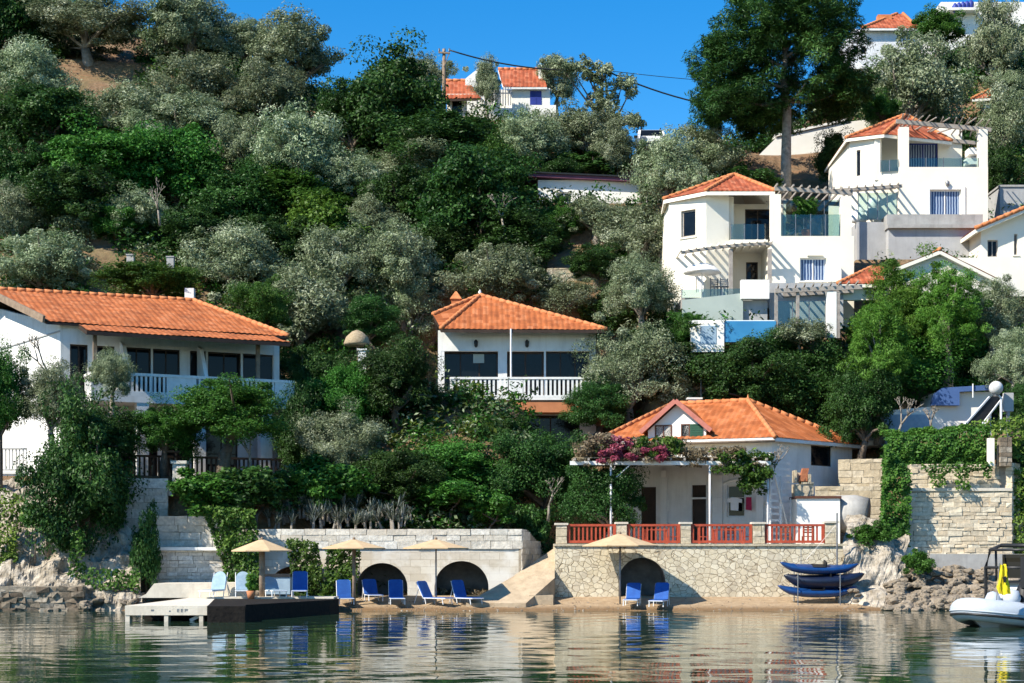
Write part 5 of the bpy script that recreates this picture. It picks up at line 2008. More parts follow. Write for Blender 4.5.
# ================================================================== hipped villa with the pool
def hipped_villa():
    r = thing('hillside_villa', (12.5, 81, 13.0), 'cream villa with a hipped orange roof, glass balconies and a blue pool wall', 'villa')
    Yf = 79.0
    fz = Line((PX(771, Yf), Yf), (PX(856, Yf), Yf))
    zt = PZ(236, Yf)                       # upper terrace floor
    zg = PZ(300, Yf)
    # --- wing under the hip roof
    K, Lp, Mp = (PX(706, 80), 80.0), (PX(669, 81.4), 81.4), (PX(729, 80.3), 80.3)
    l1, l2 = Line(Lp, K), Line(K, Mp)
    ze = PZ(194, 80)
    z0 = PZ(330, 80)
    w1 = l1.rect(681, 695.6, 210, 237)
    w2 = l1.rect(694, 707, 264, 290)
    g1 = l1.rect(696, 704, 264, 292)
    mb = MB(l1.T)
    wall_panel(mb, 0, l1.len, z0, ze, 0, .3, [w1, g1])
    mb.T = l2.T
    wall_panel(mb, .002, l2.len, z0, ze, 0, .3)
    # left flank, back
    bl = Line((Lp[0], Lp[1] + 6), Lp)
    mb.T = bl.T
    wall_panel(mb, 0, bl.len, z0, ze, 0, .3)
    # loggia back wall, ground floor recess wall
    lb = Line((Mp[0] - .2, 82.2), (PX(786, 82.2), 82.2))
    d1 = lb.rect(745, 771, 209, 236)
    d1 = (d1[0], d1[1], zt + .02, d1[3])
    d2 = lb.rect(746, 758, 262, 300)
    d2 = (d2[0], d2[1], PZ(297, 82.2), d2[3])
    mb.T = lb.T
    wall_panel(mb, 0, lb.len, z0, ze - .02, 0, .3, [d1, d2])
    # diagonal side of the loggia
    mb.T = None
    mb.prism([(Mp[0], Mp[1] + .31, zt), (Mp[0], 82.2, zt), (Mp[0], 82.2, ze), (Mp[0], Mp[1] + .31, ze)], (.28, 0, 0))
    # front block
    wf = fz.rect(800, 826.5, 258, 281)
    mb.T = fz.T
    wall_panel(mb, 0, fz.len - .1, z0, zt, 0, .35, [wf])
    mb.box(fz.u(771), fz.u(781), .002, .45, zt, PZ(194, Yf))
    mb.box(fz.u(841), fz.u(851.5), .002, .45, zt, PZ(196, Yf))
    mb.box(0, .45, .36, 3.4, z0, zt)
    mb.box(fz.len - .46, fz.len - .1, .36, 6, z0, zt)
    mb.build('wall', M['cream'], r)
    mb = MB()
    mb.box(Mp[0], PX(771, 80), 79.9, 82.2, zt - .25, zt)
    mb.box(PX(771, 79), PX(851, 79), Yf + .36, 84, zt - .24, zt - .002)
    mb.build('terrace_slab', M['cream'], r)
    window(r, l1, w1, 'greywood', 'pane', 1, 1, .12, .09, sill='cream')
    door(r, l1, g1, 'whitewood', .1)
    window(r, lb, d1, 'darkwood', 'pane', 2, 1, .1, .07)
    window(r, lb, d2, 'darkwood', 'pane', 2, 4, .1, .07)
    window(r, fz, wf, 'whitewood', 'bluepane', 2, 1, .12, .06, sill='cream')
    # curved porch wall beside the window, arch canopy over it
    u0, u1 = fz.u(827), fz.u(840)
    za, zb = fz.z(283, u0), fz.z(259, u0)
    mb = MB(fz.T)
    pts = [(u0, -.35, za), (u1, -.35, za)] + [(u1 - (u1 - u0) * (1 - math.cos(R(a))), -.35, zb - (u1 - u0) * (1 - math.sin(R(a)))) for a in range(0, 91, 15)] + [(u0, -.35, zb)]
    mb.prism(pts, (0, .345, 0))
    mb.build('porch_wall', M['cream'], r)
    u = fz.u(815)
    mb = MB(fz.T)
    mb.prism([(u - .4, -.12, fz.z(256, u)), (u + .4, -.12, fz.z(256, u)), (u, -.12, fz.z(251, u))], (0, .118, 0))
    mb.build('wall_lamp', M['cream'], r)
    # roofs
    A = Vector((PX(663.5, 81.5), 81.5, ze + .05))
    B = Vector((PX(706, 79.6), 79.6, ze + .05))
    C = Vector((PX(775, 79.6), 79.6, ze + .05))
    D = Vector((C.x + .2, 87.3, ze + .05))
    E = Vector((A.x + .3, 87.3, ze + .05))
    T = P(734, 175, 83.4)
    roof(r, [(A, B, T), (B, C, T), (C, D, T), (D, E, T), (E, A, T)], [(A, T), (B, T), (C, T)], 'tiledark', 'cream', 'roof', .18)
    # upper pergola
    for y in (Yf + .1, Yf + 2.6):
        mb = MB()
        mb.bar((PX(775, Yf), y, PZ(190, Yf) + .1), (PX(853, Yf), y, PZ(195, Yf) + .12), .12, .2)
        mb.build('pergola_beam', M['greywood'], r)
    for i in range(10):
        x = PX(777 + i * 8.1, Yf)
        z = PZ(190 + i * .52, Yf) + .26
        mb = MB()
        mb.bar((x, Yf - .15, z), (x, Yf + 3.0, z + .06), .06, .1)
        mb.build('pergola_rafter', M['greywood'], r)
    glass_rail(r, (PX(731, 80.0), 80.0), (PX(771, 80.0), 80.0), zt, PZ(224, 80), 3)
    glass_rail(r, (PX(781, Yf), Yf + .12), (PX(841, Yf), Yf + .12), zt, PZ(214, Yf), 4)
    glass_rail(r, (PX(783, 81.5), 81.5), (PX(845, 81.5), 81.5), zt, PZ(200, 81.5), 3, 'wind_screen')
    # lower terrace, its curved pergola
    zl = PZ(298, 77.4)
    mb = MB()
    mb.box(PX(682, 77.2), PX(771, 77.2) - .02, 77.3, 82, zl - .5, zl)
    mb.build('terrace_slab', M['greyconcrete'], r)
    mb = MB()
    n = 12
    top = []
    for i in range(n + 1):
        px = 681 + (772 - 681) * i / n
        py = 254 - 9 * math.sin(math.pi * .5 * i / n)
        top.append((PX(px, 78.2), PZ(py, 78.2)))
    for (xa, za), (xb, zb) in zip(top, top[1:]):
        mb.prism([(xa, 78.2, za), (xb, 78.2, zb), (xb, 78.2, zb + .14), (xa, 78.2, za + .14)], (0, .12, 0))
    mb.build('pergola_beam', M['greywood'], r)
    for i, (xa, za) in enumerate(top):
        mb = MB()
        mb.bar((xa, 78.0, za + .2), (xa + .1, 82.1, za + .45), .07, .12)
        mb.build('pergola_rafter', M['cream'], r)
    for px in (731, 770):
        mb = MB()
        x = PX(px, 78.2)
        mb.box(x - .09, x + .09, 78.2, 78.38, zl, PZ(249, 78.2))
        mb.build('pergola_post', M['greywood'], r)
    # terrace parapets
    a, b = (PX(682, 77.0), 77.0), (PX(743, 76.7), 76.7)
    ln = Line(a, b)
    mb = MB(ln.T)
    mb.prism([(0, 0, PZ(327, 77)), (ln.len, 0, PZ(323, 77)), (ln.len, 0, PZ(294, 77)), (0, 0, PZ(300, 77))], (0, .25, 0))
    mb.build('parapet', M['greengrey'], r)
    glass_rail(r, (a[0], 77.15), (b[0], 76.85), PZ(298, 77), PZ(289, 77), 3)
    mb = MB()
    mb.box(PX(741, 76.6), PX(769, 76.6), 76.5, 76.9, PZ(299, 76.6), PZ(280, 76.6))
    mb.build('parapet', M['whiteclean'], r)
    mb = MB()
    mb.box(PX(768.5, 77.5), PX(842, 77.5), 77.2, 78.9, PZ(330, 77.5), PZ(284, 77.5))
    mb.build('plinth', M['greyplaster'], r)
    mb = MB()
    mb.prism([(PX(742, 76.7), 76.9, PZ(300, 76.7)), (PX(768, 76.7), 76.9, PZ(300, 76.7)), (PX(768, 76.7), 76.9, PZ(321, 76.7)), (PX(742, 76.7), 76.9, PZ(321, 76.7))], (0, .2, 0))
    mb.build('parapet', M['greyplaster'], r)
    # pool
    Yp = 75.2
    mb = MB()
    mb.box(PX(724, Yp), PX(776, Yp), Yp, Yp + .2, PZ(342, Yp), PZ(321, Yp))
    mb.build('pool_wall', M['pool'], r)
    mb = MB()
    mb.prism([(PX(692, Yp), Yp - .05, PZ(352, Yp)), (PX(724, Yp), Yp - .05, PZ(352, Yp)), (PX(724, Yp), Yp - .05, PZ(320, Yp)), (PX(700, Yp), Yp - .05, PZ(325, Yp)), (PX(690, Yp), Yp - .05, PZ(328, Yp))], (0, .3, 0))
    mb.box(PX(690, Yp), PX(780, Yp), Yp + .21, Yp + .5, PZ(323, Yp), PZ(319.5, Yp))
    mb.build('pool_surround', M['whiteclean'], r)
    mb = MB()
    mb.box(PX(700, Yp), PX(716, Yp), Yp - .07, Yp - .052, PZ(344, Yp), PZ(326, Yp))
    mb.build('pool_step', M['paleblue'], r)  # thin pale blue sheet paints the lilac shade on the surround
    # pool pergola
    z1 = PZ(292, Yp)
    mb = MB()
    mb.bar((PX(775, Yp), Yp, PZ(291, Yp)), (PX(862, Yp), Yp, PZ(287, Yp)), .12, .2)
    mb.build('pergola_beam', M['greywood'], r)
    mb = MB()
    mb.bar((PX(790, Yp), Yp + 1.9, PZ(288, Yp)), (PX(862, Yp), Yp + 1.9, PZ(284, Yp)), .12, .2)
    mb.build('pergola_beam', M['greywood'], r)
    for i in range(10):
        x = PX(778 + i * 8.8, Yp)
        z = PZ(290 - i * .41, Yp) + .2
        mb = MB()
        mb.bar((x, Yp - .2, z), (x + .3, Yp + 2.1, z + .12), .06, .09)
        mb.build('pergola_rafter', M['greywood'], r)
    for px, w in ((776.5, .07), (798, .07)):
        mb = MB()
        x = PX(px, Yp)
        mb.box(x - w, x + w, Yp + .02, Yp + .16, PZ(338, Yp), PZ(291, Yp))
        mb.build('pergola_post', M['greywood'], r)
    mb = MB()
    mb.box(PX(827, Yp), PX(836.5, Yp), Yp - .02, Yp + .3, PZ(338, Yp), PZ(291.5, Yp))
    mb.build('pergola_post', M['whiteclean'], r)
    mb = MB()
    mb.box(PX(836.7, Yp), PX(840, Yp), Yp, Yp + .2, PZ(338, Yp), PZ(292, Yp))
    mb.build('pergola_post', M['greywood'], r)
    glass_rail(r, (PX(777, Yp), Yp + .3), (PX(827, Yp), Yp + .3), PZ(338, Yp), PZ(300, Yp), 3, 'wind_screen')


hipped_villa()
pr = thing('parasol', (PX(702, 79.0), 79.0, PZ(298, 79)), 'closed-sided white parasol on the villa lower terrace', 'parasol')
pr['label'] = 'domed white parasol on the lower terrace of the hipped villa'
mb = MB()
c = Vector((PX(702, 79.0), 79.0, PZ(272, 79)))
mb.lathe([(.95, -.05), (.93, .0), (.7, .22), (.35, .38), (0, .44)], c, 10)
mb.build('canopy', M['whitecloth'], pr, True)
mb = MB()
mb.tube([(c.x, c.y, PZ(298, 79)), (c.x, c.y, c.z + .42)], .03, 6)
mb.build('pole', M['whitemetal'], pr)


# chair kit for terraces
def make_chair(name, label, m, loc, rz, group, cat='chair'):
    g = thing(name, loc, label, cat, group, rz)
    mb = MB()
    mb.box(-.22, .22, -.22, .22, .43, .46)
    mb.build('seat', M[m], g, local=True)
    mb = MB()
    for z in (.58, .68, .78):
        mb.box(-.2, .2, .2, .225, z, z + .06)
    mb.build('backrest', M[m], g, local=True)
    for sx in (-.2, .2):
        for sy, h in ((-.2, .43), (.2, .9)):
            mb = MB()
            mb.box(sx - .02, sx + .02, sy - .02, sy + .02, 0, h)
            mb.build('leg', M[m], g, local=True)
    return g


def make_table(label, m, loc, group, w=.5, cat='table'):
    g = thing('table', loc, label, cat, group)
    mb = MB()
    mb.box(-w, w, -.4, .4, .71, .75)
    mb.build('table_top', M[m], g, local=True)
    for sx in (-w + .06, w - .06):
        for sy in (-.34, .34):
            mb = MB()
            mb.box(sx - .03, sx + .03, sy - .03, sy + .03, 0, .71)
            mb.build('leg', M[m], g, local=True)
    return g


tz = 2.436
make_table('brown wooden table on the terrace below the washing', 'redwood', (PX(728, 66.2), 66.2, tz), 'terrace tables', .6)
make_table('brown wooden table on the terrace before the dark villa door', 'redwood', (PX(655, 66.4), 66.4, tz), 'terrace tables', .5)
ch = make_chair('terrace_chair', 'red chair on the terrace nearest to the white door frame', 'redwood', (PX(704, 66.3), 66.3, tz), R(90), 'terrace chairs')
for px, y, rz, lb in ((748, 66.3, -90, 'red chair at the trellis end of the table below the washing'), (730, 67.1, 0, 'red chair tucked behind the table below the washing'),
                      (638, 66.4, 90, 'red chair by the dark door, on the side of the small green tree'), (672, 66.4, -90, 'red chair beside the table near the white notice')):
    c2 = copy_tree(ch)
    c2.location = (PX(px, y), y, tz)
    c2.rotation_euler = (0, 0, R(rz))
    c2['label'] = lb
for i, (px, lb) in enumerate(((786, 'dark garden chair at the trellis behind the last red railing'), (808, 'dark garden chair against the white cistern wall'))):
    c2 = copy_tree(ch)
    c2.location = (PX(px, 65.4), 65.4, tz)
    c2.rotation_euler = (0, 0, R(180 if i else 160))
    c2['label'] = lb
    for k in kids(c2):
        k.data = k.data.copy()
        k.data.materials[0] = M['brownwood']
pc = make_chair('patio_chair', 'grey patio chair under the parasol of the hipped villa', 'metal', (PX(716, 79.5), 79.5, PZ(298, 79.5) + .12), R(20), 'villa patio chairs')
c2 = copy_tree(pc)
c2.location = (PX(726, 79.4), 79.4, PZ(298, 79.4) + .12)
c2['label'] = 'grey patio chair next to the curved pergola post'

# washing
ws = thing('shirt', P(655, 487, 68), 'white shirt hanging to dry in front of the villa window', 'shirt')
c = vl.at(vl.u(736), -.35, 0)
c.z = PZ(505, 69)
mb = MB()
mb.prism([(c.x - .16, c.y, c.z - .22), (c.x + .17, c.y, c.z - .24), (c.x + .18, c.y, c.z + .12), (c.x + .33, c.y, c.z + .1), (c.x + .33, c.y, c.z + .26), (c.x + .08, c.y, c.z + .33), (c.x - .08, c.y, c.z + .33), (c.x - .32, c.y, c.z + .27), (c.x - .32, c.y, c.z + .11), (c.x - .17, c.y, c.z + .12)], (0, .04, 0))
o = mb.build('cloth', M['whitecloth'], ws)
ws.location = c
for k in kids(ws):
    k.data.transform(Matrix.Translation(Vector(P(655, 487, 68)) - c))
cl = thing('towel', c, 'crimson towel hanging beside the white shirt', 'towel')
x = vl.at(vl.u(750), -.3, 0)
mb = MB()
mb.prism([(x.x - .13, x.y, c.z - .2), (x.x + .13, x.y, c.z - .24), (x.x + .12, x.y, c.z + .34), (x.x - .11, x.y, c.z + .34)], (0, .03, 0))
mb.build('cloth', M['pinkcloth'], cl)
wl = thing('clothes_line', c, 'thin washing line across the villa window', 'clothes line')
mb = MB()
a, b = vl.at(vl.u(710), -.3, c.z + .36), vl.at(vl.u(768), -.3, c.z + .36)
mb.tube([a, a.lerp(b, .5) + Vector((0, 0, -.03)), b], .008, 4)
mb.build('cord', M['whitemetal'], wl)
mb = MB()
for p in (a, b):
    mb.tube([(p.x, p.y, tz), p], .025, 5)
mb.build('pole', M['whitemetal'], wl)


# ================================================================== upper villa
def upper_villa():
    r = thing('hillside_villa', (22.5, 87, 17.6), 'tall cream villa with a rooftop pergola standing on a grey podium', 'villa')
    Y = 86.0
    fz = Line((PX(899, Y), Y), (PX(988, Y), Y))
    zt, z0 = PZ(167, Y), PZ(230, Y)
    w = fz.rect(929.6, 961, 189.6, 216.5)
    mb = MB(fz.T)
    wall_panel(mb, 0, fz.len, z0, zt, 0, .35, [w])
    mb.box(fz.u(900), fz.u(909), .002, .5, zt, PZ(127, Y))
    mb.box(fz.u(979.5), fz.u(987.8), .002, .5, zt, PZ(129, Y))
    # flank walls, rear
    mb.box(0, .35, .351, 8, z0, zt)
    mb.box(fz.len - .35, fz.len, .351, 8, z0, zt)
    mb.T = None
    rb = Line((PX(880, 89.2), 89.2), (PX(992, 89.2), 89.2))
    d1 = rb.rect(909, 938, 143, 170)
    d1 = (d1[0], d1[1], zt + .02, d1[3])
    mb.T = rb.T
    wall_panel(mb, 0, rb.u(962), zt, PZ(128, 89.2), 0, .3, [d1])
    mb.T = None
    # wing
    K, Lp = (PX(880, 86.4), 86.4), (PX(849.5, 87.2), 87.2)
    wl_ = Line(Lp, K)
    ww = wl_.rect(856.5, 860.5, 150, 176)
    ze = PZ(139, 86.8)
    mb.T = wl_.T
    wall_panel(mb, 0, wl_.len, PZ(228, 86.5), ze, 0, .3, [ww])
    mb.T = None
    mb.prism([(K[0], K[1], PZ(228, 86.4)), (fz.p0.x - .002, Y + .2, PZ(228, 86.4)), (fz.p0.x - .002, Y + .2, PZ(166, 86)), (K[0], K[1], PZ(172, 86.4))], (0, .3, 0))
    mb.prism([(K[0], K[1] + .02, PZ(180, 86.4)), (K[0], 89.2, PZ(180, 86.4)), (K[0], 89.2, ze), (K[0], K[1] + .02, ze)], (-.28, 0, 0))
    mb.box(Lp[0], Lp[0] + .3, 87.5, 93, PZ(228, 86.5), ze - .01)
    mb.build('wall', M['cream'], r)
    mb = MB()
    mb.box(fz.p0.x + .36, fz.p0.x + fz.len - .36, Y + .36, 89.2, zt - .3, zt - .004)
    mb.box(PX(881, 86.5), fz.p0.x + .1, 86.75, 89.2, zt - .5, zt - .2)
    mb.build('terrace_slab', M['cream'], r)
    window(r, fz, w, 'whitewood', 'bluepane', 2, 1, .12, .07)
    # raised surround
    mb = MB(fz.T)
    a, b, c, d = w
    for q in ((a - .18, a, c - .1, d + .16), (b, b + .22, c - .1, d + .16), (a, b, d, d + .16)):
        mb.box(q[0], q[1], -.05, -.003, q[2], q[3])
    mb.build('window_surround', M['whiteclean'], r)
    window(r, wl_, ww, 'greywood', 'pane', 1, 1, .1, .05)
    window(r, rb, d1, 'bluewood', 'bluepane', 2, 1, .1, .07)
    c = fz.at(fz.u(947), -.1, fz.z(184, fz.u(947)))
    mb = MB()
    mb.lathe([(.03, .16), (.12, .08), (.09, -.1), (.02, -.18)], c, 8)
    mb.build('wall_lamp', M['metal'], r, True)
    # lounge seats seen through the far end of the loggia
    mb = MB()
    for k in range(3):
        mb.box(PX(964 + k * 1.5, 88), PX(978, 88), 88 - k * .2, 88.4, zt + .1 + k * .5, zt + .45 + k * .5)
    mb.build('loggia_shelf', M['whiteclean'], r)
    # rooftop pergola of crooked poles
    zb, zb2 = PZ(130, Y), PZ(125, Y)
    mb = MB()
    mb.bar((PX(897, Y), Y + .2, zb2 + .25), (PX(992, Y), Y + .2, zb + .05), .14, .22)
    mb.build('pergola_beam', M['greywood'], r)
    mb = MB()
    mb.bar((PX(897, Y), Y + 3.1, zb2 + .35), (PX(992, Y), Y + 3.1, zb + .1), .14, .2)
    mb.build('pergola_beam', M['greywood'], r)
    rng = random.Random(2)
    for i in range(14):
        x = PX(901 + i * 6.6, Y)
        z = zb2 + .42 - i * .02
        mb = MB()
        mb.tube([(x, Y - .5, z + rng.uniform(-.05, .05)), (x + rng.uniform(-.4, .4), Y + 1.6, z + rng.uniform(-.12, .08)), (x + rng.uniform(-.5, .5), Y + 3.4, z + .1)], [.035, .045, .035], 6)
        mb.build('pergola_pole', M['greywood'], r)
    # low hip roof behind
    A, B, C = P(846, 141, 87.0), P(884, 137, 86.1), Vector((PX(906, 86.4), 86.9, 0))
    A.z = B.z = ze + .08
    C = Vector((PX(952, 88.4), 88.4, ze + .28))
    T = P(906, 115, 90.2)
    D = Vector((C.x + .3, 94, C.z))
    E = Vector((A.x + .2, 94, A.z))
    roof(r, [(A, B, T), (B, C, T), (C, D, T), (D, E, T), (E, A, T)], [(A, T), (B, T), (C, T)], 'tiledark', 'cream', 'roof', .16)
    # podium
    mb = MB()
    mb.box(PX(889, 84.5), PX(992, 84.5), 84.6, 92, 14.0, PZ(228.5, 84.6))
    mb.box(PX(858, 85), PX(889, 85) - .02, 85.2, 92, 14.0, PZ(222, 85.2))
    mb.build('podium', M['greyplaster'], r)
    mb = MB()
    mb.box(PX(888, 84.4), PX(984, 84.4), 84.35, 84.598, PZ(228, 84.4), PZ(224.5, 84.4))
    mb.box(PX(888, 84.4), PX(984, 84.4), 84.6, 85.9, PZ(228.5, 84.6) + .004, PZ(219.5, 85.9))
    mb.build('ledge', M['greyconcrete'], r)
    # side terrace: sloping pergola, glass, stair glass
    zq = PZ(220, 85.2)
    for y, dz in ((84.6, 0), (86.0, .25)):
        mb = MB()
        mb.bar((PX(829, 84.6), y, PZ(191, 84.6) + dz), (PX(902, 84.6), y, PZ(186, 84.6) + dz), .12, .16)
        mb.build('pergola_beam', M['greywood'], r)
    for i in range(9):
        x = PX(832 + i * 8.2, 84.6)
        mb = MB()
        mb.bar((x, 84.4, PZ(191 - i * .56, 84.6) + .12), (x + .5, 87.0, PZ(191 - i * .56, 84.6) + .5), .07, .1)
        mb.build('pergola_rafter', M['greywood'], r)
    mb = MB()
    x = PX(850, 84.6)
    mb.box(x - .08, x + .08, 84.6, 84.76, 13, PZ(191, 84.6))
    mb.build('pergola_post', M['greywood'], r)
    glass_rail(r, (PX(859, 85.1), 85.3), (PX(898, 85.1), 85.3), zq, PZ(192, 85.1), 4, 'wind_screen')
    glass_rail(r, (PX(881, 86.2), 86.3), (PX(899, 86.0), 86.1), PZ(172, 86.2), PZ(160, 86.2), 2)
    glass_rail(r, (PX(909, Y), Y + .1), (PX(979, Y), Y + .1), zt + .002, zt + .5, 4)


upper_villa()
for i, (px, py, lb) in enumerate(((859, 215, 'rounded white lounge chair behind the terrace glass, beside the post'), (872, 211, 'tall backed white lounge chair behind the terrace glass'))):
    c = P(px, py, 85.9)
    g = thing('lounge_chair', c, lb, 'lounge chair', 'white lounge chairs on the upper terrace')
    mb = MB()
    mb.lathe([(.15, -.45), (.38, -.38), (.42, -.1), (.3, .1), (.05, .12)], c, 12)
    mb.build('seat', M['whiteclean'], g, True)
    mb = MB()
    mb.lathe([(.02, -.1), (.3, .0), (.33, .25 + .25 * i), (.12, .45 + .3 * i), (0, .48 + .3 * i)], c + Vector((.1, .25, 0)), 12)
    mb.build('backrest', M['whiteclean'], g, True)

# villa terrace palm
pm_ = thing('potted_palm', P(806, 236, 80.3), 'leafy potted palm behind the glass of the hipped villa terrace', 'potted plant')
spray_leaves(pm_, 'crown', [P(806 + random.uniform(-9, 9), 208 + random.uniform(-8, 10), 80.3 + random.uniform(-.3, .3))[:] for _ in range(22)], .3, 50, 'green', .35, .06, 33, .7, .4)
mb = MB()
mb.tube([P(806, 238, 80.3), P(806, 212, 80.3)], [.07, .04], 6)
mb.build('trunk', M['bark'], pm_)
c = P(806, 237, 80.3)
mb = MB()
mb.lathe([(.18, 0), (.25, .35), (.22, .36)], c, 10)
mb.build('pot', M['terracotta'], pm_, True)


# ================================================================== houses further up and behind
def simple_house(name, label, cat='house'):
    return thing(name, (0, 0, 0), label, cat)


def block(r, x0, x1, y0, y1, z0, z1, m='white', name='wall', ops=()):
    ln = Line((x0, y0), (x1, y0))
    mb = MB(ln.T)
    wall_panel(mb, 0, ln.len, z0, z1, 0, .3, ops)
    mb.box(0, .3, .3, y1 - y0, z0, z1)
    mb.box(ln.len - .3, ln.len, .3, y1 - y0, z0, z1)
    mb.box(.3, ln.len - .3, y1 - y0 - .3, y1 - y0, z0, z1)
    mb.build(name, M[m], r)
    return ln


# hilltop cottage with blue shutter
Y = 107.0
r = thing('hilltop_cottage', P(510, 116, Y), 'small white hilltop cottage with blue shutter, chimney and orange roofs', 'house')
z0 = PZ(128, Y)
ln = Line((PX(512, Y), Y), (PX(550, Y), Y))
wq = ln.rect(530, 541.5, 91, 105)
block(r, PX(512, Y), PX(550, Y), Y, Y + 4, z0, PZ(88, Y), 'whiteclean', 'wall', [wq])
mb = MB(ln.T)
mb.box(wq[0], wq[1], -.03, .05, wq[2], wq[3])
mb.box((wq[0] + wq[1]) / 2 - .03, (wq[0] + wq[1]) / 2 + .03, -.045, -.031, wq[2], wq[3])
mb.build('shutter', M['bluewood'], r)
zg = PZ(86, Y)
A, B, C, D = P(503, 87, Y - .3), P(547, 87, Y - .3), P(541, 69.5, Y + 2.4), P(498, 69.5, Y + 2.4)
D2 = P(496, 68, Y + 2.4)
roof(r, [(A, B, C, D)], [(D, C)], 'tiledark', 'whitewood', 'roof', .12)
# gable block behind the slender olive
mb = MB()
xa, xb = PX(465, Y), PX(495, Y)
mb.prism([(xa, Y + .6, z0), (xb, Y + .6, z0), (xb, Y + .6, PZ(72, Y)), (PX(480, Y), Y + .6, PZ(64, Y)), (xa, Y + .6, PZ(76, Y))], (0, 4, 0))
mb.box(xb + .002, PX(512, Y) - .002, Y + .8, Y + 4, z0, PZ(86, Y))
mb.build('gable', M['whiteclean'], r)
c = P(542, 75, Y + 1.2)
mb = MB()
mb.box(c.x - .24, c.x + .24, c.y - .24, c.y + .24, PZ(90, Y), PZ(62, Y))
mb.box(c.x - .28, c.x + .28, c.y - .28, c.y + .28, PZ(62, Y) + .002, PZ(61, Y))
mb.build('chimney', M['whiteclean'], r)
mb = MB()
for k in range(9):
    x = PX(490 + k * 2.6, Y - .6)
    mb.box(x - .03, x + .03, Y - .62, Y - .56, PZ(108, Y), PZ(88 + (k % 3), Y))
mb.box(PX(489, Y), PX(512, Y), Y - .555, Y - .52, PZ(96, Y), PZ(95, Y))
mb.build('gate', M['metal'], r)
# annexe with its own roof
r2 = thing('hilltop_annexe', P(458, 112, Y), 'low annexe with an orange roof beside the utility pole', 'house')
ln = Line((PX(447, Y - .5), Y - .5), (PX(476, Y - .5), Y - .5))
q = ln.rect(452, 462, 98, 112)
block(r2, PX(447, Y - .5), PX(476, Y - .5), Y - .5, Y + 3, z0, PZ(96, Y), 'cream', 'wall', [q])
window(r2, ln, q, 'darkwood', 'pane', 2, 1)
A, B, C, D = P(443, 99, Y - 1.0), P(481, 98, Y - 1.0), P(468, 81, Y + 1.2), P(446, 81, Y + 1.2)
roof(r2, [(A, B, C, D)], [(D, C)], 'tiledark', 'darkwood', 'roof', .14)
pw = thing('parapet_wall', P(490, 118, Y - 1.5), 'stepped white parapet wall in front of the hilltop cottage', 'wall')
mb = MB()
yy = Y - 1.6
for a, b, t in ((467, 477, 101), (477, 482, 104), (482, 500, 105), (500, 512, 108), (512, 556, 105)):
    mb.box(PX(a, yy) + .001, PX(b, yy) - .001, yy, yy + .25, PZ(132, yy), PZ(t, yy))
mb.box(PX(478, yy), PX(484, yy), yy - .02, yy + .27, PZ(104, yy) + .004, PZ(100, yy))
mb.build('body', M['whiteclean'], pw)

# flat roofed building
Y = 92.0
r = thing('flat_building', P(592, 215, Y), 'long low pale building with a flat plum edged roof', 'building')
x0, x1 = PX(538, Y), PX(664, Y)
ln = Line((x0, Y), (x1, Y))
ops = [ln.rect(556, 572, 192, 204), ln.rect(640, 654, 192, 204)]
block(r, x0, x1, Y, Y + 5, PZ(222, Y), PZ(180, Y), 'whiteclean', 'wall', ops)
for q in ops:
    window(r, ln, q, 'whitewood', 'pane', 2, 1)
mb = MB()
mb.box(PX(543, Y), PX(605, Y), Y - .9, Y - .6, PZ(226, Y), PZ(205, Y))
mb.box(PX(605.2, Y), PX(662, Y), Y - .9, Y - .6, PZ(226, Y), PZ(211, Y))
mb.build('parapet', M['whiteclean'], r)
mb = MB()
mb.prism([P(522, 176, Y - .35), P(662, 182.5, Y - .35), P(662, 179, Y - .35), P(522, 172.5, Y - .35)], (0, 5, 0))
mb.build('roof', M['purple'], r)
mb = MB()
mb.prism([P(520, 172.2, Y - .45), P(664, 178.7, Y - .45), P(664, 177.2, Y - .45), P(520, 170.7, Y - .45)], (0, 5.2, 0))
mb.build('roof_edge', M['black'], r)

# long white retaining wall under the pine
Y = 102.5
r = thing('retaining_wall', P(810, 168, Y), 'long blank white retaining wall behind the great pine trunk', 'wall')
mb = MB()
mb.prism([P(744, 172, Y), P(868, 176, Y), P(872, 119, Y), P(846, 122, Y), P(776, 138, Y), P(760, 154, Y)], (0, .5, 0))
mb.build('body', M['whiteclean'], r)
mb = MB()
mb.bar(P(774, 137, Y + .25), P(848, 120.5, Y + .25), .7, .14)
mb.build('coping', M['whiteclean'], r)

# hilltop white house with orange roof
Y = 114.0
r = thing('hilltop_house', P(880, 80, Y), 'white hilltop house with a red tiled hip roof and small shaded windows', 'house')
ln = Line((PX(852, Y), Y), (PX(918, Y), Y))
ops = [ln.rect(854, 858.5, 46, 54), ln.rect(861, 866, 46, 54)]
block(r, ln.p0.x, PX(918, Y), Y, Y + 6, PZ(95, Y), PZ(29, Y), 'bluewhite', 'wall', ops)
for q in ops:
    window(r, ln, q, 'darkwood', 'pane', 1, 1)
A, B = P(862, 30, Y - .4), P(918, 29, Y - .4)
A.z = B.z = PZ(30, Y)
T1, T2 = P(897, 14, Y + 3.0), P(903, 14, Y + 3.0)
Bk, Ak = Vector((B.x, Y + 6.4, B.z)), Vector((A.x, Y + 6.4, A.z))
roof(r, [(A, B, T2, T1), (Ak, A, T1), (B, Bk, T2)], [(A, T1), (T2, B)], 'tiledark', 'whitewood', 'roof', .14)
mb = MB()
mb.box(PX(850, Y - 1), PX(868, Y - 1), Y - 1.2, Y - .05, PZ(74, Y), PZ(71, Y))
mb.build('balcony_slab', M['white'], r)
mb = MB()
c = P(884, 20, Y + 2)
mb.box(c.x - .5, c.x + .5, c.y - .3, c.y + .3, c.z - .8, c.z + .3)
mb.build('chimney', M['ridge'], r)

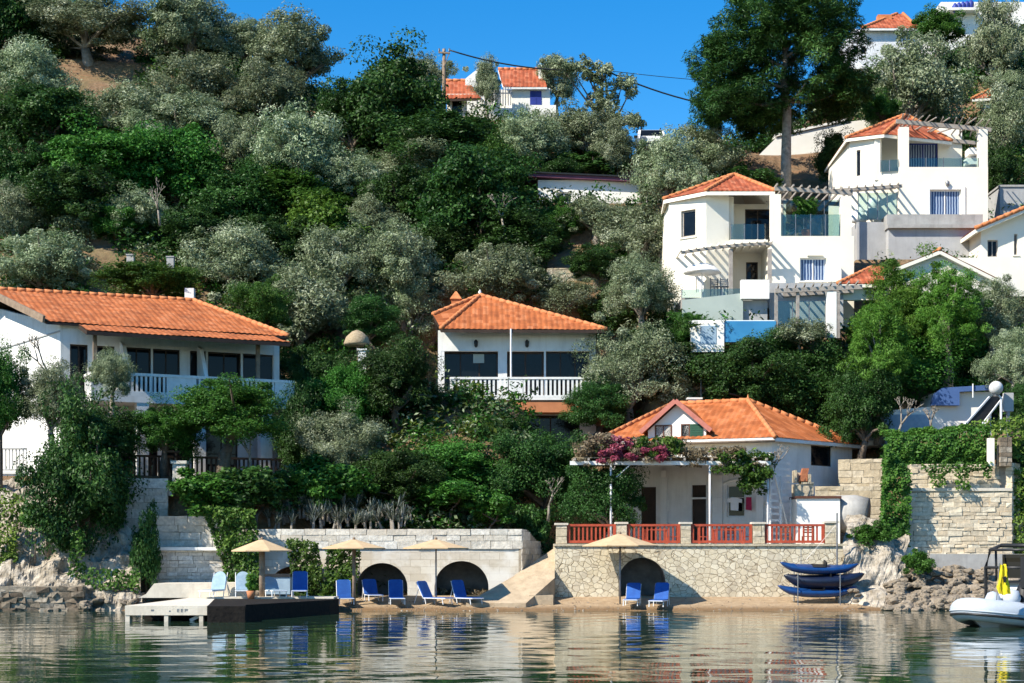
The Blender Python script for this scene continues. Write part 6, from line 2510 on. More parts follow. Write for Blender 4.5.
# white block on the very top
Y = 126.0
r = thing('hilltop_block', P(985, 30, Y), 'blank white hilltop block cut off by the picture edge, dark bundle on its roof', 'building')
ln = Line((PX(941, Y), Y), (PX(1040, Y), Y))
block(r, ln.p0.x, PX(1040, Y), Y, Y + 8, PZ(60, Y), PZ(2, Y), 'whiteclean')
mb = MB()
mb.box(PX(941, Y) - .02, PX(950, Y), Y - .3, Y - .003, PZ(16, Y), PZ(8, Y))
mb.build('parapet', M['whiteclean'], r)
mb = MB()
for k in range(5):
    c = P(955 + k * 4, 8.5 - k * .8, Y - .6)
    mb.lathe([(.05, -.35), (.22, -.2), (.24, .2), (.08, .4)], c, 7)
mb.build('roof_bundle', M['bluewood'], r, True)
mb = MB()
mb.box(PX(948, Y - .8), PX(980, Y - .8), Y - .95, Y - .004, PZ(14, Y), PZ(11.5, Y))
mb.build('ledge', M['whiteclean'], r)

# red roofed house by the right edge, bluish terrace above it
Y = 106.0
r = thing('hilltop_house', P(1005, 112, Y), 'pale hilltop house showing a faded red roof among olives', 'house')
block(r, PX(985, Y), PX(1050, Y), Y, Y + 5, PZ(140, Y), PZ(98, Y), 'cream')
A, B, C, D = P(972, 99, Y - .4), P(1060, 94, Y - .4), P(1056, 76, Y + 2.6), P(1010, 80, Y + 2.6)
roof(r, [(A, B, C, D)], [(A, D), (D, C)], 'tiledark', 'cream', 'roof', .14)
Y = 112.0
r = thing('blue_wall_house', P(1000, 80, Y), 'blue shaded house wall glimpsed between olives near the red roof', 'house')
ln = Line((PX(972, Y), Y), (PX(1050, Y), Y))
q = ln.rect(985, 996, 66, 78)
block(r, ln.p0.x, PX(1050, Y), Y, Y + 4, PZ(100, Y), PZ(58, Y), 'bluepanel', 'wall', [q])
window(r, ln, q, 'whitewood', 'pane', 2, 1)

# concrete box
Y = 91.0
r = thing('concrete_box', P(1012, 214, Y), 'bare grey concrete box behind the pale hillside house', 'outbuilding')
mb = MB()
mb.box(PX(1000, Y), PX(1050, Y), Y, Y + 3, PZ(230, Y), PZ(187, Y))
mb.build('wall', M['greyplaster'], r)
mb = MB()
mb.box(PX(999, Y), PX(1051, Y), Y - .06, Y + 3.06, PZ(187, Y) + .002, PZ(185, Y))
mb.build('coping', M['greyconcrete'], r)

# pale house at the right edge
Y = 82.5
r = thing('hillside_house', P(1004, 272, Y), 'pale cream house with a rising orange roof verge and two small windows', 'house')
ln = Line((PX(981, Y), Y), (PX(1060, Y), Y))
ops = [ln.rect(987.5, 998, 240, 257), ln.rect(1014, 1017.5, 234, 255)]
mb = MB(ln.T)
wall_panel(mb, 0, ln.len, PZ(300, Y), PZ(229, Y), 0, .3, ops)
mb.prism([(0, 0, PZ(229, Y) + .001), (ln.len, 0, PZ(229, Y) + .001), (ln.len, 0, PZ(194, Y))], (0, .3, 0))
mb.box(0, .3, .3, 6, PZ(300, Y), PZ(229, Y))
mb.box(-1.6, 3.2, -1.2, -.9, PZ(300, Y), PZ(262, Y))
mb.build('wall', M['cream'], r)
for q in ops:
    window(r, ln, q, 'greywood', 'pane', 2 if q[1] - q[0] > .4 else 1, 1, .1, .06, sill='cream')
A, B, C, D = P(975, 228, Y - .5), P(975, 229, Y - .5) + Vector((0, 6, 0)), P(1064, 192, Y - .5) + Vector((0, 6, 0)), P(1064, 190, Y - .5)
D.z = C.z
A.z = B.z
roof(r, [(B, A, D, C)], [(A, D)], 'tiledark', 'cream', 'roof', .2)

# tile roofed gable house behind the feathery trees
Y = 78.5
r = thing('gable_house', P(930, 300, Y), 'small cream gable with orange roof half hidden by feathery trees', 'house')
xa, xb, xm = PX(898, Y), PX(992, Y), PX(940, Y)
mb = MB()
mb.prism([(xa, Y, PZ(320, Y)), (xb, Y, PZ(320, Y)), (xb, Y, PZ(276, Y)), (xm, Y, PZ(254, Y)), (xa, Y, PZ(270, Y))], (0, 5, 0))
mb.build('wall', M['cream'], r)
T, Lw, Rw = P(940, 250, Y - .3), P(894, 268, Y - .3), P(998, 279, Y - .3)
bk = Vector((0, 5.4, 0))
roof(r, [(Lw + bk, Lw, T, T + bk), (Rw, Rw + bk, T + bk, T)], [(T, T + bk)], 'tiledark', 'cream', 'roof', .18)
r = thing('lean_to_roof', P(858, 283, 77.4), 'orange tiled lean-to roof next to the pool pergola', 'roof')
A, B, C, D = P(838, 284, 77.0), P(884, 284, 77.0), P(884, 266, 79.4), P(872, 268, 79.4)
roof(r, [(A, B, C, D)], [(A, D)], 'tiledark', 'cream', 'tiles', .14)
mb = MB()
mb.box(PX(842, 77.2), PX(880, 77.2), 77.3, 77.6, PZ(300, 77.3), PZ(285.5, 77.3))
mb.build('wall', M['cream'], r)

# boathouse
Y = 73.0
r = thing('boathouse', P(940, 430, Y), 'low white boathouse with a slate blue awning panel above the hedge', 'building')
mb = MB()
zz = lambda py: PZ(py, Y)
mb.prism([(PX(868, Y), Y + .3, zz(445)), (PX(986, Y), Y + .3, zz(445)), (PX(995, Y), Y + .3, zz(391)), (PX(936, Y), Y + .3, zz(392)), (PX(932, Y), Y + .3, zz(406)), (PX(868, Y), Y + .3, zz(412))], (0, 3, 0))
mb.build('wall', M['whiteclean'], r)
mb = MB()
mb.box(PX(869, Y), PX(931, Y), Y + .24, Y + .297, zz(440), zz(414))
mb.build('glazing', M['paleblue'], r)
mb = MB()
mb.prism([(PX(931, Y), Y - .1, zz(405.5)), (PX(959, Y), Y - .1, zz(405.5)), (PX(959, Y), Y - .1, zz(392)), (PX(990, Y), Y - .1, zz(390)), (PX(990, Y), Y - .1, zz(385)), (PX(942, Y), Y - .1, zz(388)), (PX(934, Y), Y - .1, zz(394))], (0, .35, 0))
mb.build('awning_panel', M['bluepanel'], r)
mb = MB()
mb.tube([(PX(972, Y), Y - .15, zz(398)), (PX(972, Y), Y - .15, zz(384))], .03, 5)
mb.build('post', M['whitemetal'], r)
sp_ = thing('solar_panel', P(978, 428, 70), 'dark solar panel tilted on white struts beside the boathouse', 'solar panel')
A, B = P(960, 431, 69.6), P(990, 397, 70.2)
mb = MB()
mb.prism([A, B, B + Vector((.62, .2, .02)), A + Vector((.8, .2, .05))], (0, .06, .03))
mb.build('panel', M['black'], sp_)
mb = MB()
mb.bar(A + Vector((-.03, -.02, 0)), B + Vector((-.03, -.02, 0)), .07)
mb.bar(A + Vector((.82, .1, .08)), B + Vector((.64, .1, .05)), .06)
c = A.lerp(B, .5) + Vector((.72, .15, 0))
mb.bar(c, (c.x, c.y, c.z - 1.3), .06)
mb.build('strut', M['whitemetal'], sp_)

# globe lamp
Yg = 68.6
g = thing('globe_lamp', P(1001, 424, Yg), 'pale globe lamp on a white post rising from the hedge', 'lamp')
c = P(996, 388, Yg)
mb = MB()
mb.lathe([(0, -.3)] + [(.3 * math.cos(R(a)), .3 * math.sin(R(a))) for a in range(-75, 90, 15)] + [(0, .3)], c, 18)
mb.build('globe', pm('frosted_globe', (.62, .61, .6), (.42, .41, .4), 3, .35, .1), g, True)
mb = MB()
mb.tube([P(1001, 432, Yg), P(1001, 398, Yg), P(998, 395, Yg)], .05, 7)
mb.build('post', M['whitemetal'], g)
mb = MB()
mb.lathe([(.12, -.36), (.14, -.27), (.1, -.24)], c, 10)
mb.build('collar', M['metal'], g)
eb = thing('meter_box', P(1008, 410, 69), 'small white meter box on a stand beside the globe lamp', 'meter box')
mb = MB()
c = P(1009, 402, 69)
mb.box(c.x - .2, c.x + .2, c.y, c.y + .25, c.z - .4, c.z + .4)
mb.build('cabinet', M['greyplaster'], eb)
mb = MB()
mb.box(c.x - .06, c.x + .06, c.y + .05, c.y + .2, c.z - 1.6, c.z - .4)
mb.build('stand', M['metal'], eb)

# straw parasol between the houses
Y = 73.5
s_ = thing('straw_parasol', P(358, 372, Y), 'round straw parasol half lost among trees between the two balcony houses', 'parasol')
c = P(357, 338, Y)
mb = MB()
mb.lathe([(.58, -.34), (.62, -.25), (.5, .05), (.25, .28), (0, .38)], c, 12)
mb.build('canopy', M['straw'], s_, True)
mb = MB()
mb.tube([P(358, 380, Y), P(357, 330, Y)], .05, 6)
mb.build('pole', M['wood'], s_)
wp = thing('wall_pillar', P(364, 372, Y - .5), 'short white wall end standing below the straw parasol', 'pillar')
mb = MB()
mb.box(PX(358, Y - .5), PX(366, Y - .5), Y - .5, Y + .3, PZ(392, Y), PZ(352, Y))
mb.box(PX(357, Y - .5), PX(367, Y - .5), Y - .54, Y + .34, PZ(352, Y) + .002, PZ(350, Y))
mb.build('body', M['white'], wp)

# white posts on the brown terrace
for px, py, lb in ((130, 254, 'short pale post on the brown terrace above the long roof'), (170, 256, 'short pale post near the end of the green tree on the long roof')):
    c = P(px, py, 82)
    g = thing('marker_post', c, lb, 'post', 'pale posts on the terrace')
    mb = MB()
    mb.box(c.x - .18, c.x + .18, c.y, c.y + .3, c.z - .7, c.z - .06)
    mb.box(c.x - .21, c.x + .21, c.y - .03, c.y + .33, c.z - .058, c.z + .0)
    mb.build('shaft', M['greyconcrete'], g)

# earth retaining walls on the slope
for pa, pb, pt, pbm, Y, lb in ((547, 614, 268, 292, 84.5, 'ochre dry stone terrace wall behind the square orange roof'), ):
    a, b = P(pa, 0, Y), P(pb, 0, Y)
    wall_thing('terrace_wall', a[:2], b[:2], PZ(pbm + 8, Y), PZ(pt, Y), .6, 'sandblocks', lb, course=.25, lo=.3, hi=.7, proud=.03, seed=51)

# utility poles and wires
def pole(px, pt, pb, Y, label):
    b = P(px, pb, Y)
    r = thing('utility_pole', b, label, 'utility pole', 'utility poles on the skyline')
    mb = MB()
    mb.tube([b + Vector((0, 0, -1)), P(px, pt, Y)], [.14, .10], 8)
    mb.build('pole', M['wood'], r, True)
    t = P(px, pt + 4, Y)
    mb = MB()
    mb.bar(t + Vector((-.35, -.12, 0)), t + Vector((.4, -.12, -.05)), .1)
    mb.bar(t + Vector((0, -.12, -.9)), t + Vector((.35, -.12, -.05)), .05)
    mb.build('cross_arm', M['wood'], r)
    for dx in (-.3, .05, .35):
        mb = MB()
        mb.lathe([(.04, 0), (.07, .06), (.05, .12), (.06, .18), (0, .24)], t + Vector((dx, -.12, .05)), 7)
        mb.build('insulator', M['metal'], r)
    return t


t1 = pole(444, 49, 112, 103.0, 'utility pole beside the orange roofed annexe')
t2 = pole(602, 68, 150, 104.5, 'utility pole hidden in the ragged open olive')
t3 = P(770, 112, 106)


def wire(a, b, sag, rad, label):
    pts = [a.lerp(b, i / 14) + Vector((0, 0, -sag * 4 * (i / 14) * (1 - i / 14))) for i in range(15)]
    mb = MB()
    mb.tube([p - pts[0] for p in pts], rad, 5)
    o = mb.build('power_line', M['blackmetal'], None, True)
    o.location = pts[0]
    tag(o, label, 'power line', 'power lines between the poles')


wire(t1 + Vector((.3, 0, .2)), t2 + Vector((0, 0, .2)), .5, .05, 'thick bundled power line from the annexe pole to the ragged olive')
wire(t2 + Vector((0, 0, .2)), t3, .6, .055, 'thick power line slanting from the ragged olive into the great pine')
wire(t2 + Vector((.35, 0, .1)), P(760, 84, 106), .1, .022, 'thin wire running almost level into the great pine')


# parked car on the ridge
def car():
    b = P(650, 160, 101.5)
    r = thing('parked_car', b, 'pale van parked nose on at the crest beside the skyline olives', 'van')
    W = .9
    mb = MB()
    prof = [(-2.2, .35), (-2.25, .8), (-2.0, 1.0), (-1.2, 1.12), (-.7, 1.72), (1.9, 1.78), (2.2, 1.3), (2.2, .35)]
    vs = []
    for sx in (-1, 1):
        for y, z in prof:
            w = W if z < 1.2 else W * .86
            vs.append((sx * w, y, z))
    n = len(prof)
    mb.add(vs, [tuple(range(n - 1, -1, -1)), tuple(range(n, 2 * n))] + [(i, (i + 1) % n, n + (i + 1) % n, n + i) for i in range(n)])
    mb.build('body', M['gel'], r, local=True)
    mb = MB()
    mb.add([(-.72, -1.16, 1.17), (.72, -1.16, 1.17), (.64, -.76, 1.68), (-.64, -.76, 1.68)], [(0, 1, 2, 3)])
    for s in (-1, 1):
        mb.add([(s * .905, -.85, 1.2), (s * .905, 1.7, 1.2), (s * .80, 1.6, 1.66), (s * .80, -.6, 1.66)], [(0, 1, 2, 3)])
    o = mb.build('windscreen', M['pane'], r, local=True)
    o.location = (0, -.015, .012)
    for s in (-1, 1):
        mb = MB()
        mb.box(s * .62 - .2, s * .62 + .2, -2.29, -2.2, .74, .9)
        mb.build('headlight', M['metal'], r, local=True)
        mb = MB()
        mb.box(s * .98 - .1, s * .98 + .1, -1.0, -.85, 1.15, 1.3)
        mb.build('mirror', M['black'], r, local=True)
        mb = MB()
        mb.box(s * .62 - .03, s * .62 + .03, -.6, 1.7, 1.8, 1.88)
        mb.build('roof_rail', M['black'], r, local=True)
    for y in (-1.4, 1.35):
        for s in (-1, 1):
            mb = MB()
            mb.tube([(s * .72, y, .33), (s * .93, y, .33)], .33, 14)
            w = mb.build('wheel', M['black'], r, local=True)
            mb = MB()
            mb.tube([(s * .931, y, .33), (s * .94, y, .33)], .2, 12)
            mb.build('rim', M['metal'], w, local=True)
    mb = MB()
    mb.box(-.75, .75, -2.3, -2.2, .42, .6)
    mb.build('bumper', M['black'], r, local=True)


car()
# ================================================================== shore, jetty, boats, beach things
def rock_sheet(name, rows, n, amp, m, seed):
    """rough rock face through rows of points (left end, right end)"""
    vs, fs = [], []
    rws = len(rows)
    sub = 5
    full = []
    for (a0, b0), (a1, b1) in zip(rows, rows[1:]):
        for k in range(sub):
            t = k / sub
            full.append((Vector(a0).lerp(Vector(a1), t), Vector(b0).lerp(Vector(b1), t)))
    full.append((Vector(rows[-1][0]), Vector(rows[-1][1])))
    for a, b in full:
        for i in range(n + 1):
            p = a.lerp(b, i / n)
            q = p * 1.3 + Vector((seed * 3.1, 0, 0))
            d = mnoise.fractal(q, 1.0, 2.0, 5) * amp + 0.5 * amp * mnoise.voronoi(p * 1.6)[0][0]
            vs.append(p + Vector((0.3 * d, -d, 0.35 * d)))
    for j in range(len(full) - 1):
        for i in range(n):
            fs.append((j * (n + 1) + i, j * (n + 1) + i + 1, (j + 1) * (n + 1) + i + 1, (j + 1) * (n + 1) + i))
    mb = MB()
    mb.add(vs, fs)
    o = mb.build(name, M[m])
    tag(o, kind='structure')
    return o


rock_sheet('rocky_bank', [(P(-60, 622, 61.0), P(142, 622, 61.0)), (P(-60, 588, 61.7), P(142, 596, 61.6)), (P(-60, 572, 62.4), P(140, 580, 62.2)), (P(-60, 545, 63.4), P(140, 545, 63.2)), (P(-60, 500, 64.4), P(112, 500, 64.3)), (P(-60, 480, 66.2), P(112, 480, 66.2))], 90, .38, 'rock', 1)
rock_sheet('rocky_bank', [(P(838, 606, 61.9), P(905, 612, 61.2)), (P(838, 575, 63.0), P(905, 590, 62.3)), (P(842, 548, 63.4), P(905, 560, 63.6)), (P(846, 528, 64.4), P(906, 540, 64.6)), (P(846, 515, 66.2), P(906, 520, 65.8))], 44, .3, 'rock', 2)
rock_sheet('rocky_bank', [(P(885, 620, 60.2), P(1080, 620, 59.8)), (P(885, 600, 61.4), P(1080, 600, 61)), (P(885, 582, 63.3), P(1080, 582, 63.2)), (P(885, 568, 64.6), P(1080, 570, 64.6))], 70, .25, 'darkrock', 3)

# dark dry stone ledge at the waterline
a, b = P(-40, 0, 60.6), P(84, 0, 61.0)
wall_thing('shore_wall', a[:2], b[:2], -.3, PZ(586, 60.8), .8, 'boulder', 'dark dry stone wall along the waterline below the long house', course=.2, lo=.25, hi=.6, jit=.05, proud=.1, seed=61)

# boulders
rb_rng = random.Random(8)
BM = []
for k in range(6):
    bmv = []
    me = bpy.data.meshes.new('boulder')
    import bmesh
    bm = bmesh.new()
    bmesh.ops.create_icosphere(bm, subdivisions=3, radius=1)
    for v in bm.verts:
        d = mnoise.fractal(v.co * 1.1 + Vector((k * 7, 0, 0)), 1.0, 2.0, 4)
        f = 1 + .42 * d
        v.co = Vector((v.co.x * f, v.co.y * f * .85, v.co.z * f * .68))
        v.co.x = max(min(v.co.x, .82), -.85)
        v.co.z = max(min(v.co.z, .5), -.5)
    bm.to_mesh(me)
    bm.free()
    me.materials.append(M['boulder'])
    BM.append(me)


def boulders(n, pxa, pxb, pya, pyb, smin, smax, label, group):
    for i in range(n):
        t = rb_rng.random()
        py = pya + (pyb - pya) * t
        px = rb_rng.uniform(pxa, pxb)
        Y = 63.6 - 3.1 * (py - pya) / max(1, pyb - pya)
        o = bpy.data.objects.new('boulder', BM[i % 6])
        COL.objects.link(o)
        o.location = P(px, py, Y)
        s = rb_rng.uniform(smin, smax)
        o.scale = (s * rb_rng.uniform(.9, 1.4), s, s * rb_rng.uniform(.7, 1))
        o.rotation_euler = (rb_rng.uniform(-.3, .3), rb_rng.uniform(-.3, .3), rb_rng.uniform(0, 6.28))
        tag(o, label, 'rock', group)


boulders(150, 888, 990, 568, 610, .11, .28, 'rough boulder heaped on the shore below the tan stone wall', 'boulders below the stone wall')
boulders(26, 84, 140, 580, 608, .14, .34, 'pale boulder on the shore between the dark ledge and the jetty', 'boulders beside the jetty')
boulders(14, -10, 90, 600, 612, .14, .26, 'wet boulder in front of the dark shore ledge', 'boulders before the ledge')
boulders(10, 236, 268, 586, 597, .08, .16, 'small pale stone at the foot of the widest ivy', 'stones at the ivy foot')
boulders(16, 850, 892, 575, 604, .1, .22, 'tan stone lying on the sand past the kayaks', 'stones past the kayaks')


# small pebbles on the sand
mb = MB()
for i in range(420):
    y = 60.45 + 2.6 * rb_rng.random() ** 1.6
    x = rb_rng.uniform(PX(345, y), PX(870, y))
    s = rb_rng.uniform(.015, .055)
    z = TZ(x, y)
    mb.add([(x + s * rb_rng.uniform(.7, 1.3), y, z), (x, y + s, z), (x - s * rb_rng.uniform(.7, 1.3), y, z), (x, y - s, z), (x, y, z + s * .8)], [(0, 1, 4), (1, 2, 4), (2, 3, 4), (3, 0, 4)])
tag(mb.build('pebbles', M['boulder']), kind='stuff')


# jetty
def jetty():
    zd = .50
    r = thing('jetty', P(166, 610, 50.5), 'pale concrete jetty with stub legs and a dark tarred wing', 'jetty')
    y0 = 50.3
    xa, xb = PX(125, y0), PX(207, y0)
    mb = MB()
    mb.box(xa, xb, y0, 61.5, zd - .1, zd)
    mb.box(xa, xb, y0, y0 + .25, zd - .30, zd - .101)
    mb.build('deck', M['concrete'], r)
    for x0, x1 in ((xa, xa + .14), (PX(164, y0), PX(168, y0)), (PX(199, y0), PX(203, y0))):
        mb = MB()
        mb.box(x0, x1, y0 + .02, y0 + .4, -.8, zd - .301)
        mb.build('leg', M['concrete'], r)
    mb = MB()
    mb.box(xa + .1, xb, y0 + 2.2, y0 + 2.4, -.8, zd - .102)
    mb.build('inner_wall', M['tar'], r)  # added black sheet for the shade beneath the deck
    mb = MB()
    mb.bar((PX(188, y0), y0 + .3, .02), (PX(199, y0), y0 + .4, .2), .06, .1)
    mb.build('plank', M['whitewood'], r)
    # painted letters and bolts on the fascia
    mb = MB()
    zc = zd - .15

    def bar(x0, x1, za, zb):
        mb.box(x0, x1, y0 - .006, y0 - .001, za, zb)
    x = PX(177, y0)
    for ch in 'EEP':
        bar(x, x + .02, zc - .05, zc + .05)
        if ch == 'E':
            for dz in (-.05, -.01, .03):
                bar(x + .021, x + .07, zc + dz, zc + dz + .02)
        else:
            bar(x + .021, x + .07, zc + .03, zc + .05)
            bar(x + .021, x + .07, zc - .01, zc + .01)
            bar(x + .071, x + .088, zc - .01, zc + .05)
        x += .12
    bar(PX(151, y0), PX(154, y0), zc - .02, zc + .03)
    bar(PX(169, y0), PX(170.5, y0), zc - .04, zc + .0)
    mb.build('lettering', M['metal'], r)
    # wing: its near-black sides paint the shaded void under the deck
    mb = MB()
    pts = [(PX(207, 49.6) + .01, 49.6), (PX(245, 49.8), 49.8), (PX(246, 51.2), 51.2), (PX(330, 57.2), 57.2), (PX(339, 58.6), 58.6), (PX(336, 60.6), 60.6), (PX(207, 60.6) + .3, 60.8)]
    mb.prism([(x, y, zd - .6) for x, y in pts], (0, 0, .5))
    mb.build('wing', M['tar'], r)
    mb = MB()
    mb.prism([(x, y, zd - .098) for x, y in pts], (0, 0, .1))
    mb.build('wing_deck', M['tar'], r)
    mb = MB()
    mb.box(PX(211, 60), PX(337, 60), 58.9, 60.58, zd + .003, zd + .06)
    mb.build('wing_edge', M['concrete'], r)
    for px, y in ((212, 49.8), (242, 50.0), (285, 55), (322, 57.4)):
        mb = MB()
        x = PX(px, y)
        mb.box(x - .12, x + .12, y, y + .24, -1.5, zd - .6)
        mb.build('pile', M['tar'], r)
    q = thing('quay_block', P(190, 603, 60), 'long pale concrete block at the shore end of the jetty', 'quay')
    mb = MB()
    y1 = 60.2
    mb.prism([(PX(138, y1), y1, zd + .003), (PX(246, y1), y1, zd + .003), (PX(236, y1), y1, PZ(583, y1)), (PX(154, y1), y1, PZ(583.5, y1)), (PX(146, y1), y1, PZ(594, y1))], (0, 2.6, 0))
    mb.build('body', M['concrete'], q)


jetty()


# loungers
def lounger(label, fabric, loc, rz, ang, group, rounded=False, tilt=0):
    r = thing('sun_lounger', loc, label, 'sun lounger', group, rz)
    r.scale = (.9, .9, .9)
    w, t = .3, R(ang)
    mb = MB()
    for s in (-1, 1):
        mb.tube([(s * w, .02, .25), (s * w, -1.22, .25)], .022, 6)
    mb.tube([(-w, -1.22, .25), (w, -1.22, .25)], .022, 6)
    mb.tube([(-w, 0.02, .25), (w, 0.02, .25)], .022, 6)
    mb.build('frame', M['whitemetal'], r, local=True)
    for s in (-1, 1):
        for y in (-1.05, -.08):
            mb = MB()
            mb.tube([(s * w, y, .24), (s * w, y - .06, 0)], .02, 6)
            mb.build('leg', M['whitemetal'], r, local=True)
    mb = MB()
    mb.box(-w + .02, w - .02, -1.2, 0, .265, .295)
    mb.build('seat_sling', M[fabric], r, local=True)
    h = .78
    cy, cz = math.cos(t), math.sin(t)

    def bp(x, l, o):
        return (x, .02 + cy * l - cz * o, .29 + cz * l + cy * o)
    n = 8
    outl = [(-w, 0), (w, 0)]
    if rounded:
        outl += [(w, h * .55)] + [(w * math.cos(R(a)), h * .55 + h * .45 * math.sin(R(a))) for a in range(15, 180, 15)] + [(-w, h * .55)]
    else:
        outl += [(w, h - .07), (w - .07, h), (-w + .07, h), (-w, h - .07)]
    mb = MB()
    v0 = [Vector(bp(x, l, .04 + .03 * math.sin(l * 4))) for x, l in outl]
    v1 = [Vector(bp(x, l, -.01)) for x, l in outl]
    k = len(outl)
    mb.add(v0 + v1, [tuple(range(k)), tuple(range(2 * k - 1, k - 1, -1))] + [(i, i + k, (i + 1) % k + k, (i + 1) % k) for i in range(k)])
    mb.build('backrest', M[fabric], r, local=True)
    for s in (-1, 1):
        mb = MB()
        mb.tube([bp(s * (w - .02), h * .6, -.02), (s * (w - .02), .02 + cy * h * .6 + .28, 0.02)], .016, 5)
        mb.build('back_strut', M['whitemetal'], r, local=True)
        mb = MB()
        mb.tube([bp(s * w, h * .97, -.02), bp(s * w, 0, -.02)], .018, 5)
        mb.build('back_rail', M['whitemetal'], r, local=True)
    return r


GL = 'blue sun loungers on the beach'
sz = lambda x, y: TZ(x, y) + .01
for px, y, rz, ang, fab, lb in (
        (300, 59.6, 6, 74, 'blue', 'blue lounger in shade at the end of the dark jetty wing'),
        (344, 61.9, 12, 70, 'blue', 'blue lounger against the broad low ivy'),
        (371, 62.6, 16, 52, 'blue', 'low reclined blue lounger inside the first clear niche'),
        (396, 61.9, 8, 72, 'blue', 'upright blue lounger at the edge of the first clear niche'),
        (428, 61.9, 52, 60, 'blue', 'blue lounger turned sideways between the two clear niches'),
        (461, 61.9, 38, 68, 'blue', 'blue lounger in front of the niche next to the sand ramp'),
        (633, 61.6, -10, 56, 'blue', 'blue lounger under the tan parasol pole, left of its pair'),
        (661, 61.4, -16, 64, 'blue', 'blue lounger at the far side of the terrace wall niche')):
    x = PX(px, y)
    z = .565 if px < 320 else sz(x, y)
    if px < 320:
        z = .565
    lounger(lb, fab, (x, y, z), R(rz), ang, GL)
bpy.data.objects  # noqa
for px, y, rz, ang, lb in ((218, 59.6, -14, 70, 'pale blue round backed lounger at the jetty, in front of the ivy'), (243, 59.7, 10, 70, 'pale blue round backed lounger between the ivy and the thick post'), (272, 59.6, 24, 40, 'faded blue lounger lying low beside the thick parasol post')):
    lounger(lb, 'paleblue', (PX(px, y), y, .565), R(rz), ang, 'pale blue loungers on the jetty', True)


# parasols
def parasol(px, pt, pb, Y, wpx, label, post, pm_, foot, flat=False):
    c = P(px, pb, Y)
    r = thing('beach_parasol', (c.x, c.y, foot), label, 'parasol', 'tan parasols on the beach')
    rad = wpx * Y / F / 2
    h = (pb - pt) * Y / F
    mb = MB()
    mb.lathe([(rad, -.02), (rad, .02), (rad * .55, h * .5), (rad * .1, h * .97), (0, h)], c, 8, R(22.5))
    mb.lathe([(0, h - .06), (rad * .1, h * .9), (rad * .96, -.015)], c, 8, R(22.5))
    mb.build('canopy', M['canvas'], r)
    mb = MB()
    for k in range(8):
        a = R(22.5 + 45 * k)
        mb.tube([(c.x, c.y, c.z + h * .85), (c.x + math.cos(a) * rad * .97, c.y + math.sin(a) * rad * .97, c.z - .03)], .014, 4)
    mb.build('rib', M['wood'], r)
    mb = MB()
    mb.tube([(c.x, c.y, foot - .3), (c.x, c.y, c.z + h * .9)], post, 8)
    mb.build('pole', M[pm_], r, True)
    mb = MB()
    mb.lathe([(.05, -.02), (.06, .05), (.02, .09), (0, .1)], c + Vector((0, 0, h)), 8)
    mb.build('finial', M['wood'], r)
    return r


parasol(620, 534, 546, 61.9, 80, 'tan parasol on a thin dark pole before the red railings', .035, 'metal', .3)
parasol(262, 539.5, 551, 59.5, 62, 'tan parasol on a thick timber post at the jetty', .11, 'wood', .5)
parasol(354, 539.5, 548.5, 61.6, 66, 'tan parasol on a timber post in front of the broad low ivy', .07, 'wood', .3)
parasol(436, 539.5, 548.5, 61.6, 70, 'tan parasol on a thin pole between the two clear niches', .03, 'metal', .3)

# cool box / planter at the jetty
pb = thing('potted_plant', P(250, 598, 58.6), 'small green potted plant beside the thick parasol post', 'potted plant')
spray_leaves(pb, 'foliage', [P(251 + random.uniform(-2.5, 2.5), 583 + random.uniform(-8, 6), 58.6)[:] for _ in range(14)], .14, 40, 'lime', .14, .05, 61)
mb = MB()
c = P(251, 598, 58.6)
c.z = .51
mb.lathe([(.12, 0), (.17, .28), (.15, .29)], c, 10)
mb.build('pot', M['terracotta'], pb, True)
bx = thing('storage_chest', P(272, 585, 61), 'dark storage chest in the shaded corner behind the jetty parasol', 'chest')
mb = MB()
mb.box(PX(264, 61.8), PX(290, 61.8), 61.8, 62.5, .6, PZ(577, 61.8))
mb.build('body', M['paleblue'], bx)
mb = MB()
mb.box(PX(263.5, 61.8), PX(290.5, 61.8), 61.76, 62.54, PZ(577, 61.8) + .002, PZ(574, 61.8))
mb.build('lid', M['blackmetal'], bx)


# kayaks
def kayak_mesh(mb, L=3.1, beam=.74, H=.40, n=28):
    rings, m = [], 14
    vs, fs = [], []
    for i in range(n + 1):
        t = -1 + 2 * i / n
        w = max(.012, beam / 2 * (1 - abs(t) ** 2.4))
        rock = .10 * abs(t) ** 2.2 + .10 * max(0, abs(t) - .72) / .28
        hh = H * (1 - .8 * abs(t) ** 3.2) * (1 if abs(t) < .999 else .3)
        for k in range(m):
            a = 2 * math.pi * k / m
            cx, cz = math.cos(a), math.sin(a)
            z = (hh * .38 * cz if cz > 0 else hh * .62 * cz)
            dish = -.05 if (cz > .75 and abs(t) < .6) else 0
            vs.append((t * L / 2, w * cx, z + rock + dish))
    for i in range(n):
        for k in range(m):
            k2 = (k + 1) % m
            fs.append((i * m + k, i * m + k2, (i + 1) * m + k2, (i + 1) * m + k))
    fs.append(tuple(range(m - 1, -1, -1)))
    fs.append(tuple(n * m + k for k in range(m)))
    mb.add(vs, fs)


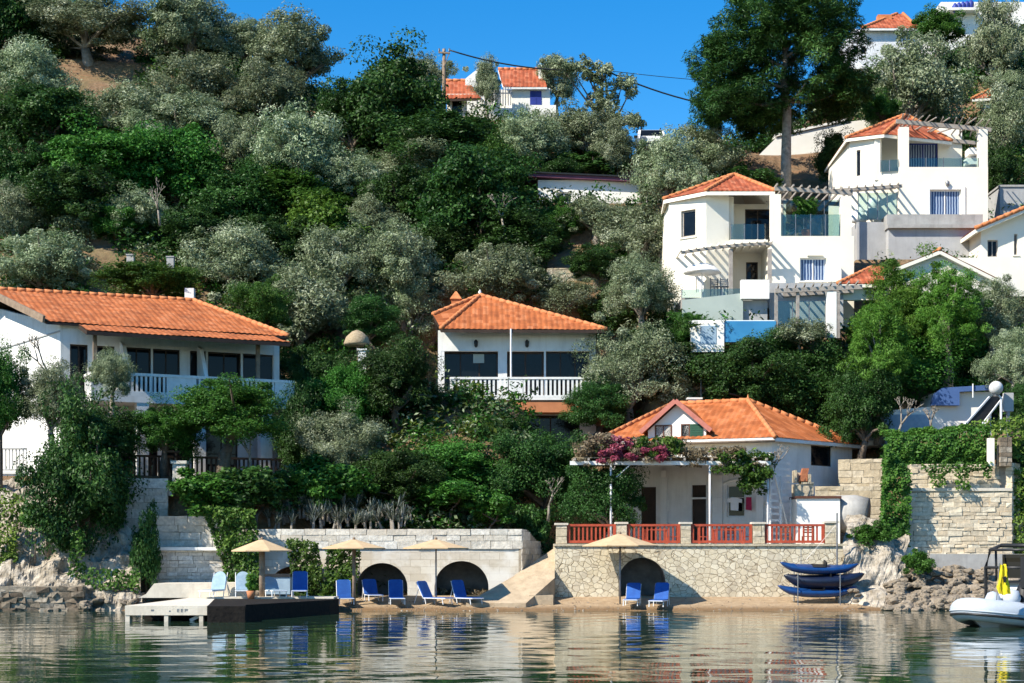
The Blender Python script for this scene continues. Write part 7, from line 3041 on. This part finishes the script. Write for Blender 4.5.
Yk = 62.1
for py, dx, mt, lb, rl in ((568, 0, 'kayakblue', 'top blue kayak on the beach rack', 3), (579.5, 5, 'kayakdark', 'middle navy kayak in the shade of the rack', -3), (591, -2, 'kayakblue', 'lowest blue kayak on the beach rack', 2)):
    c = P(819 + dx, py, Yk)
    r = thing('kayak', c, lb, 'kayak', 'kayaks stacked on the rack')
    r.rotation_euler = (R(14), R(rl * .4), R(rl))
    mb = MB()
    kayak_mesh(mb, H=.62 if mt == 'kayakdark' else .40)  # middle hull thickened so it reads as shadow
    mb.build('hull', M[mt], r, True, True)
    mb = MB()
    mb.box(-.28, .22, -.24, .24, .085, .10)
    mb.box(.2, .26, -.2, .2, .09, .28)
    mb.build('seat', M['black'], r, local=True)
    for s in (-1, 1):
        mb = MB()
        mb.tube([(s * 1.38, -.02, .20), (s * 1.38, 0, .27), (s * 1.30, .02, .20)], .012, 5)
        mb.build('carry_handle', M['black'], r, local=True)
rk = thing('kayak_rack', P(819, 600, Yk), 'slim metal kayak rack with two uprights on the sand', 'rack')
for px in (796, 838):
    mb = MB()
    x = PX(px, Yk)
    mb.tube([(x, Yk - .42, .15), (x, Yk - .42, PZ(573, Yk))], .02, 6)
    mb.tube([(x, Yk + .42, .15), (x, Yk + .42, PZ(566, Yk))], .025, 6)
    for py in (576, 586.5, 597):
        mb.tube([(x, Yk - .42, PZ(py, Yk) - .03), (x, Yk + .42, PZ(py, Yk) - .03)], .02, 6)
    mb.build('upright', M['metal'], rk)
mp_ = thing('mast', P(837, 600, 62.6), 'tall thin dark mast rising behind the stacked kayaks', 'mast')
mb = MB()
mb.tube([P(837, 600, 62.7), P(837, 513, 62.7)], [.04, .03], 7)
mb.build('pole', M['metal'], mp_)
mb = MB()
mb.tube([P(837, 524, 62.7), P(806, 560, 62.5)], .008, 4)
mb.build('stay', M['metal'], mp_)
mp2 = thing('mast', P(801, 580, 62.9), 'short thin rod standing behind the kayak bow', 'mast')
mb = MB()
mb.tube([P(801, 575, 63.0), P(801, 548, 63.0)], .018, 6)
mb.build('pole', M['metal'], mp2)


# inflatable boat
def rib_boat():
    Yb = 46.2
    loc = Vector((PX(1006, Yb), Yb + .6, -.36))
    r = thing('inflatable_boat', loc, 'grey and white inflatable boat with a black console frame and yellow flag', 'boat', rz=R(36))
    r.scale = (1.3, 1.3, 1.3)
    # tube: starboard side, round the bow, port side (bow towards -x)
    path, rad = [], []
    for x, y, z, q in ((4.2, -.86, .42, .24), (3.0, -.88, .42, .26), (1.8, -.88, .43, .27), (.9, -.86, .46, .27), (0.2, -.80, .52, .27), (-.45, -.62, .60, .265), (-.88, -.34, .66, .255), (-1.0, 0, .69, .25),
                       (-.88, .34, .66, .255), (-.45, .62, .60, .265), (.2, .80, .52, .27), (.9, .86, .46, .27), (1.8, .88, .43, .27), (3.0, .88, .42, .26), (4.2, .86, .42, .24)):
        path.append((x, y, z))
        rad.append(q)
    # smooth
    P2, R2 = [], []
    for i in range(len(path) - 1):
        p0, p1, p2, p3 = [Vector(path[max(0, min(len(path) - 1, i + k))]) for k in (-1, 0, 1, 2)]
        for t in (0, .25, .5, .75):
            P2.append(.5 * ((2 * p1) + (-p0 + p2) * t + (2 * p0 - 5 * p1 + 4 * p2 - p3) * t * t + (-p0 + 3 * p1 - 3 * p2 + p3) * t ** 3))
            R2.append(rad[i] * (1 - t) + rad[i + 1] * t)
    P2.append(Vector(path[-1]))
    R2.append(rad[-1])
    mb = MB()
    mb.tube(P2, R2, 18)
    mb.build('inflatable_tube', M['tube'], r, True, True)
    # rubbing strakes along the outside of the tube
    for dz, rr, m, nm in ((-.10, .030, 'blackmetal', 'rubbing_strake'), (-.02, .018, 'tube', 'rubbing_strake')):
        mb = MB()
        pts = []
        for i, p in enumerate(P2):
            d = (P2[min(i + 1, len(P2) - 1)] - P2[max(i - 1, 0)])
            d.z = 0
            d.normalize()
            out = Vector((d.y, -d.x, 0))
            if out.dot(Vector((p.x - 1.5, p.y, 0))) < 0 and p.x < 0.9:
                out = -out
            if p.x >= .9:
                out = Vector((0, math.copysign(1, p.y), 0))
            pts.append(p + out * (math.sqrt(max(0, R2[i] ** 2 - dz * dz)) + .0) + Vector((0, 0, dz)))
        mb.tube(pts, rr, 6)
        mb.build(nm, M[m], r, True, True)
    # V hull
    mb = MB()
    secs = []
    for x, w, zk, zc in ((-.85, .05, .42, .5), (-.4, .42, .12, .40), (.4, .68, -.12, .30), (1.6, .74, -.22, .24), (4.1, .74, -.24, .22)):
        secs.append([(x, -w, zc), (x, 0, zk), (x, w, zc)])
    vs = [p for s in secs for p in s]
    fs = []
    for i in range(len(secs) - 1):
        for k in range(2):
            fs.append((i * 3 + k, i * 3 + k + 1, (i + 1) * 3 + k + 1, (i + 1) * 3 + k))
        fs.append((i * 3, (i + 1) * 3, (i + 1) * 3 + 2, i * 3 + 2))
    fs.append((0, 2, 1))
    fs.append((12, 13, 14))
    mb.add(vs, fs)
    mb.build('hull', M['gel'], r, False, True)
    # deck, bow locker, console
    mb = MB()
    mb.box(-.5, 4.0, -.62, .62, .44, .48)
    mb.prism([(-.62, -.36, .5), (.1, -.52, .5), (.1, .52, .5), (-.62, .36, .5)], (0, 0, .28))
    mb.build('deck', M['gel'], r, False, True)
    mb = MB()
    mb.box(.5, 1.25, -.42, .42, .48, 1.02)
    mb.prism([(.5, -.42, 1.022), (.5, .42, 1.022), (.74, .42, 1.25), (.74, -.42, 1.25)], (.4, 0, 0))
    mb.build('console', M['gel'], r, False, True)
    mb = MB()
    mb.box(.52, 1.35, -.46, .46, 1.252, 1.30)
    mb.box(1.3, 1.9, -.46, .46, .48, 1.2)
    mb.build('seat', M['black'], r, False, True)
    mb = MB()
    for s in (-1, 1):
        mb.tube([(.25, s * .55, .5), (.22, s * .55, 1.60), (.35, s * .52, 2.0), (.7, s * .5, 2.1), (2.2, s * .5, 2.08)], .04, 7)
        mb.tube([(.55, s * .5, 1.3), (.52, s * .5, 2.04)], .03, 6)
    for x, z in ((.22, 1.60), (.35, 2.0), (.7, 2.1), (1.6, 2.09)):
        mb.tube([(x, -.55, z), (x, .55, z)], .035, 6)
    mb.build('canopy_frame', M['blackmetal'], r, True, True)
    mb = MB()
    mb.box(.7, 2.2, -.5, .5, 2.12, 2.15)
    mb.box(.10, .22, -.62, -.48, 1.15, 1.85)
    mb.build('canopy_cover', M['black'], r, False, True)
    mb = MB()
    mb.box(.60, .63, -.38, .38, 1.36, 1.9)
    mb.build('windscreen', M['pane'], r, False, True)
    # covered seat in dark cloth at the bow
    mb = MB()
    mb.lathe([(.24, 0), (.26, .3), (.2, .6), (.1, .78), (0, .82)], (.3, -.45, .5), 10)
    mb.build('seat_cover', M['black'], r, True, True)
    mb = MB()
    mb.lathe([(.17, 0), (.22, .16), (.17, .32), (0, .38)], (-.15, -.42, .76), 10)
    mb.lathe([(.15, 0), (.2, .14), (.12, .3), (0, .34)], (-.5, -.2, .74), 10)
    mb.build('bow_cushion', M['tube'], r, True, True)
    # tube mark: dark swirl
    mb = MB()
    cx, cz = .12, .54
    yb = -1.045

    def yf(x, z):
        return -.81 - math.sqrt(max(0, .272 ** 2 - (z - .525) ** 2)) - .012
    arc = [(cx + .09 * math.cos(R(a)), cz + .10 * math.sin(R(a))) for a in range(60, 330, 18)] + [(cx + .09, cz - .005), (cx + .02, cz + .0)]
    mb.tube([(x, yf(x, z), z) for x, z in arc], .013, 5)
    mb.build('maker_mark', M['blackmetal'], r, True, True)
    for x0 in (-.35, .45, 1.1):
        mb = MB()
        mb.tube([(x0, -.86 if x0 > 0 else -.74, .80), (x0 + .15, -.9 if x0 > 0 else -.8, .83), (x0 + .32, -.87 if x0 > 0 else -.84, .77)], .018, 5)
        mb.build('grab_handle', M['metal'], r, True, True)
    return r


rb = rib_boat()
# yellow flag on its staff
fl = thing('flag', P(1000, 590, 45.3), 'yellow flag with a black emblem flying on the inflatable boat', 'flag')
Yq = 45.0
mb = MB()
mb.tube([P(996.5, 600, Yq), P(999.5, 563, Yq)], .012, 6)
mb.build('staff', M['metal'], fl)
mb = MB()
rows = [(999.5, 1005.5, 564), (999, 1007, 570), (998.5, 1008, 576), (997.5, 1009, 582), (996.5, 1010.5, 588), (998.5, 1011, 594)]
vs, fs = [], []
for j, (a, b, py) in enumerate(rows):
    for i in range(7):
        px = a + (b - a) * i / 6
        p = P(px, py + (1.0 if i in (2, 3) else 0), Yq)
        vs.append((p.x, p.y + .045 * math.sin(i * 1.9 + j * .8) - .01, p.z))
for j in range(len(rows) - 1):
    for i in range(6):
        fs.append((j * 7 + i, j * 7 + i + 1, (j + 1) * 7 + i + 1, (j + 1) * 7 + i))
mb.add(vs, fs)
mb.add([(x, y + .008, z) for x, y, z in vs], [f[::-1] for f in fs])
mb.build('cloth', M['yellow'], fl, True)
mb = MB()
c = P(1004, 579, Yq)
body = [(-.03, -.10), (.03, -.10), (.05, -.02), (.10, .05), (.05, .04), (.035, .10), (.0, .06), (-.035, .10), (-.05, .04), (-.10, .05), (-.05, -.02)]
mb.prism([(c.x + x * .8, c.y - .085, c.z + z) for x, z in body], (0, .01, 0))
mb.build('emblem', M['black'], fl)

# agaves along the beach wall
AG = []
for k in range(3):
    rng = np.random.default_rng(100 + k)
    vs, fs = [], []
    tint = []
    n = 34
    for i in range(n):
        az = rng.random() * 6.283
        el = R(rng.uniform(25, 88))
        ln_ = rng.uniform(.55, .95)
        w = .032
        d = np.array([math.cos(az) * math.cos(el), math.sin(az) * math.cos(el), math.sin(el)])
        s = np.array([-math.sin(az), math.cos(az), 0]) * w
        mid = d * ln_ * .55 + np.array([0, 0, .02])
        tip = d * ln_ + np.array([d[0], d[1], 0]) * ln_ * .12 - np.array([0, 0, ln_ * .12 * math.cos(el)])
        b0 = len(vs)
        vs += [tuple(-s * .6), tuple(s * .6), tuple(mid + s), tuple(mid - s), tuple(tip)]
        fs += [(b0, b0 + 1, b0 + 2, b0 + 3), (b0 + 3, b0 + 2, b0 + 4)]
        tint += [rng.random()] * 2
    me = bpy.data.meshes.new('rosette')
    me.from_pydata(vs, [], fs)
    at = me.attributes.new('tint', 'FLOAT', 'FACE')
    at.data.foreach_set('value', np.array(tint, np.float32))
    me.materials.append(L_['agave'])
    stem = MB()
    stem.tube([(0, 0, -.5), (.03, 0, .05)], [.1, .06], 7)
    so = stem.build('stem', M['palebark'])
    sm = so.data
    bpy.data.objects.remove(so)
    AG.append((me, sm))
ar = random.Random(44)
for i in range(64):
    px = 268 + i * 2.25 + ar.uniform(-2, 2)
    Y = ar.uniform(64.4, 65.6)
    py = 524 - (Y - 64.4) * 13 + ar.uniform(-3, 3)
    c = P(px, py, Y)
    r = thing('agave', c, 'spiky grey agave growing along the top of the beach wall', 'agave', 'agaves along the beach wall', ar.uniform(0, 6.28))
    s = ar.uniform(.4, .95)
    r.rotation_euler = (ar.uniform(-.35, .35), ar.uniform(-.35, .35), ar.uniform(0, 6.28))
    r.scale = (s * .9, s * .9, s * 1.05)
    for nm, me in (('rosette', AG[i % 3][0]), ('stem', AG[i % 3][1])):
        o = bpy.data.objects.new(nm, me)
        COL.objects.link(o)
        o.parent = r
# dry grass on the wall head, near the ramp
rng = np.random.default_rng(9)
n = 130
cen = np.stack([rng.uniform(PX(395, 64.8), PX(520, 64.8), n), rng.uniform(64.5, 66.5, n), np.zeros(n)], 1)
cen[:, 2] = terrain(cen[:, 0], cen[:, 1]) + .08
pos, nr, ti = clump_leaves(cen, np.full(n, .28), 46, rng, np.array([0, 66, 0.0]), .6)
o = bpy.data.objects.new('dry_grass', leaves_mesh('dry_grass', pos, nr, ti, .2, .03, L_['dry'], rng))
COL.objects.link(o)
tag(o, kind='stuff')

# pots of flowers on the long house terrace
fp = thing('flower_pot', P(128, 466, 66.2), 'pot of pink flowers on the dark railing of the long house', 'flower pot')
spray_leaves(fp, 'flowers', [P(127 + random.uniform(-4, 4), 458 + random.uniform(-5, 4), 66.2)[:] for _ in range(10)], .16, 40, 'pink', .09, .07, 71)
spray_leaves(fp, 'foliage', [P(127 + random.uniform(-5, 5), 462 + random.uniform(-5, 4), 66.25)[:] for _ in range(12)], .2, 40, 'green', .12, .07, 72)
mb = MB()
mb.lathe([(.14, -.3), (.2, .05), (.18, .06)], P(127, 468, 66.2), 10)
mb.build('pot', M['terracotta'], fp, True)

# ================================================================== sky, sun, camera
SUN_EL, SUN_FWD = 42.0, 32.0      # the sun stands behind the viewer, well to one side
sd = Vector((-math.cos(R(SUN_FWD)) * math.cos(R(SUN_EL)), -math.sin(R(SUN_FWD)) * math.cos(R(SUN_EL)), math.sin(R(SUN_EL))))
sl = bpy.data.lights.new('sun', 'SUN')
sl.energy = 5.0
sl.angle = R(0.5)
sl.color = (1.0, 0.93, 0.80)
so = bpy.data.objects.new('sun', sl)
COL.objects.link(so)
so.rotation_euler = sd.to_track_quat('Z', 'Y').to_euler()
so.location = (-40, -20, 60)

w = bpy.data.worlds.new('World')
scene.world = w
w.use_nodes = True
nt = w.node_tree
bg = nt.nodes['Background']
sk = nt.nodes.new('ShaderNodeTexSky')
sk.sky_type = 'NISHITA'
sk.sun_disc = False
sk.sun_elevation = R(SUN_EL)
sk.sun_rotation = math.atan2(sd.x, sd.y)
sk.air_density = 1.0
sk.dust_density = 0.0
sk.ozone_density = 4.0
hs = nt.nodes.new('ShaderNodeHueSaturation')
hs.inputs['Saturation'].default_value = 1.4
nt.links.new(sk.outputs[0], hs.inputs['Color'])
nt.links.new(hs.outputs[0], bg.inputs['Color'])
bg.inputs['Strength'].default_value = 0.115

cam = bpy.data.cameras.new('camera')
co = bpy.data.objects.new('camera', cam)
COL.objects.link(co)
cam.sensor_width = 36.0
cam.lens = F * 36.0 / 1024.0
cam.shift_y = (HY - 341.5) / 1024.0
cam.clip_start = 0.5
cam.clip_end = 3000
co.location = (0, 0, HC)
co.rotation_euler = (R(90), 0, 0)
scene.camera = co
scene.view_settings.view_transform = 'Standard'
scene.view_settings.look = 'None'
scene.view_settings.exposure = 0.82
scene.view_settings.gamma = 1.0
scene.cycles.max_bounces = 6
scene.cycles.diffuse_bounces = 3
scene.cycles.glossy_bounces = 4
scene.cycles.transparent_max_bounces = 8
scene.cycles.use_denoising = True
scene.cycles.use_adaptive_sampling = True
scene.cycles.adaptive_threshold = 0.02
